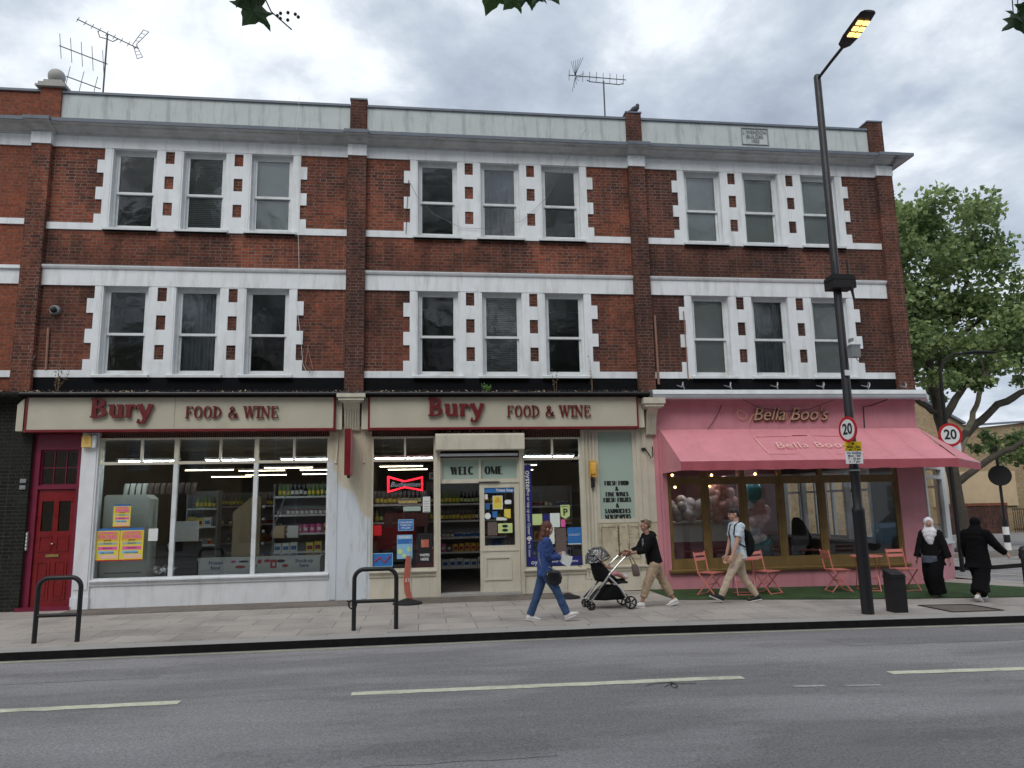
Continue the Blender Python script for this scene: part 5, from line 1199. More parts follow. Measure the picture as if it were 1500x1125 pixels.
def leafcloud(mb, pts, s0, s1, droop=.3):
    for p in pts:
        a = random.uniform(0, 2*PI); e = random.uniform(-.9, .6); u = Vector((math.cos(a)*math.cos(e), math.sin(a)*math.cos(e), math.sin(e))); v = u.cross(Vector((random.uniform(-1, 1), random.uniform(-1, 1), random.uniform(-.4, 1)))).normalized()
        s = random.uniform(s0, s1); w_ = v*s*.52; nrm = u.cross(v)*s*.12
        mb.add([p, p+u*s*.45+w_+nrm, p+u*s-nrm*droop, p+u*s*.45-w_+nrm], [(0, 1, 2), (0, 2, 3)])
t = thing('hedge', 'clipped green hedge with a bright yellow green top at the far right', 'hedge', (36, 20, 0))
c = MB(); c.box(31.6, 44, 19.3, 20.9, -.14, .95); c.build('branches', M['leaf_hedge'], t)
c = MB(); leafcloud(c, [Vector((random.uniform(31.5, 40), 19.25+random.uniform(-.08, .1), random.uniform(-.1, 1.0))) for _ in range(3500)], .08, .16); c.build('foliage', M['leaf_hedge'], t, smooth=False)
c = MB(); leafcloud(c, [Vector((random.uniform(31.6, 40), random.uniform(19.2, 20.9), .95+random.uniform(0, .42)*(1-.5*abs(math.sin(i*.37))))) for i in range(3000)], .08, .16); c.build('hedge_top_leaves', M['leaf_hedge_top'], t, smooth=False)  # top leaves in a brighter yellow green than the sides
# ------------------------------------------------------------------ trees
def limb(c, pts, r0, r1, n=9, wob=.06, sub=5):
    P = [Vector(p) for p in pts]; out = []
    for i in range(len(P)-1):
        for k in range(sub): out.append(P[i].lerp(P[i+1], k/sub)+(Vector((random.uniform(-1, 1), random.uniform(-1, 1), random.uniform(-1, 1)))*wob if (i or k) else Vector()))
    out.append(P[-1]); m = len(out); rs = [(r0+(r1-r0)*(i/(m-1))**.8)*random.uniform(.92, 1.1) for i in range(m)]
    c.tube(out, rs, n); return out
def clump_points(c, r, n, flat=.75):
    o = []
    for _ in range(n):
        d = Vector((random.gauss(0, 1), random.gauss(0, 1), random.gauss(0, 1))).normalized(); k = random.random()**.45
        o.append(Vector(c)+Vector((d.x*r, d.y*r, d.z*r*flat))*k)
    return o
random.seed(21)
T1 = thing('plane_tree', 'big leafy plane tree with spreading pale branches behind the awning', 'tree', (18.75, 9, 0))
c = MB(); limb(c, [(18.72, 9, -.2), (18.64, 9, 1.2), (18.50, 9, 3.2), (18.30, 9, 4.9), (18.2, 9, 6.4)], .21, .19, 14, .03); c.ell((18.72, 9, -.1), (.36, .36, .22)); c.build('trunk', M['bark'], T1)
brs = [([(18.45, 9, 4.5), (19.3, 8.9, 5.6), (20.4, 8.8, 6.25), (21.9, 8.7, 6.6), (23.5, 8.6, 7.1)], .17, .07, 'bark'),
       ([(18.85, 8.9, 3.3), (19.5, 8.8, 4.7), (19.95, 8.7, 5.75), (20.25, 8.7, 6.2), (20.9, 8.6, 7.4)], .14, .06, 'bark_pale'),
       ([(20.0, 8.75, 5.85), (19.98, 8.7, 6.3), (19.9, 8.7, 6.9)], .09, .04, 'bark_pale'),
       ([(18.55, 9, 3.2), (19.3, 8.9, 4.1), (20.5, 8.8, 4.95), (21.9, 8.7, 5.6), (23.8, 8.6, 6.3)], .22, .11, 'bark'),
       ([(18.65, 9, 2.2), (19.6, 8.7, 2.9), (20.8, 8.5, 3.5), (22.3, 8.4, 4.1), (24, 8.3, 4.6)], .16, .08, 'bark'),
       ([(18.3, 9, 4.6), (17.6, 8.9, 5.0), (16.8, 8.8, 5.5), (15.9, 8.7, 6.3)], .13, .05, 'bark'),
       ([(18.2, 9, 6.0), (17.9, 9, 8.0), (17.4, 9, 10.2), (17.2, 9, 11.8)], .17, .05, 'bark'),
       ([(18.3, 9, 5.6), (19.0, 9, 7.5), (20.0, 9, 9.5), (20.5, 9, 11.5)], .15, .05, 'bark'),
       ([(19.0, 9, 7.2), (20.6, 8.9, 8.2), (22.3, 8.8, 9.2), (23.4, 8.8, 9.6)], .11, .04, 'bark')]
for p, a, b_, mt in brs: c = MB(); limb(c, p, a*.82, b_*.8, 9, .035); c.build('branch', M[mt], T1)
cl_ = [(17.5, 12.0, 1.4), (18.8, 12.3, 1.5), (20.1, 12.2, 1.3), (16.6, 11.2, 1.2), (17.8, 10.6, 1.6), (19.3, 10.7, 1.5), (20.6, 11.0, 1.3), (16.4, 9.6, 1.4), (17.9, 9.0, 1.6), (19.6, 9.2, 1.4), (21.0, 9.5, 1.3), (22.3, 9.9, 1.3), (16.3, 8.0, 1.3), (17.4, 7.4, 1.4), (19.0, 7.8, 1.4), (20.6, 8.1, 1.3), (22.2, 8.6, 1.3), (23.4, 9.0, 1.2), (16.5, 6.6, 1.1), (17.3, 6.0, .9), (19.0, 6.6, .8), (20.2, 7.0, .9), (21.6, 7.3, 1.0), (23.0, 7.6, 1.1), (24.2, 8.2, 1.2), (21.9, 3.9, .8), (22.9, 4.2, .9), (20.9, 3.8, .55), (23.6, 4.5, .8), (22.3, 3.5, .8), (21.5, 4.4, .5), (19.2, 6.0, .5), (22.6, 6.6, .7), (15.6, 7.2, 1.0), (15.9, 9.0, 1.1), (16.2, 10.4, 1.0), (24.3, 9.6, 1.0), (25.3, 8.8, 1.2)]
cr = MB()
for x, z, r in cl_:
    for k in range(4):
        cc = (x+random.uniform(-.5, .5)*r, 9+random.uniform(-1.6, 1.6), z-.45+random.uniform(-.4, .4)*r); rr = r*random.uniform(.45, .75)
        leafcloud(cr, clump_points(cc, rr, int(330*rr*rr+40)), .11, .23)
for i in range(34):     # upright shoots along the top
    x = random.uniform(16, 21.5); z = 12.3+random.uniform(-.6, .5)-.22*abs(x-18.8); y = 9+random.uniform(-1, 1)
    leafcloud(cr, [Vector((x+random.uniform(-.09, .09)+.02*k, y+random.uniform(-.08, .08), z+k*.09)) for k in range(random.randint(6, 13))], .10, .2)
for i in range(16):
    x = random.uniform(21.5, 25); z = 10.2+random.uniform(-.8, .4)-.1*abs(x-22.5)
    leafcloud(cr, [Vector((x+random.uniform(-.09, .09), 9, z+k*.09)) for k in range(random.randint(5, 10))], .10, .2)
cr.build('crown', M['leaf_plane'], T1, smooth=False)
# street trees on the photographer's side: seen mirrored in the panes; one hangs its leaves into the top of the view
def lobed_leaf(mb, p, tip, nrm, s):
    tip = Vector(tip).normalized(); nrm = Vector(nrm).normalized(); sd_ = tip.cross(nrm).normalized(); nrm = sd_.cross(tip)
    o = [(0, -.02), (.10, -.10), (.30, -.06), (.52, -.12), (.42, .10), (.40, .20), (.62, .34), (.74, .52), (.46, .50), (.30, .50), (.26, .66), (.14, .80), (0, 1.08)]
    pr = [(x, y) for x, y in o]+[(-x, y) for x, y in o[-2:0:-1]]
    vs = [p+tip*.35*s+nrm*.03*s]+[p+sd_*x*s+tip*y*s+nrm*(-.10*abs(x)*s+.04*s*math.sin(9*x)) for x, y in pr]; n = len(pr)
    mb.add(vs, [(0, 1+k, 1+(k+1) % n) for k in range(n)])
T2 = thing('plane_tree', 'plane tree with only a few leaves hanging into the top of the photo', 'tree', (-1.5, -18.5, RZ))
c = MB(); limb(c, [(-1.5, -18.5, -.3), (-1.4, -18.4, 3), (-1.0, -18.2, 6), (-.8, -18, 10)], .36, .22, 12, .04); c.build('trunk', M['bark'], T2)
for p, a, b_ in (([(-1.0, -18.2, 5.5), (-.5, -15.5, 6.2), (.2, -12.8, 5.9), (.5, -11.6, 5.2)], .11, .02), ([(-1.0, -18.2, 5.0), (-1.1, -15, 5.8), (-.9, -12.5, 5.4), (-.8, -11.65, 4.9)], .10, .02), ([(-1.0, -18.2, 6.5), (1, -15, 6.8), (2.8, -12.8, 6.3), (3.45, -11.6, 5.3)], .10, .02), ([(-.8, -18, 9), (-3, -19, 12), (-4, -20, 15)], .16, .05), ([(-.8, -18, 9), (1, -19, 13), (2, -20, 16)], .16, .05)): c = MB(); limb(c, p, a, b_, 8, .03); c.build('branch', M['bark'], T2)
lv = MB(); tw = MB()
for (x, y, z, n, hx) in ((-.80, -11.6, 4.22, 8, .06), (.13, -11.6, 4.26, 5, .06), (.30, -11.6, 4.33, 7, .09), (.55, -11.6, 4.29, 7, .08), (3.44, -11.6, 4.40, 9, .08)):
    top = Vector((x+.05, y, z+.75)); tw.tube([top, Vector((x, y, z+.3)), Vector((x-.02, y, z+.05))], .006, 5)
    for i in range(n):
        q = Vector((x+random.uniform(-hx, hx), y+random.uniform(-.12, .12), z+random.uniform(-.02, .25)))
        tw.tube([q, q+Vector((random.uniform(-.05, .05), 0, .12)), Vector((x, y, z+.4))], .0028, 4)
        lobed_leaf(lv, q, (random.uniform(-.8, .8), random.uniform(-.4, .4), -1), (random.uniform(-.5, .5), -1, random.uniform(-.5, .3)), random.uniform(.09, .16))
for i in range(7): a = R(i*45); tw.ell((-.70+.05*math.cos(a)+.06, -11.6, 4.10+.02*math.sin(a)), .009, 6, 4)
tw.tube([(-.78, -11.6, 4.25), (-.72, -11.6, 4.12), (-.62, -11.6, 4.03)], .0035, 5)
lv.build('hanging_leaves', M['leaf_near'], T2, smooth=False); tw.build('twigs', M['bark'], T2)
def big_crown(T, cx, cy, cz, rx, rz, n):
    c = MB()
    for i in range(n):
        d = Vector((random.gauss(0, 1), random.gauss(0, 1), random.gauss(0, 1))).normalized()*random.random()**.4
        cc = Vector((cx+d.x*rx, cy+d.y*rx*.7, cz+d.z*rz)); leafcloud(c, clump_points(cc, random.uniform(.7, 1.3), 60), .22, .42)
    c.build('crown', M['leaf_near'], T, smooth=False)
big_crown(T2, -1.5, -21.0, 13, 6.0, 7.0, 120)
for i, (x, y, lb) in enumerate(((-11, -21, 'plane tree across the road mirrored in the left windows'), (9.5, -21.5, 'plane tree across the road mirrored in the right hand windows'), (19, -21, 'plane tree across the road mirrored in the cafe end windows'))):
    T = thing('plane_tree', lb, 'tree', (x, y, RZ)); c = MB(); limb(c, [(x, y, -.3), (x+.2, y, 3), (x, y, 7), (x+.3, y, 11)], .34, .16, 12, .05); c.build('trunk', M['bark'], T); big_crown(T, x, y, 13, 5.2, 7.0, 100)
# pavement and houses on the photographer's side
op = MB(); op.box(-60, 60, -26.5, -17.3, -.3, .0); tag(op.build('opposite_pavement', M['paving_far']), 'pavement on the photographer side of the road', 'pavement', kind='structure')
for i, (x, w_, mt, lb) in enumerate(((-16, 13, 'brick_yellow', 'yellow brick house across the road mirrored in the left windows'), (-2.5, 13, 'brick_dark', 'dark brick house across the road mirrored in the shop windows'), (11, 13, 'brick_yellow', 'second yellow brick house across the road, beside the white one'), (24.5, 13, 'white_render', 'white rendered house across the road mirrored in the cafe windows'), (38, 13, 'brick_dark', 'dark brick house at the end of the row across the road'))):
    hb = thing('house', lb, 'house', (x, -27, 0)); hs = [(x-w_/2+1.2+k*2.9, x-w_/2+2.4+k*2.9, z, z+1.7) for k in range(4) for z in (.9, 4, 7)]
    MB().grid([(x-w_/2, x+w_/2, 0, 9.8)], hs, -27.2, -26.8).build('wall', M[mt], hb)
    q = MB()
    for h in hs: q.box(h[0], h[1], -27.1, -27.05, h[2], h[3])
    q.build('window_glass', M['window_glass'], hb); MB().box(x-w_/2, x+w_/2, -33, -27.4, 0, 9.8).build('rooms', M['shade_black'], hb)
    q = MB()
    for h in hs: q.grid([(h[0], h[1], h[2], h[3])], [(h[0]+.08, h[1]-.08, h[2]+.08, h[2]+.82), (h[0]+.08, h[1]-.08, h[2]+.9, h[3]-.08)], -26.96, -26.9)
    q.build('window_frame', M['white_frame'], hb); q = MB(); q.extr([(-26.6, 9.8), (-33.2, 9.8), (-30, 12.4)], x-w_/2-.2, x+w_/2+.2); q.build('roof', M['lead'], hb)

# a car on the near lane beyond the right edge, seen only as a reflection in the cafe glass
t = thing('car', 'pale blue hatchback mirrored in the last cafe window', 'car', (17.5, -9.6, RZ))
c = MB(); cx, cy = 17.5, -9.6
def carring(x, w_, z0, z1): return [(cx+x, cy-w_, z0), (cx+x, cy+w_, z0), (cx+x, cy+w_, z1), (cx+x, cy+w_*.8, z1+.06), (cx+x, cy-w_*.8, z1+.06), (cx+x, cy-w_, z1)]
rg = [carring(*a) for a in ((-1.95, .6, .35, .55), (-1.85, .78, .22, .72), (-1.2, .84, .18, .82), (-.6, .85, .18, .86), (1.4, .85, .18, .88), (1.85, .8, .2, .80), (1.95, .65, .35, .6))]
vs = [p for r_ in rg for p in r_]; fs = [(i*6+k, i*6+(k+1) % 6, (i+1)*6+(k+1) % 6, (i+1)*6+k) for i in range(6) for k in range(6)]+[tuple(range(6)), tuple(range(41, 35, -1))]
c.add(vs, fs); c.build('body', M['paper_sky'], t)
c = MB(); a_ = [(-.95, .78, .88), (-.35, .66, 1.36), (.9, .66, 1.40), (1.6, .76, .90)]; vs = [(cx+x, cy+s*w_, z) for x, w_, z in a_ for s in (-1, 1)]
c.add(vs, [(0, 2, 3, 1), (2, 4, 5, 3), (4, 6, 7, 5), (0, 6, 4, 2), (1, 3, 5, 7)]); c.build('cabin_glass', M['black_paint'], t)
c = MB(); c.add([(cx-.35, cy-.67, 1.37), (cx+.9, cy-.67, 1.41), (cx+.9, cy+.67, 1.41), (cx-.35, cy+.67, 1.37), (cx-.3, cy-.5, 1.42), (cx+.85, cy-.5, 1.45), (cx+.85, cy+.5, 1.45), (cx-.3, cy+.5, 1.42)], [(0, 1, 5, 4), (1, 2, 6, 5), (2, 3, 7, 6), (3, 0, 4, 7), (4, 5, 6, 7)]); c.build('roof', M['paper_sky'], t)
for x in (-1.25, 1.25):
    for s in (-1, 1): c = MB(); c.cyl((cx+x, cy+s*.70, .21), (cx+x, cy+s*.87, .21), .30, None, 20); w1 = c.build('wheel', M['rubber'], t); c = MB(); c.cyl((cx+x, cy+s*.80, .21), (cx+x, cy+s*.88, .21), .18, None, 14); c.build('rim', M['steel'], w1)
for s in (-1, 1): c = MB(); c.ell((cx-1.86, cy+s*.55, .62), (.08, .16, .08)); c.build('headlight', M['sign_white'], t)
# scattered fallen leaves and scraps on the pavement and mat
random.seed(77); fl = MB()
for i in range(150):
    x = random.uniform(-6, 11); y = random.uniform(-4.3, -.15) if i % 3 else random.uniform(-.5, -.12); z = gz(x)+.012+(.008 if x > 4.6 and y > -2 else 0)
    a = random.uniform(0, 6.3); s = random.uniform(.008, .026); u = Vector((math.cos(a), math.sin(a), random.uniform(-.2, .3)))*s; v = Vector((-math.sin(a), math.cos(a), random.uniform(-.2, .4)))*s*.6; p = Vector((x, y, z)); fl.add([p-u, p-v, p+u, p+v], [(0, 1, 2, 3)])
tag(fl.build('fallen_leaves', M['dead_leaf'], smooth=False), 'small dry leaves and scraps scattered over the pavement', 'leaves', kind='stuff')
# old repair patches in the road
def patch(x0, x1, y0, y1, label):
    n = 16; pr = [(x0+(x1-x0)*i/n, y0) for i in range(n)]+[(x1, y0+(y1-y0)*i/4) for i in range(4)]+[(x1-(x1-x0)*i/n, y1) for i in range(n)]+[(x0, y1-(y1-y0)*i/4) for i in range(4)]
    m = MB(); P = [(x+random.uniform(-.03, .03), y+random.uniform(-.02, .02), gz(x)+RZ+.003) for x, y in pr]; m.add(P, [tuple(range(len(P)))]); return m.build('road_patch', M['asphalt_patch'], road)
patch(-5.2, -2.9, -5.9, -5.3, ''); patch(5.4, 8.8, -5.75, -5.25, ''); patch(-1.5, 1.0, -9.3, -8.75, '')
# ------------------------------------------------------------------ inside the shops
random.seed(5)
for b, x0, x1 in ((B1, -7.41, -1.39), (B2, -1.20, 4.66), (B3, 4.86, 10.48)):
    MB().box(x0, x1, .3, 11.8, -.25 if b is B3 else -.05, .03).build('shop_floor', M['floor_lino'], b)
    MB().box(x0, x1, .15, 11.8, 3.25, 3.30).build('shop_ceiling', M['ceiling_tile'], b)
    q = MB()
    for i in range(9): q.box(x0, x1, .9+i*1.2, .93+i*1.2, 3.244, 3.2495)
    for i in range(5): q.box(x0+.6+i*1.2, x0+.63+i*1.2, .3, 11.5, 3.2435, 3.2492)
    q.build('ceiling_grid', M['wire_grey'], b)
def tube_lamp(x0, x1, y, z, mat, label, group):
    t = thing('tube_light', label, 'light', ((x0+x1)/2, y, z), group=group)
    c = MB(); c.tube([(x0, y, z), (x1, y, z)], .009, 8); c.build('tube', M[mat], t); c = MB(); c.box(x0-.03, x1+.03, y-.03, y+.03, z+.02, z+.06); c.build('fitting', M['paper_white'], t)
for x0, x1, lb in ((-5.85, -4.72, 'behind the first pane of the wide white window'), (-4.2, -3.2, 'behind the second pane of the wide white window'), (-2.75, -1.8, 'behind the third pane of the wide white window'), (-.88, .28, 'behind the window with the neon sign'), (2.15, 3.25, 'behind the window with the blue banner')):
    tube_lamp(x0, x1, .45, 2.73, 'tube_light', 'bright cold strip light '+lb, 'cold strip lights just inside the shop windows')
k = 0
for x, y in ((-5.4, 5.2), (-4.2, 5.8), (-3.3, 4.6), (-2.6, 5.8), (-4.6, 8.4), (-2.9, 8.2), (-5.8, 9.2)):
    tube_lamp(x-.6, x+.6, y, 2.80, 'tube_warm', 'yellowish ceiling strip light deep inside the shop with the freezer', 'ceiling strip lights of the left shop')
for x, y in ((-.45, 4.6), (-.3, 6.2), (2.6, 4.8), (2.9, 7.4), (1.0, 7.6)):
    tube_lamp(x-.55, x+.55, y, 2.80, 'tube_warm', 'yellowish ceiling strip light deep inside the shop with the cream door', 'ceiling strip lights of the middle shop')
# stock: three or four shapes, each piece its own object
PM = {}
def product(kind, colour):
    key = (kind, colour)
    if key in PM: return PM[key]
    c = MB()
    if kind == 'box': c.box(-.075, .075, -.05, .05, 0, .20); c.cur = 1; c.box(-.055, .055, -.0515, -.0501, .05, .13)
    elif kind == 'bottle': c.lathe((0, 0, 0), [(.036, 0), (.038, .01), (.038, .17), (.014, .22), (.013, .28), (.016, .29)], 10); c.cur = 1; c.lathe((0, 0, 0), [(.0388, .05), (.0388, .13)], 10)
    elif kind == 'tin': c.lathe((0, 0, 0), [(.04, 0), (.042, .005), (.042, .105), (.038, .11)], 10); c.cur = 1; c.lathe((0, 0, 0), [(.0428, .02), (.0428, .09)], 10)
    elif kind == 'packet': c.loft([((0, 0, 0), (.06, 0, 0), (0, .012, 0)), ((0, 0, .03), (.062, 0, 0), (0, .04, 0)), ((0, 0, .15), (.062, 0, 0), (0, .04, 0)), ((0, 0, .20), (.06, 0, 0), (0, .006, 0))], 8); c.cur = 1; c.box(-.035, .035, -.043, -.041, .06, .13)
    PM[key] = c.mesh(kind, [M[colour[0]], M[colour[1]]]); return PM[key]
NP = [0]
WORD = {'paper_yellow': 'yellow', 'counter_red': 'red', 'paper_blue': 'blue', 'paper_white': 'white', 'orange_box': 'orange', 'paper_pink': 'pink', 'weed_green': 'green', 'paper_lime': 'lime', 'shade_black': 'black', 'tan_cloth': 'brown', 'stone_beige': 'tan'}
def shelf_unit(label, where, x0, x1, y, zs, kinds, hgt, fill=.85, face=-1):
    t = thing('shelf_unit', label, 'shelves', ((x0+x1)/2, y, .03))
    q = MB(); q.box(x0, x1, y+.34, y+.37, .03, hgt); q.build('back_panel', M['grey_box'], t)
    for x in (x0, x1): q = MB(); q.box(x-.015, x+.015, y, y+.36, .03, hgt); q.build('side_panel', M['grey_box'], t)
    for z in zs: q = MB(); q.box(x0+.015, x1-.015, y, y+.34, z-.02, z); q.box(x0+.015, x1-.015, y-.012, y-.002, z-.03, z+.012); q.build('shelf', M['paper_white'], t)
    for si, z in enumerate(zs):
        kd, cols_ = kinds[si % len(kinds)]; x = x0+.10; ci = random.choice(cols_)
        while x < x1-.09:
            if random.random() < .25: ci = random.choice(cols_)
            if random.random() < fill:
                o = bpy.data.objects.new(kd, product(kd, ci)); COL.objects.link(o); o.location = (x, y+.08+random.uniform(0, .03), z+.001); o.rotation_euler = (0, 0, random.uniform(-.12, .12)); s = random.uniform(.92, 1.12); o.scale = (1, 1, s)
                tag(o, '%s %s with a %s label on the %s' % (WORD[ci[0]], kd, WORD[ci[1]], where), kd, 'goods on the '+where); NP[0] += 1
            x += {'box': .17, 'bottle': .092, 'tin': .10, 'packet': .145}[kd]
BX = [('paper_yellow', 'counter_red'), ('counter_red', 'paper_white'), ('paper_blue', 'paper_white'), ('paper_white', 'paper_blue'), ('orange_box', 'paper_white'), ('stone_beige', 'counter_red')]
BT = [('shade_black', 'paper_lime'), ('weed_green', 'paper_yellow'), ('shade_black', 'paper_white'), ('tan_cloth', 'paper_yellow')]
PK = [('paper_pink', 'paper_white'), ('paper_blue', 'paper_yellow'), ('orange_box', 'counter_red'), ('counter_red', 'paper_yellow'), ('tan_cloth', 'paper_white')]
shelf_unit('tall stocked shelves behind the freezer in the third white pane', 'shelves behind the freezer', -3.15, -1.5, 2.0, (.42, .82, 1.22, 1.62, 2.02), (('box', BX), ('box', BX), ('packet', PK), ('tin', BX), ('bottle', BT)), 2.3)
shelf_unit('dim stocked shelves beyond the second white pane', 'dim shelves beyond the second pane', -5.1, -3.6, 4.6, (.5, .95, 1.4, 1.85), (('box', BX), ('packet', PK), ('tin', BX), ('bottle', BT)), 2.2, .8)
shelf_unit('wine shelves seen through the open shop door', 'wine shelves in the doorway', .2, 2.1, 3.2, (.3, .66, 1.0, 1.40, 1.80), (('box', BX), ('packet', PK), ('tin', BX), ('bottle', BT), ('bottle', BT)), 2.35, .97)
shelf_unit('counter shelves with bottles behind the neon sign', 'bottle shelf behind the neon sign', -1.0, .15, 1.5, (1.42, 1.80), (('bottle', BT), ('bottle', BT)), 2.1, .9)
shelf_unit('stocked shelves beyond the window with the blue banner', 'shelves beyond the blue banner', 2.3, 3.7, 3.0, (.5, .9, 1.3, 1.7), (('box', BX), ('packet', PK), ('box', BX), ('tin', BX)), 2.2, .85)
shelf_unit('stocked shelves half hidden behind the pale cabinet', 'shelves right of the pale cabinet', -5.15, -4.5, 2.6, (.6, 1.0, 1.4, 1.8), (('packet', PK), ('tin', BX), ('box', BX), ('bottle', BT)), 2.2, .8)
# flags on top of the wine shelves (printed card strip)
t = thing('card_strip', 'row of white printed cards above the wine shelves in the doorway', 'cards', (1.1, 3.1, 2.4))
for i in range(9):
    q = MB(); q.box(.25+i*.2, .43+i*.2, 3.1, 3.105, 2.40, 2.56); q.build('card', M['paper_white'], t); q = MB(); q.box(.29+i*.2, .39+i*.2, 3.095, 3.0995, 2.43, 2.53); q.build('picture', M['grey_box'], t)
# the cabinet, posters, card reader screens behind the first pane
t = thing('cabinet', 'pale grey green metal cabinet back standing against the first shop pane', 'cabinet', (-5.6, .5, .5))
q = MB(); q.prism([(-6.0, .45), (-5.16, .45), (-5.16, 2.0), (-5.26, 2.08), (-5.96, 2.08), (-6.0, 2.04)], .28, .75); q.build('cabinet_body', M['fridge_white'], t)
q = MB(); q.box(-5.9, -5.25, .272, .279, .6, .62); q.build('seam', M['grey_box'], t)
for i in range(12):
    q = MB(); q.loft([((-5.7+i*.115, .5, 2.085), (.045, 0, 0), (0, .03, 0)), ((-5.69+i*.115, .5, 2.24), (.05, 0, 0), (0, .035, 0)), ((-5.67+i*.115, .5, 2.30), (.05, 0, 0), (0, .005, 0))], 8)
    tag(q.build('packet', M['paper_white' if i < 4 else 'tan_cloth']), ('white' if i < 4 else 'brown')+' packet in the row on top of the pale cabinet', 'packet', 'packets on top of the pale cabinet')
def poster(label, x0, z0, w_, h, y=.022):
    t = thing('poster', label, 'poster', (x0+w_/2, y, z0), group='fun fair posters')
    MB().box(x0, x0+w_, y, y+.003, z0, z0+h).build('sheet', M['paper_yellow'], t)
    q = MB(); q.box(x0, x0+w_, y-.002, y-.0005, z0+h*.93, z0+h); q.build('top_band', M['paper_blue'], t); q = MB(); q.box(x0, x0+w_, y-.002, y-.0005, z0, z0+h*.035); q.build('bottom_band', M['sign_red'], t)
    q = MB(); q.box(x0+.06*w_, x0+w_*.94, y-.0018, y-.0004, z0+h*.62, z0+h*.90); q.build('tint_panel', M['orange_box'], t)
    text("CHILDREN'S", h*.085, M['paper_pink'], (x0+w_/2, y-.003, z0+h*.86), t, 'printing', extrude=.0005, bold=.002); text('FUN FAIRS', h*.16, M['paper_pink'], (x0+w_/2, y-.003, z0+h*.73), t, 'printing', extrude=.0005, bold=.004, wide=min(1., w_/h*1.0))
    text('party', h*.10, M['ink'], (x0+w_/2, y-.0035, z0+h*.64), t, 'printing', extrude=.0005, shear=.3)
    for k, (m_, a, b_) in enumerate((('green_film', .50, .57), ('paper_pink', .34, .44), ('paper_sky', .22, .31), ('pale_print', .08, .18))):
        q = MB(); q.box(x0+w_*(.12 if k < 3 else .2), x0+w_*(.92 if k != 2 else .78), y-.002, y-.0005, z0+h*a, z0+h*b_); q.build('colour_panel', M[m_], t)
    for k, s in enumerate(('20-22 JULY', 'FREE ENTRY', 'OPEN 12 NOON')): text(s, h*.06, M['ink'], (x0+w_*.52, y-.004, z0+h*(.535-.145*k)), t, 'printing', extrude=.0005, wide=.9)
poster('left yellow and pink fun fair poster of the lower pair on the first pane', -6.0, .85, .42, .60)
poster('right yellow and pink fun fair poster of the lower pair on the first pane', -5.57, .85, .42, .60)
poster('smaller fun fair poster above the lower pair on the first pane', -5.72, 1.47, .31, .42)
def sheet_on(name, label, x0, x1, z0, z1, mat, y=.022, cat='notice', group=None, lines=None, lmat='ink', bord=None):
    t = thing(name, label, cat, ((x0+x1)/2, y, z0), group=group); MB().box(x0, x1, y, y+.002, z0, z1).build('sheet', M[mat], t)
    for s, px, pz, sz in (lines or []): text(s, sz, M[lmat], (px, y-.002, pz), t, 'printing', extrude=.0004, bold=sz*.02)
    if bord: q = MB(); q.grid([(x0, x1, z0, z1)], [(x0+.012, x1-.012, z0+.012, z1-.012)], y-.002, y-.0002); q.build('border', M[bord], t)
    return t
def para(x0, x1, z1, n, dz): return None
sheet_on('notice', 'small white notice on the first pane right of the posters', -5.07, -4.90, 1.20, 1.43, 'paper_white')
t = thing('till_screen', 'white backed screen standing behind the bar between the first two panes', 'screen', (-4.5, .6, 1.1)); q = MB(); q.box(-4.80, -4.32, .55, .60, 1.16, 1.55); q.build('screen', M['paper_white'], t)
q = MB(); q.box(-4.78, -4.34, .6, .95, .5, 1.15); q.build('stand', M['shade_black'], t); q = MB(); q.tube([(-4.80, .5, .95), (-4.85, .5, 1.1), (-4.72, .55, 1.25)], .02); q.build('handle', M['paper_white'], t)
c = MB()
for i in range(40): p = Vector((random.uniform(-5.05, -4.7), random.uniform(.3, .6), .58+random.uniform(0, .1))); a = Vector((random.uniform(-1, 1), random.uniform(-1, 1), random.uniform(-.5, 1)))*.06; b_ = a.orthogonal().normalized()*.05; c.add([p-a, p-b_, p+a, p+b_], [(0, 1, 2, 3)])
tag(c.build('crumpled_wrapping', M['foil_silver'], smooth=False), 'crumpled clear wrapping lying behind the foot of the first pane', 'wrapping')
t = thing('wardrobe_panel', 'tall beige panel leaning inside behind the second pane', 'panel', (-3.9, 2.6, .1)); q = MB(); q.prism([(-4.15, .1), (-3.55, .1), (-3.55, 2.05), (-3.75, 2.05), (-4.15, 1.7)], 2.6, 2.66); q.build('board', M['stone_beige'], t)
for i in range(4): q = MB(); q.ell((-3.46, 2.5, 1.0+i*.27), .035, 8, 6); tag(q.build('lamp_ball', M['sign_white']), 'one of four small white balls in a column beside the beige panel', 'ball', 'small white balls beside the beige panel')
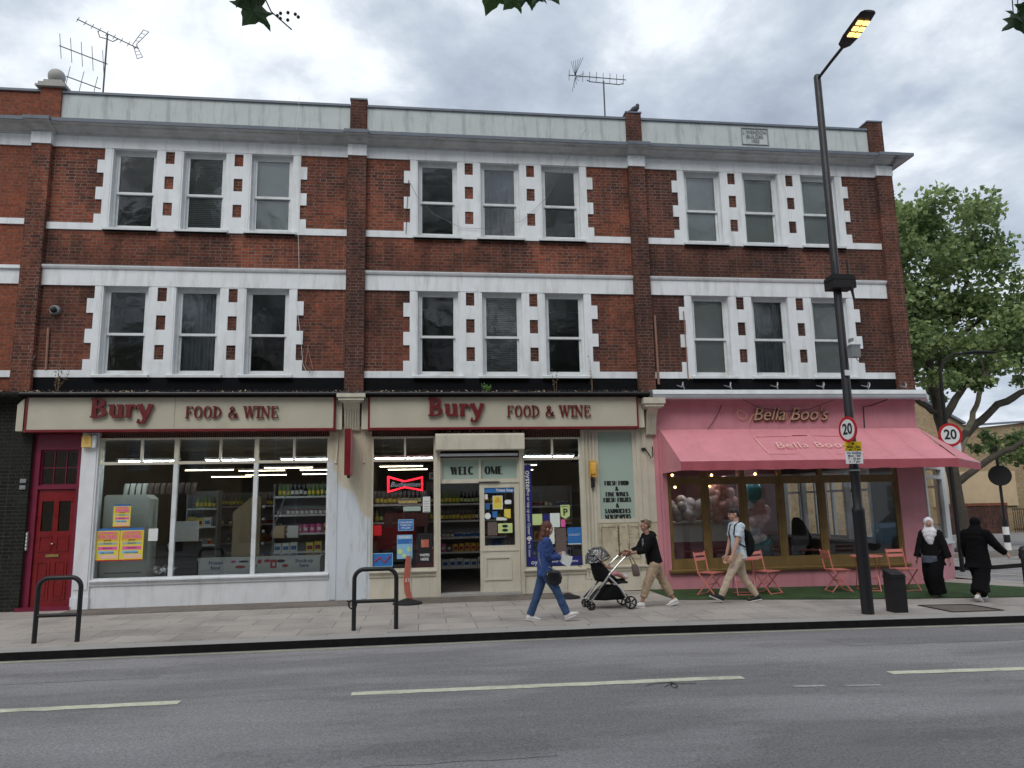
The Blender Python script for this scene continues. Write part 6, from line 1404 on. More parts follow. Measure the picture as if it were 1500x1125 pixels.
# chest freezer with printed front
t = thing('chest_freezer', 'long white chest freezer with printed logos under the shelves behind the panes', 'freezer', (-3, .5, 0)); q = MB(); q.box(-4.20, -1.92, .25, .85, .03, .80); q.box(-4.22, -1.90, .24, .87, .80, .845); q.build('freezer_body', M['freezer_white'], t)
q = MB(); q.box(-4.2, -1.92, .28, .84, .848, .86); q.build('glass_lid', M['window_glass'], t)
for s, x, z in (('Frozen', -3.88, .745), ('food', -3.88, .655), ('Stock-up', -2.22, .745), ('here', -2.22, .655)): text(s, .095, M['ink_blue'], (x, .246, z), t, 'lettering', extrude=.001, bold=.002)
for x, z, wx, wz, mt in ((-3.55, .76, .05, .025, 'paper_pink'), (-3.36, .76, .10, .02, 'ink'), (-3.42, .66, .10, .028, 'sign_red'), (-3.18, .67, .07, .035, 'weed_green'), (-3.06, .75, .04, .04, 'sign_red'), (-2.92, .76, .06, .03, 'sign_red'), (-2.66, .75, .08, .03, 'ink'), (-2.58, .66, .06, .03, 'sign_red')):
    q = MB(); disc(q, (x, .2475, z), 1., (0, -1, 0), .004, 20); q.v = [(x+(a-x)*wx, b_, z+(cc-z)*wz) for a, b_, cc in q.v]; q.build('logo', M[mt], t)
q = MB(); q.box(-2.86, -2.74, .244, .2475, .62, .78); q.build('logo', M['sign_red'], t); q = MB(); q.box(-2.82, -2.77, .242, .2439, .66, .73); q.build('logo', M['sign_white'], t)
c = MB(); c.tube([(-2.62, .7, 2.2), (-2.95, .7, 1.25)], .012); tag(c.build('pole', M['grey_box']), 'thin grey pole leaning behind the third pane', 'pole')
for x, w_, mt, lb in ((-2.98, .22, 'stone_beige', 'plain'), (-2.70, .22, 'paper_white', 'white')):
    q = MB(); q.box(x, x+w_, 1.1, 1.3, 1.16, 1.40); q.box(x+.05, x+w_-.05, 1.09, 1.0995, 1.2, 1.34); tag(q.build('carton', M[mt]), lb+' carton of the pair standing above the freezer', 'carton')
# window with the neon sign
t = thing('neon_sign', 'red bow tie neon sign glowing in the shop window', 'neon sign', (-.27, .1, 2.18))
P = [(-.61, 2.35), (-.28, 2.25), (.08, 2.33), (.08, 2.06), (-.28, 2.13), (-.61, 2.04), (-.61, 2.35)]
c = MB(); c.tube([(x, .09, z) for x, z in P], .013, 8); c.build('neon_outline', M['neon_red'], t)
c = MB(); c.tube([(x*.93-.02, .11, 2.19+(z-2.19)*.86) for x, z in P], .009, 8); c.build('inner_tube', M['neon_red'], t)
text('Budweiser', .145, M['neon_white'], (-.26, .08, 2.185), t, 'neon_lettering', extrude=.003, shear=.35, bold=-.0015)
q = MB(); q.box(-.92, -.05, .35, .7, .35, 1.35); q.box(-.92, .30, .35, .7, .35, .9); q.build('counter', M['counter_red']); tag(bpy.data.objects[-1] if False else COL.objects[-1], 'dark red counter front behind the neon sign window', 'counter')
q = MB(); q.box(-.70, .2, .5, .7, 1.35, 1.62); tag(q.build('cooler_top', M['tan_cloth']), 'grey top of the cooler above the red counter', 'cooler')
sheet_on('notice', 'white printed notice on the window right of the neon sign', .07, .24, 1.62, 1.95, 'paper_white', bord='ink', lines=[('-----', .155, 1.85-.05*i, .06) for i in range(5)])
sheet_on('notice', 'blue notice with white words under the neon sign', -.40, -.10, 1.28, 1.50, 'paper_blue', lines=[('CHALLENGE', -.25, 1.44, .045), ('TOBACCO', -.25, 1.385, .045), ('IT\'S LAW', -.25, 1.33, .045)], lmat='sign_white', bord='paper_sky')
sheet_on('poster', 'blue and yellow drink poster low on the neon sign window', -.42, -.12, .74, 1.20, 'paper_sky', cat='poster', lines=[('DRINKS', -.27, 1.15, .06)], lmat='sign_white')
q = MB(); q.box(-.41, -.13, .018, .021, 1.03, 1.12); tag(q.build('label_strip', M['paper_blue']), 'dark blue strip across the blue and yellow drink poster', 'label')
for x, z, r in ((-.36, .88, .05), (-.18, .92, .045), (-.28, .80, .04)): q = MB(); disc(q, (x, .02, z), r, (0, -1, 0), .003, 16); tag(q.build('lemon_print', M['paper_lime']), 'round lemon printed on the blue drink poster', 'print', 'lemons on the drink poster')
sheet_on('poster', 'dark poster with an orange smear right of the blue drink poster', -.02, .27, .66, 1.22, 'shade_black', cat='poster', lines=[('VAPES', .12, .80, .07), ('HERE', .12, .72, .07)], lmat='sign_white')
q = MB(); q.box(.05, .2, .018, .0205, .95, 1.1); tag(q.build('colour_patch', M['flag_red']), 'orange patch on the dark poster right of the drink poster', 'print')
sheet_on('poster', 'blue poster with red drawing at the lower left of the neon sign window', -.90, -.50, .60, .86, 'paper_blue', cat='poster', bord='paper_sky'); q = MB(); q.tube([(-.85, .018, .7), (-.75, .018, .78), (-.65, .018, .68), (-.55, .018, .8)], .012, 6); tag(q.build('red_scribble', M['sign_red']), 'red drawing on the blue poster low in the neon sign window', 'print')
sheet_on('notice', 'red notice at the left edge of the neon sign window', -.90, -.72, 1.20, 1.40, 'sign_red')
sheet_on('notice', 'pale lettered strip under the neon sign', -.30, .04, 1.66, 1.75, 'green_film'); sheet_on('notice', 'brown lettered strip just below the neon sign', -.40, -.02, 1.78, 1.90, 'tan_cloth', lines=[('COLD DRINKS', -.21, 1.84, .055)], lmat='paper_yellow')
# on the door leaf
sheet_on('door_header', 'blue ticket header strip across the top of the door glass', 1.31, 1.92, 1.99, 2.085, 'paper_blue', y=.024, lines=[('Ticket Stop', 1.72, 2.037, .075)], lmat='sign_white')
sheet_on('notice', 'yellow warning notice with an orange triangle on the door glass', 1.48, 1.68, 1.66, 1.93, 'paper_yellow', y=.024, bord='sign_white')
q = MB(); q.add([(1.51, .020, 1.80), (1.65, .020, 1.80), (1.58, .020, 1.92)], [(0, 1, 2)]); tag(q.build('warning_triangle', M['orange_box'], smooth=False), 'orange warning triangle on the yellow door notice', 'symbol')
for nm, lb, a in (('notice', 'small yellow notice at the right of the door glass', (1.71, 1.84, 1.48, 1.66, 'paper_yellow')), ('notice', 'lime green notice with two dark ovals on the door glass', (1.58, 1.87, 1.19, 1.38, 'paper_lime')), ('notice', 'dark menu sheet at the lower left of the door glass', (1.37, 1.56, 1.15, 1.41, 'tan_cloth')), ('notice', 'white oval card in the middle of the door glass', (1.55, 1.76, 1.44, 1.50, 'paper_white')), ('notice', 'blue and white sticker left of centre on the door glass', (1.47, 1.57, 1.50, 1.62, 'paper_blue')), ('notice', 'small white card at the upper left of the door glass', (1.32, 1.38, 1.86, 1.96, 'paper_white')), ('notice', 'small blue sticker at the left of the door glass', (1.33, 1.42, 1.66, 1.78, 'ink_blue'))): sheet_on(nm, lb, *a, y=.024)
for z in (1.325, 1.245): q = MB(); disc(q, (1.72, .021, z), 1, (0, -1, 0), .003, 16); q.v = [(1.72+(a-1.72)*.06, b_, z+(cc-z)*.028) for a, b_, cc in q.v]; tag(q.build('oval_logo', M['ink']), ('upper' if z > 1.3 else 'lower')+' dark oval on the lime green door notice', 'logo')
q = MB(); disc(q, (1.375, .022, 1.53), .062, (0, -1, 0), .003, 20); tag(q.build('round_sticker', M['freezer_white']), 'round grey sticker at the left of the door glass', 'sticker')
q = MB(); q.prism([(1.73, 1.76), (1.85, 1.76), (1.86, 1.82), (1.83, 1.845), (1.75, 1.845), (1.72, 1.82)], .021, .024); tag(q.build('sticker', M['sign_white']), 'white sticker with a black smile at the upper right of the door glass', 'sticker')
# window with the blue banner
t = thing('banner', 'dark blue vertical banner with white words along the right shop window', 'banner', (2.2, .02, .55)); MB().box(2.13, 2.275, .018, .021, .53, 2.55).build('cloth', M['banner_blue'], t)
text('oyster', .16, M['sign_white'], (2.205, .014, 2.22), t, 'lettering', extrude=.0005, bold=.001, rot=(PI/2, PI/2, 0)); text('Buy or top up your Oyster here', .082, M['sign_white'], (2.205, .014, 1.50), t, 'lettering', extrude=.0005, rot=(PI/2, PI/2, 0)); text('TfL ticket', .06, M['sign_white'], (2.205, .014, .83), t, 'lettering', extrude=.0005, rot=(PI/2, PI/2, 0))
q = MB(); disc(q, (2.205, .0165, 1.07), .042, (0, -1, 0), .003, 24, r_in=.026); q.box(2.15, 2.26, .0135, .0155, 1.06, 1.08); q.build('roundel', M['sign_white'], t)
t = thing('banner', 'dark blue banner along the foot of the right shop window', 'banner', (2.8, .02, .53)); MB().box(2.28, 3.27, .016, .019, .53, .70).build('cloth', M['banner_blue'], t); text('oyster', .13, M['sign_white'], (2.40, .012, .60), t, 'lettering', extrude=.0005); text('Buy your Oyster here', .075, M['sign_white'], (2.85, .012, .61), t, 'lettering', extrude=.0005)
t = thing('sticker', 'lime pennant sticker with a black letter high on the right shop window', 'sticker', (2.95, .02, 1.6)); q = MB(); q.prism([(2.86, 1.50), (2.955, 1.44), (3.05, 1.50), (3.05, 1.72), (2.86, 1.72)], .017, .02); q.build('pennant', M['paper_lime'], t); text('P', .19, M['ink'], (2.955, .013, 1.57), t, 'lettering', extrude=.0005, bold=.004); text('PayPoint', .042, M['ink'], (2.955, .013, 1.69), t, 'lettering', extrude=.0005)
for lb, a in (('lime and white leaflet beside the blue banner', (2.28, 2.48, 1.33, 1.55, 'paper_lime')), ('dark blue leaflet next to the lime leaflet', (2.49, 2.62, 1.36, 1.55, 'banner_blue')), ('pale printed sheet in the middle of the right shop window', (2.64, 2.84, 1.28, 1.56, 'fridge_white')), ('pale sheet behind the walking woman in the right shop window', (2.50, 2.72, .95, 1.27, 'fridge_white')), ('pink slip right of the pale sheet', (2.86, 2.95, 1.28, 1.43, 'paper_pink')), ('dark purple sheet low in the right shop window', (2.74, 2.96, .71, 1.26, 'tan_cloth')), ('blue shield shaped notice at the right of the right shop window', (2.99, 3.27, .95, 1.27, 'paper_blue')), ('white edge strip below the blue shield notice', (2.99, 3.27, .93, .948, 'paper_white'))):
    sheet_on('notice', lb, *a)
text('COLLECT', .055, M['sign_white'], (3.13, .017, 1.12), None, 'lettering', extrude=.0005); tag(COL.objects[-1], 'white word on the blue shield shaped notice', 'lettering')
# ------------------------------------------------------------------ inside the cafe
q = MB(); q.box(4.87, 10.47, 5.9, 6.0, -.1, 3.25); q.build('back_wall', M['pink_inside'], B3)
q = MB(); q.box(7.95, 8.55, 3.0, 3.1, -.1, 3.25); q.build('partition', M['pink_inside'], B3)
t = thing('cafe_counter', 'long counter in the cafe, white above and pink below', 'counter', (6, 1.2, 0)); MB().box(5.35, 7.15, 1.1, 1.7, 0.03, .86).build('lower_front', M['pink_panel'], t); MB().box(5.35, 7.15, 1.08, 1.72, .862, 1.27).build('upper_front', M['paper_white'], t); MB().box(5.32, 7.18, 1.05, 1.75, 1.272, 1.31).build('worktop', M['paper_white'], t)
bal = {}
def balloon(x, y, z, r, mt, where):
    k = mt
    if k not in bal: q = MB(); q.ell((0, 0, 0), (1, 1, 1.12), 18, 12); q.tube([(0, 0, -1.1), (0, 0, -1.2)], [.05, .1], 6); bal[k] = q.mesh('balloon', M[mt])
    o = bpy.data.objects.new('balloon', bal[k]); COL.objects.link(o); o.location = (x, y, z); o.scale = (r, r, r); o.rotation_euler = (random.uniform(-.6, .6), random.uniform(-.6, .6), 0)
    w_ = {'balloon_white': 'pale', 'balloon_pink': 'pink', 'balloon_teal': 'teal'}[mt]
    tag(o, '%s balloon in the %s' % (w_, where), 'balloon', 'balloons of the '+where)
for (cx, cz, nx_, nz2, sx_, sz_, mt, wh) in ((5.72, 1.58, 11, 0, .34, .24, 'balloon_white', 'cluster over the left end of the cafe counter'), (6.52, 1.80, 16, 0, .33, .42, 'balloon_pink', 'arch over the right end of the cafe counter'), (7.28, 1.45, 13, 0, .34, .26, 'balloon_pink', 'garland right of the walking man'), (7.2, .98, 8, 0, .30, .16, 'balloon_white', 'foot of the garland right of the walking man'), (6.15, 1.62, 6, 0, .16, .22, 'balloon_white', 'middle of the balloon arch over the cafe counter'), (7.35, .72, 7, 0, .32, .12, 'balloon_teal', 'heap on the cafe floor')):
    for i in range(nx_):
        a = i*2.4; rr = math.sqrt((i+.5)/nx_); balloon(cx+sx_*rr*math.cos(a), .62+random.uniform(-.08, .15), cz+sz_*rr*math.sin(a), random.uniform(.10, .135), mt, wh)
o = None
q = MB(); q.ell((7.22, .55, 1.93), (.23, .18, .24), 20, 14); tag(q.build('balloon', M['balloon_teal']), 'very large dark teal balloon above the pink garland', 'balloon')
q = MB(); P = []
for k in range(10): a = R(90+36*k); r = .12 if k % 2 == 0 else .055; P.append((7.12+r*math.cos(a), 1.63+r*math.sin(a)))
q.prism(P, .48, .52); tag(q.build('star_balloon', M['foil_silver']), 'silver star balloon below the large teal balloon', 'balloon')
for i, (x, z) in enumerate(((5.45, 2.31), (6.34, 2.30), (7.34, 2.31), (5.50, 2.05), (6.28, 2.05))):
    t = thing('bulb', 'glowing warm bulb hanging in the cafe window, %s' % ('leftmost of the upper three', 'middle of the upper three', 'rightmost of the upper three', 'left of the lower two', 'right of the lower two')[i], 'bulb', (x, .6, z), group='warm bulbs in the cafe window')
    q = MB(); q.ell((x, .6, z), .026, 10, 8); q.build('globe', M['warm_bulb'], t); q = MB(); q.tube([(x, .6, z+.03), (x, .6, 3.2)], .005, 5); q.build('flex', M['wire_black'], t)
tube_lamp(8.5, 9.6, 1.2, 2.9, 'tube_light', 'unseen cold strip light added to brighten the right end of the cafe', 'added lights of the cafe')  # extra lamp, added to lift the dim cafe interior
tube_lamp(5.4, 7.4, .40, 2.9, 'tube_light', 'unseen cold strip light added to brighten the balloons over the cafe counter', 'added lights of the cafe')  # added lamp that makes the counter and balloons brighter
q = MB(); q.loft([((8.62, 1.2, .4), (.25, 0, 0), (0, .2, 0)), ((8.62, 1.2, .9), (.22, 0, 0), (0, .18, 0)), ((8.55, 1.2, 1.25), (.13, 0, 0), (0, .13, 0)), ((8.52, 1.2, 1.34), (.06, 0, 0), (0, .06, 0))], 16); tag(q.build('covered_pram', M['black_cloth']), 'hooded black pram parked inside the last cafe pane', 'pram')
q = MB(); q.loft([((8.0, 1.0, .4), (.3, 0, 0), (0, .2, 0)), ((7.95, 1.0, .75), (.25, 0, 0), (0, .18, 0)), ((7.85, 1.0, .98), (.12, 0, 0), (0, .1, 0))], 16); tag(q.build('covered_pram', M['tan_cloth']), 'low dark pram hood inside the fourth cafe pane', 'pram')
# ------------------------------------------------------------------ people: built in their own frame, +X ahead, +Y to their left
def V(*a): return Vector(a)
def ik(a, b, l1, l2, pole):
    d = b-a; D = min(d.length, (l1+l2)*.999); u = d.normalized(); x = (l1*l1-l2*l2+D*D)/(2*D); h = math.sqrt(max(0, l1*l1-x*x))
    p = (Vector(pole)-u*Vector(pole).dot(u)).normalized(); return a+u*x+p*h, a+u*D
def bend(a, k, b, ra, rk, rb, n=4):
    """points and radii through a joint, gently rounded"""
    P = []; Rr = []
    for i in range(n+1): t = i/n*.86; P.append(a.lerp(k, t)); Rr.append(ra+(rk-ra)*t)
    for i in range(n+1): t = .14+i/n*.86; P.append(k.lerp(b, t)); Rr.append(rk+(rb-rk)*t)
    return P, Rr
class Body: pass
def pose(H, hipz, lean, feet, hands, yaw_head=0., pitch_head=0., shw=.115, side=0.):
    b = Body(); b.H = H; b.hip = V(0, 0, hipz*H)
    def T(x, y, z):       # torso frame: heights as fractions of H above the hip line .52
        v = V(x*H, y*H, (z-.52)*H); v.rotate(Matrix.Rotation(lean, 3, 'Y')); return b.hip+v
    b.T = T; b.lean = lean; b.sh = {s: T(0, s*shw, .805) for s in (1, -1)}; b.hj = {s: T(0, s*.052, .52) for s in (1, -1)}
    b.kn = {}; b.an = {}; b.el = {}; b.wr = {}; b.pitch = {}
    for s, f in zip((1, -1), feet):
        an = V(f[0]*H, s*.052*H+(f[3]*H if len(f) > 3 else 0), f[1]*H); b.kn[s], b.an[s] = ik(b.hj[s], an, .245*H, .245*H, (1, 0, .15)); b.pitch[s] = f[2]
    for s, h in zip((1, -1), hands):
        b.el[s], b.wr[s] = ik(b.sh[s], V(h[0]*H, h[1]*H, h[2]*H), .165*H, .15*H, (-.7, s*.35, -.6))
    b.hm = Matrix.Rotation(yaw_head, 3, 'Z') @ Matrix.Rotation(pitch_head, 3, 'Y'); b.hc = T(.012, 0, .87)+V(.01*H, 0, .058*H)
    return b
def hd(b, x, y, z): return b.hc+b.hm @ V(x*b.H, y*b.H, z*b.H)
def hand(mb, wr, el, side, H, curl=.6, grip=None):
    d = (wr-el).normalized(); pn = V(0, -side, 0)   # palm faces the body
    if abs(d.dot(pn)) > .8: pn = V(0, 0, -1)
    pn = (pn-d*pn.dot(d)).normalized(); w_ = d.cross(pn).normalized()
    if w_.x < 0: w_ = -w_                          # thumb side ahead
    k = H*.1
    mb.loft([(wr, w_*.17*k, pn*.13*k), (wr+d*.2*k, w_*.22*k, pn*.13*k), (wr+d*.5*k, w_*.27*k, pn*.12*k), (wr+d*.62*k, w_*.26*k, pn*.10*k)], 12)
    for i, (o, l_) in enumerate(((.20, .42), (.07, .48), (-.06, .44), (-.19, .34))):
        a = wr+d*.56*k+w_*o*k; dirv = d.copy(); pts = [a]; 
        for j, f in enumerate((.45, .32, .23)):
            dirv.rotate(Matrix.Rotation(0, 3, 'X')); dirv = (dirv+pn*math.tan(curl*(.35+.35*j))).normalized(); pts.append(pts[-1]+dirv*l_*f*k)
        mb.tube(pts, [.068*k, .064*k, .058*k, .046*k], 8)
    a = wr+d*.16*k+w_*.20*k; t1 = (d*.6+w_*.65+pn*.25).normalized(); t2 = (d*.9+w_*.2+pn*.35).normalized(); mb.tube([a, a+t1*.24*k, a+t1*.24*k+t2*.2*k], [.085*k, .074*k, .056*k], 8)
def body_mesh(b, female=False, curl=.6):
    H = b.H; m = MB(); T = b.T
    X = Matrix.Rotation(b.lean, 3, 'Y') @ V(1, 0, 0); Y = V(0, 1, 0)
    def ring(z, hw, hd_, dx=0.): return (T(dx, 0, z), X*hd_*H, Y*hw*H)
    m.loft([ring(.47, .06, .05), ring(.52, .088, .062), ring(.58, .075, .053), ring(.64, .07, .05), ring(.72, .082, .06, .004), ring(.78, .086, .055), ring(.815, .07, .04), ring(.835, .036, .034), ring(.885, .032, .034, .006)], 20)
    # head: skull, face, jaw, nose, ears, lips, brow
    def E(c, r): m.ell(hd(b, *c), [q*H for q in r], 16, 12, b.hm)
    E((-.004, 0, .022), (.056, .044, .052)); E((.018, 0, -.008), (.034, .035, .048)); E((.024, 0, -.038), (.024, .024, .022)); E((-.004, 0, -.02), (.038, .036, .034))
    E((.050, 0, .016), (.008, .026, .006)); E((.034, .022, -.012), (.014, .012, .012)); E((.034, -.022, -.012), (.014, .012, .012))
    m.loft([(hd(b, .050, 0, .012), b.hm @ V(.004*H, 0, 0), V(0, .004*H, 0)), (hd(b, .057, 0, -.002), b.hm @ V(.007*H, 0, 0), V(0, .006*H, 0)), (hd(b, .058, 0, -.010), b.hm @ V(.010*H, 0, 0), V(0, .009*H, 0)), (hd(b, .050, 0, -.014), b.hm @ V(.006*H, 0, 0), V(0, .008*H, 0))], 10)
    E((.048, 0, -.026), (.006, .013, .0035)); E((.046, 0, -.032), (.006, .011, .0035))
    for s in (1, -1): E((-.004, s*.045, .0), (.012, .006, .019))
    m.tube([T(0, 0, .83), hd(b, -.012, 0, -.03)], [.035*H, .031*H], 14)
    for s in (1, -1):
        P, Q = bend(b.sh[s], b.el[s], b.wr[s], .033*H, .024*H, .0165*H); m.tube(P, Q, 12); m.ell(b.sh[s], .034*H)
        hand(m, b.wr[s], b.el[s], s, H, curl)
        P, Q = bend(b.hj[s], b.kn[s], b.an[s], .052*H, .033*H, .02*H); m.tube(P, Q, 14)
        t = V(math.cos(b.pitch[s]), 0, -math.sin(b.pitch[s])); m.tube([b.an[s], b.an[s]-V(0, 0, .018*H)+t*.03*H, b.an[s]-V(0, 0, .03*H)+t*.09*H], [.024*H, .022*H, .016*H], 10)
    return m
def shoe(b, s, root, mat, sole='shoe_white', lift=.004):
    H = b.H; p = b.pitch[s]; t = V(math.cos(p), 0, -math.sin(p)); u = V(math.sin(p), 0, math.cos(p)); c = b.an[s]-u*.043*H; Y = V(0, 1, 0)
    m = MB(); m.loft([(c-t*.036*H+u*.02*H, Y*.018*H, u*.012*H), (c-t*.03*H+u*.024*H, Y*.027*H, u*.022*H), (c-t*.005*H+u*.03*H, Y*.030*H, u*.030*H), (c+t*.04*H+u*.024*H, Y*.030*H, u*.024*H), (c+t*.085*H+u*.016*H, Y*.030*H, u*.015*H), (c+t*.112*H+u*.012*H, Y*.018*H, u*.009*H)], 16)
    m.tube([c+u*.02*H, c+u*.055*H], [.027*H, .027*H], 12)
    o = remesh(m, 'shoe', M[mat], root, .006, 3)
    m = MB(); m.loft([(c-t*.038*H, Y*.022*H, u*.006*H), (c-t*.0*H, Y*.031*H, u*.007*H), (c+t*.06*H, Y*.032*H, u*.007*H), (c+t*.115*H, Y*.016*H, u*.006*H)], 16); m.build('sole', M[sole], o)
    return o
def eyes(b, root):
    m = MB()
    for s in (1, -1): m.ell(hd(b, .0465, s*.017, .006), .006*b.H, 8, 6)
    m.build('eyes', M['ink'], root)
    m = MB(); m.ell(hd(b, .0535, 0, -.029), [.0022*b.H, .012*b.H, .005*b.H], 10, 6, b.hm); m.build('lips', M['lips'], root)
def trousers(b, root, mat, r=(.062, .044, .036), end=1., waist=.56, flare=0., disp=.012, base=.088):
    H = b.H; m = MB(); X = Matrix.Rotation(b.lean, 3, 'Y') @ V(1, 0, 0); Y = V(0, 1, 0)
    m.loft([(b.T(0, 0, .485), X*.056*H, Y*.07*H), (b.T(0, 0, .52), X*.074*H, Y*(base+.006)*H), (b.T(0, 0, waist), X*.062*H, Y*base*H)], 20)
    for s in (1, -1):
        e = b.kn[s].lerp(b.an[s], end); P, Q = bend(b.hj[s]-V(0, 0, .01*H), b.kn[s], e, r[0]*H, r[1]*H, (r[2]+flare)*H); m.tube(P, Q, 16)
    return remesh(m, 'trousers', M[mat], root, .008, 3, disp*.7, .07)
def top(b, root, mat, name, z0=.50, sleeve=1., r=(.046, .034, .027), hw=.104, dd=.074, disp=.012, neck=.838, flare=0.):
    H = b.H; m = MB(); X = Matrix.Rotation(b.lean, 3, 'Y') @ V(1, 0, 0); Y = V(0, 1, 0)
    def ring(z, a, c): return (b.T(0, 0, z), X*c*H, Y*a*H)
    m.loft([ring(z0, hw+flare, dd+.002+flare), ring(z0+.06, hw-.004+flare*.6, dd), ring(.66, hw-.010, dd-.004), ring(.74, hw, dd), ring(.79, hw, dd-.010), ring(.822, .075, .048), ring(neck, .044, .042)], 22)
    for s in (1, -1):
        if sleeve >= 1: P, Q = bend(b.sh[s], b.el[s], b.el[s].lerp(b.wr[s], min(1., sleeve-1+.0001) if sleeve < 2 else .96), r[0]*H, r[1]*H, r[2]*H)
        else: P = [b.sh[s].lerp(b.el[s], t*sleeve/4) for t in range(5)]; Q = [r[0]*H*.95]*5
        m.tube(P, Q, 14); m.ell(b.sh[s], r[0]*H)
    return remesh(m, name, M[mat], root, .008, 3, disp*.7, .06)
def person(label, loc, rz, skin, b, curl=.6):
    t = local_thing('person', label, 'person', loc, R(rz)); bm_ = remesh(body_mesh(b, curl=curl), 'body', M[skin], t, .0055, 2); eyes(b, t); return t
# --- woman in denim walking right with papers
b = pose(1.47, .515, .05, ((-.16, .050, .10), (.215, .062, -.38)), ((.155, .02, .66), (.16, -.035, .64)), 0, .05)
t = person('woman with long auburn hair in a blue denim jacket walking right with papers in hand', (1.90, -3.60, 0), -4, 'skin', b, .9)
H = b.H; trousers(b, t, 'jeans', (.064, .043, .036), .98, flare=.004, disp=.03); top(b, t, 'denim_jacket', 'jacket', .455, 2, (.048, .037, .031), .108, .080, .034)
for s in (1, -1): shoe(b, s, t, 'shoe_white')
m = MB()
for c_, r_ in (((-.010, 0, .03), (.060, .052, .056)), ((-.03, 0, -.01), (.044, .052, .06)), ((-.045, 0, -.06), (.038, .056, .055)), ((-.055, 0, -.105), (.034, .056, .045)), ((.0, -.038, -.05), (.024, .018, .06)), ((.0, .038, -.05), (.024, .018, .06)), ((-.05, 0, -.14), (.026, .05, .03))): m.ell(hd(b, *c_), [q*H for q in r_], 16, 12, b.hm)
remesh(m, 'hair', M['hair_auburn'], t, .007, 3, .010, .03)
pw = b.wr[-1]; m = MB(); Q0 = pw+V(.06, -.01, -.03)
m.add([Q0+V(-.02, 0, .12), Q0+V(.10, .02, .02), Q0+V(.05, .03, -.10), Q0+V(-.06, .0, -.03)], [(0, 1, 2, 3)]); m.add([Q0+V(-.03, -.02, .09), Q0+V(.12, -.03, -.02), Q0+V(.07, -.02, -.13), Q0+V(-.05, -.03, -.06)], [(0, 1, 2, 3)]); m.add([Q0+V(.0, .02, .06), Q0+V(.13, .01, .03), Q0+V(.11, .0, -.06), Q0+V(-.01, .01, -.05)], [(0, 1, 2, 3)])
pp = m.build('papers', M['paper_white'], None); mt_ = Matrix.Translation(t.location) @ Matrix.Rotation(R(-4), 4, 'Z'); pp.data.transform(mt_); tag(pp, 'loose white papers held by the woman in the denim jacket', 'papers')
bag = MB(); bag.loft([(V(.11, -.14, .75), V(.08, 0, .0), V(0, .03, 0)), (V(.11, -.15, .72), V(.115, 0, 0), V(0, .05, 0)), (V(.12, -.15, .64), V(.125, 0, 0), V(0, .055, 0)), (V(.13, -.15, .57), V(.10, 0, 0), V(0, .05, 0)), (V(.13, -.145, .53), V(.05, 0, 0), V(0, .03, 0))], 18); bo = local_thing('shoulder_bag', 'round black shoulder bag worn by the woman in the denim jacket', 'bag', t.location, R(-4)); bag.build('bag_body', M['leather_black'], bo)
m = MB(); m.tube([V(.17, -.14, .74), V(.02, -.13, .82), V(-.09, -.10, .92), V(-.08, -.04, 1.12), V(.0, .05, 1.19)], .008, 6); m.tube([V(.03, -.13, .72), V(-.06, -.12, .80), V(-.09, -.10, .92)], .007, 6); m.build('strap', M['grey_box'], bo)
m = MB(); m.ell(V(.02, -.19, .70), .012, 8, 6); m.build('clasp', M['steel'], bo)
# --- woman pushing the pushchair left
b = pose(1.49, .50, .20, ((.19, .047, -.10), (-.23, .062, .30)), ((.275, .05, .605), (.285, -.09, .605)), 0, .10)
t = person('woman in a black hoodie and rolled beige trousers pushing the pushchair left', (4.00, -2.42, -.012), 180, 'skin_tan', b, 1.1)
H = b.H; trousers(b, t, 'khaki', (.066, .050, .044), .72, flare=-.004, disp=.045); h_ = top(b, t, 'black_cloth', 'hoodie', .50, 1.62, (.052, .042, .034), .110, .086, .016)
m = MB(); m.loft([(b.T(-.05, 0, .80), V(.05*H, 0, 0), V(0, .06*H, 0)), (b.T(-.045, 0, .845), V(.045*H, 0, .01), V(0, .062*H, 0)), (b.T(-.03, 0, .868), V(.03*H, 0, 0), V(0, .045*H, 0))], 16); remesh(m, 'hood', M['black_cloth'], t, .008, 3, .008)
m = MB()
for s in (1, -1): m.tube([b.T(.072, s*.02, .80), b.T(.088, s*.022, .73), b.T(.086, s*.024, .69)], .004, 5)
m.build('drawstrings', M['white_cloth'], t)
for s in (1, -1): shoe(b, s, t, 'shoe_white')
m = MB()
for c_, r_ in (((-.012, 0, .034), (.056, .047, .046)), ((-.03, 0, .012), (.036, .045, .044)), ((-.062, 0, .04), (.022, .022, .022))): m.ell(hd(b, *c_), [q*H for q in r_], 16, 12, b.hm)
remesh(m, 'hair', M['hair_fair'], t, .006, 2, .005, .02)
m = MB(); m.tube([hd(b, .018, -.043, .062), hd(b, .03, 0, .070), hd(b, .018, .043, .062)], .007, 6); m.ell(hd(b, .036, .02, .064), (.012, .022, .008)); m.ell(hd(b, .036, -.02, .064), (.012, .022, .008)); sgl = m.build('sunglasses', M['ink'], t)
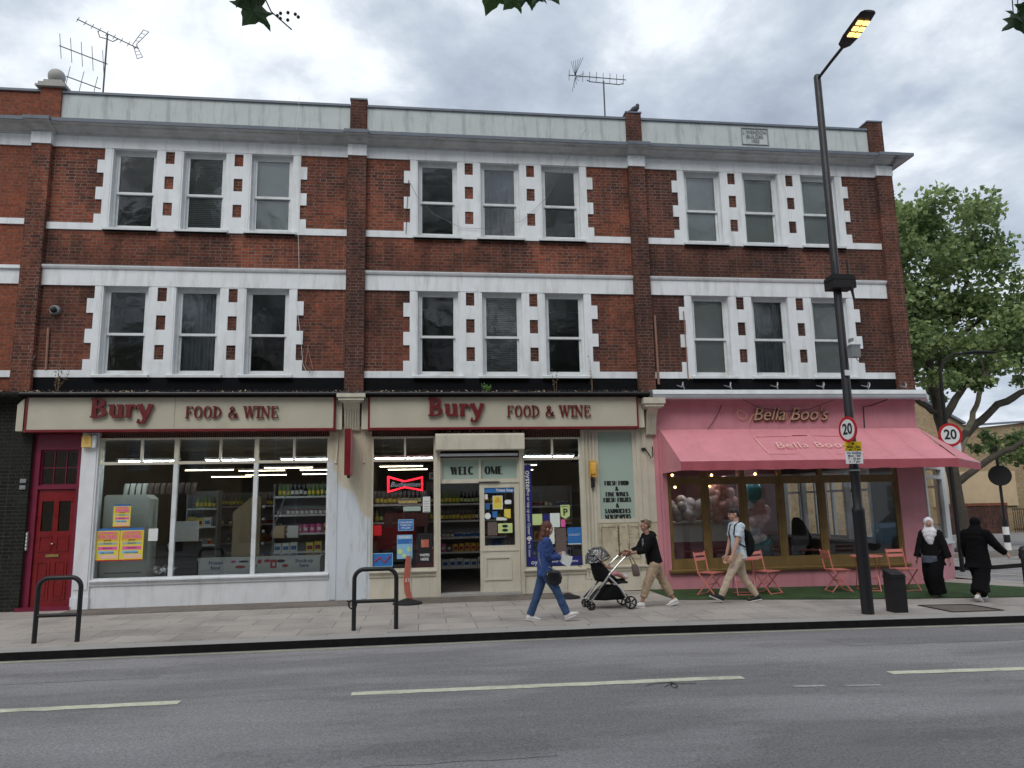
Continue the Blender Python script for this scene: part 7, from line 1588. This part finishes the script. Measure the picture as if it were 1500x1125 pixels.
# --- young man with a backpack walking left
b = pose(1.68, .495, .03, ((.245, .068, -.42), (-.185, .052, .12)), ((.135, .13, .455), (.09, -.145, .44)), .05, .14)
t = person('young man in a patterned light shirt and beige trousers walking left with a backpack', (5.66, -2.10, -.03), 178, 'skin', b, .7)
H = b.H; trousers(b, t, 'khaki_pale', (.058, .042, .034), .97, disp=.036, base=.082); top(b, t, 'shirt_print', 'shirt', .475, .66, (.045, .034, .03), .102, .070, .03, flare=.006)
m = MB(); m.loft([(b.T(.004, 0, .826), V(.046*H, 0, .0), V(0, .05*H, 0)), (b.T(.010, 0, .856), V(.040*H, 0, .0), V(0, .040*H, 0))], 18, cap=False); m.build('collar', M['shirt_print'], t)
for s in (1, -1): shoe(b, s, t, 'shoe_black')
m = MB()
for c_, r_ in (((-.010, 0, .038), (.060, .052, .045)), ((-.03, 0, .012), (.040, .050, .046)), ((.030, 0, .050), (.030, .046, .026)), ((.046, .01, .040), (.014, .03, .016))): m.ell(hd(b, *c_), [q*H for q in r_], 16, 12, b.hm)
remesh(m, 'hair', M['hair_dark'], t, .006, 2, .014, .03)
bo = local_thing('backpack', 'black backpack on the back of the young man walking left', 'backpack', t.location, R(178)); m = MB()
m.loft([(V(-.13, 0, .90-.06), V(.05, 0, 0), V(0, .12, 0)), (V(-.17, 0, .95), V(.095, 0, 0), V(0, .15, 0)), (V(-.18, 0, 1.12), V(.085, 0, 0), V(0, .145, 0)), (V(-.15, 0, 1.27), V(.06, 0, 0), V(0, .12, 0)), (V(-.12, 0, 1.31), V(.03, 0, 0), V(0, .07, 0))], 18); o = remesh(m, 'pack', M['black_cloth'], bo, .01, 3, .012, .08); o.location = (-.015, 0, -.06)
for s in (1, -1): m = MB(); m.tube([V(-.10, s*.09, 1.32), V(-.01, s*.10, 1.395), V(.085, s*.105, 1.33), V(.12, s*.12, 1.18), V(.06, s*.165, 1.02), V(-.07, s*.17, .95)], .013, 8); m.build('strap', M['black_matt'], bo)
# --- woman in a white headscarf walking towards the road on the left
b = pose(1.45, .50, .02, ((.10, .05, 0), (-.12, .055, .2)), ((.02, .20, .42), (.03, -.20, .42)), .35, .03, shw=.098)
t = person('woman in a white headscarf and long black clothes with a grey bag at her waist', (9.45, -2.02, -.075), 214, 'skin_tan', b, .5)
H = b.H; trousers(b, t, 'black_cloth_b', (.085, .085, .085), .98, flare=.01, disp=.03, base=.11); top(b, t, 'black_cloth', 'cardigan', .41, 2, (.047, .046, .046), .112, .094, .022, flare=.03)
for s in (1, -1): shoe(b, s, t, 'shoe_black', 'shoe_black')
m = MB()
for c_, r_ in (((-.014, 0, .022), (.062, .058, .062)), ((-.014, 0, -.03), (.050, .056, .05)), ((-.006, 0, -.07), (.055, .070, .04)), ((.03, 0, -.10), (.050, .088, .05)), ((.045, 0, -.14), (.044, .080, .06)), ((.050, 0, -.18), (.040, .062, .065)), ((.054, 0, -.215), (.032, .042, .055)), ((.022, 0, -.055), (.036, .036, .022))): m.ell(hd(b, *c_), [q*H for q in r_], 18, 14, b.hm)
o = remesh(m, 'headscarf', M['white_cloth'], t, .007, 3, .012, .05)
m = MB(); m.ell(hd(b, .036, 0, -.006), (.026*H, .030*H, .040*H), 16, 12, b.hm)
m.ell(hd(b, .056, 0, -.008), (.008*H, .007*H, .010*H), 10, 8, b.hm); fb = m.build('face', M['skin_tan'], t)
m = MB()
for s in (1, -1): m.ell(hd(b, .058, s*.013, .006), (.004*H, .005*H, .003*H), 8, 6)
m.ell(hd(b, .058, 0, -.026), (.003*H, .010*H, .003*H), 8, 6); m.build('facial_features', M['ink'], t)
bo = local_thing('waist_bag', 'grey rectangular bag at the waist of the woman in the white headscarf', 'bag', t.location, R(214)); m = MB(); m.loft([(V(.15, 0, .60), V(.02, 0, 0), V(0, .10, 0)), (V(.17, 0, .62), V(.035, 0, 0), V(0, .13, 0)), (V(.17, 0, .72), V(.035, 0, 0), V(0, .13, 0)), (V(.155, 0, .74), V(.02, 0, 0), V(0, .11, 0))], 14); m.build('bag_body', M['leather_grey'], bo)
m = MB(); m.tube([V(.15, .12, .73), V(.12, .17, .80), V(.0, .17, .9), V(-.1, .05, 1.05)], .007, 6); m.tube([V(.15, -.12, .73), V(.12, -.17, .80), V(.0, -.17, .9)], .007, 6); m.build('strap', M['leather_black'], bo)
# --- woman in black walking away to the right
b = pose(1.45, .505, .08, ((.12, .05, -.05), (-.22, .075, .55)), ((.12, .17, .50), (.19, -.235, .56)), 0, .1)
t = person('woman all in black seen from behind, striding right in white trainers', (9.82, -2.68, -.08), 28, 'skin', b, .6)
H = b.H; trousers(b, t, 'black_cloth_b', (.090, .088, .080), .86, flare=.012, disp=.03, base=.115); top(b, t, 'black_cloth_b', 'tunic', .40, 2, (.060, .050, .040), .125, .104, .024, flare=.035)
for s in (1, -1): shoe(b, s, t, 'shoe_white')
m = MB()
for c_, r_ in (((-.010, 0, .022), (.066, .060, .062)), ((-.01, 0, -.03), (.056, .056, .05)), ((-.015, 0, -.055), (.062, .072, .05)), ((-.02, 0, -.09), (.082, .098, .055)), ((-.03, 0, -.13), (.09, .112, .06)), ((-.04, 0, -.18), (.085, .112, .065))): m.ell(hd(b, *c_), [q*H for q in r_], 18, 14, b.hm)
remesh(m, 'headscarf', M['black_cloth_b'], t, .008, 3, .012, .06)
# --- pushchair with a child
pc = local_thing('pushchair', 'black and silver pushchair with a clear hood pushed along the pavement', 'pushchair', (3.12, -2.42, 0), R(180))
m = MB()
for s in (1, -1):
    pass
for s in (1, -1):
    m = MB(); m.tube([V(.30, s*.20, .13), V(.02, s*.22, .50), V(-.06, s*.22, .60)], .018, 8); m.build('front_leg', M['steel'], pc)
    m = MB(); m.tube([V(-.02, s*.22, .52), V(-.20, s*.22, .34), V(-.34, s*.22, .12)], .018, 8); m.build('rear_leg', M['steel'], pc)
    m = MB(); m.tube([V(-.02, s*.22, .56), V(-.22, s*.22, .76), V(-.32, s*.22, .85)], .016, 8); m.build('handle_arm', M['steel'], pc)
    m = MB(); m.tube([V(.33, s*.205, .16), V(.0, s*.225, .47)], .014, 8); m.build('side_strut', M['black_paint'], pc)
def wheel(x, y, r, w_):
    m = MB(); n = 24; vs = []
    m2 = MB()
    for (rr, yy) in ((r*.80, -w_/2), (r*.96, -w_/2), (r, -w_/4), (r, w_/4), (r*.96, w_/2), (r*.80, w_/2), (r*.80, -w_/2)):
        vs.append([V(x+rr*math.cos(2*PI*k/n), y+yy, r+rr*math.sin(2*PI*k/n)) for k in range(n)])
    fl = [p for q in vs for p in q]; fs = [(i*n+k, i*n+(k+1) % n, (i+1)*n+(k+1) % n, (i+1)*n+k) for i in range(len(vs)-1) for k in range(n)]
    m.add(fl, fs); wo = m.build('wheel', M['rubber'], pc)
    for k in range(5): a = 2*PI*k/5; m2.bar(V(x, y, r), V(x+.82*r*math.cos(a), y, r+.82*r*math.sin(a)), .02, w_*.5, (0, 1, 0))
    m2.cyl(V(x, y-w_/2, r), V(x, y+w_/2, r), .02, None, 12); m2.build('hub', M['black_paint'], wo)
    m3 = MB(); m3.cyl(V(x, y-w_/2-.004, r), V(x, y+w_/2+.004, r), .012, None, 10); m3.build('hub_cap', M['steel'], wo)
for s in (1, -1): wheel(-.36, s*.25, .105, .045); wheel(.30, s*.17, .068, .03); wheel(.30, s*.23, .068, .03)
m = MB(); m.tube([V(-.36, -.24, .105), V(-.36, .24, .105)], .012, 8); m.build('axle', M['black_paint'], pc)
m = MB(); m.tube([V(-.31, -.22, .84), V(-.37, -.21, .885), V(-.41, -.16, .905), V(-.42, 0, .91), V(-.41, .16, .905), V(-.37, .21, .885), V(-.31, .22, .84)], .021, 10); m.build('handlebar', M['brown_strap'], pc)
m = MB(); m.loft([(V(-.02, 0, .14), V(.28, 0, 0), V(0, .17, 0)), (V(-.02, 0, .17), V(.31, 0, 0), V(0, .20, 0)), (V(-.06, 0, .30), V(.22, 0, 0), V(0, .20, 0)), (V(-.05, 0, .37), V(.12, 0, 0), V(0, .18, 0))], 16); remesh(m, 'basket', M['black_cloth'], pc, .012, 2, .01, .1)
m = MB(); m.loft([(V(-.08, 0, .44), V(.13, 0, -.02), V(0, .17, 0)), (V(.02, 0, .50), V(.15, 0, -.05), V(0, .19, 0)), (V(.10, 0, .62), V(.11, 0, -.05), V(0, .19, 0)), (V(.17, 0, .76), V(.07, 0, -.02), V(0, .18, 0)), (V(.22, 0, .88), V(.045, 0, 0), V(0, .16, 0))], 18); remesh(m, 'seat_shell', M['black_cloth'], pc, .01, 3, .006)
m = MB(); m.tube([V(-.10, 0, .46), V(-.22, 0, .42), V(-.34, 0, .44)], [.05, .05, .045], 10); m.box(-.36, -.16, -.13, .13, .40, .43); m.build('footrest', M['black_matt'], pc)
# clear rain hood over ribs
m = MB(); vs = []; fs = []; na, nb = 12, 12
for i in range(na+1):
    a = R(-5+i*165/na)
    for j in range(nb+1):
        c_ = R(-90+j*180/nb); rr = .225+.008*math.sin(i*2.5)*math.cos(j*1.9); x = .10+.12*math.sin(0)+rr*math.cos(a)*math.cos(c_)*1.0; z = .76+rr*1.12*math.sin(a)*math.cos(c_); y = .19*math.sin(c_)*1.05
        vs.append((x+.05*(z-.76), y, z))
for i in range(na):
    for j in range(nb): p = i*(nb+1)+j; fs.append((p, p+1, p+nb+2, p+nb+1))
m.add(vs, fs); m.build('rain_hood', M['rain_cover'], pc)
for i in (0, 4, 8, 12): m = MB(); m.tube([V(*vs[i*(nb+1)+j]) for j in range(nb+1)], .007, 6); m.build('hood_rib', M['black_matt'], pc)
m = MB(); m.tube([V(.33, -.15, .72), V(.40, -.15, .74), V(.42, -.15, .69), V(.36, -.15, .66)], .006, 6); m.build('hood_toggle', M['black_matt'], pc)
# bag clipped to the handle
bg_ = thing('hanging_bag', 'small brown and grey pouch hanging from the pushchair handle', 'bag', (3.56, -2.65, .6)); m = MB(); m.loft([(V(3.60, -2.66, .52), V(.05, 0, 0), V(0, .03, 0)), (V(3.60, -2.66, .55), V(.065, 0, 0), V(0, .045, 0)), (V(3.58, -2.66, .68), V(.06, 0, 0), V(0, .04, 0)), (V(3.57, -2.66, .72), V(.04, 0, 0), V(0, .02, 0))], 12); m.build('pouch', M['tan_cloth'], bg_)
m = MB(); m.tube([V(3.54, -2.66, .71), V(3.50, -2.64, .82), V(3.48, -2.62, .90), V(3.54, -2.64, .84), V(3.60, -2.66, .71)], .006, 6); m.build('loop', M['black_matt'], bg_)
# the child: reclined, legs towards the handle
ch = local_thing('person', 'small child lying back in the pushchair with legs in pink showing', 'child', (3.12, -2.42, 0), R(180)); m = MB()
m.loft([(V(-.06, 0, .54), V(.05, 0, .02), V(0, .075, 0)), (V(.02, 0, .62), V(.055, 0, .0), V(0, .085, 0)), (V(.08, 0, .74), V(.05, 0, 0), V(0, .08, 0)), (V(.10, 0, .79), V(.03, 0, 0), V(0, .03, 0))], 14); m.ell(V(.11, 0, .87), (.075, .068, .085)); m.ell(V(.04, 0, .86), (.012, .012, .012)); m.ell(V(.07, 0, .845), (.04, .045, .04))
for s in (1, -1):
    m.tube([V(-.05, s*.05, .53), V(-.18, s*.06, .56), V(-.24, s*.06, .54), V(-.34, s*.06, .48)], [.042, .036, .032, .024], 10); m.tube([V(-.34, s*.06, .48), V(-.37, s*.06, .52)], [.022, .018], 8)
    m.tube([V(.07, s*.085, .75), V(.0, s*.11, .68), V(-.08, s*.08, .66)], [.024, .02, .016], 8); m.ell(V(-.10, s*.07, .66), .02)
    for f in range(4): m.tube([V(-.11, s*(.055+.01*f), .66), V(-.135, s*(.055+.01*f), .655)], .005, 6)
    m.tube([V(-.10, s*.055, .67), V(-.118, s*.045, .68)], .005, 6)
remesh(m, 'body', M['skin'], ch, .006, 2)
m = MB(); m.loft([(V(-.07, 0, .53), V(.06, 0, .02), V(0, .085, 0)), (V(.02, 0, .62), V(.064, 0, .0), V(0, .094, 0)), (V(.085, 0, .755), V(.056, 0, 0), V(0, .088, 0))], 14)
for s in (1, -1): m.tube([V(-.05, s*.05, .53), V(-.18, s*.06, .56), V(-.24, s*.06, .54), V(-.28, s*.06, .515)], [.050, .044, .040, .036], 10)
remesh(m, 'romper', M['pink_cloth'], ch, .008, 3, .006)
for s in (1, -1): m = MB(); m.ell(V(-.355, s*.06, .50), (.03, .024, .038)); m.build('sock', M['white_cloth'], ch)
m = MB(); m.ell(V(.125, 0, .885), (.076, .071, .082)); m.build('hair', M['hair_fair'], ch)
m = MB()
for s in (1, -1): m.ell(V(.042, s*.025, .885), .008, 8, 6)
m.build('eyes', M['ink'], ch)
# ------------------------------------------------------------------ bring the whole place to real size (drawn with a 2.2 m shop door at 2.0)
KS = 1.12
for o in bpy.data.objects:
    if o.parent is None:
        o.location = o.location*KS
        if o.type not in ('CAMERA', 'LIGHT'): o.scale = o.scale*KS
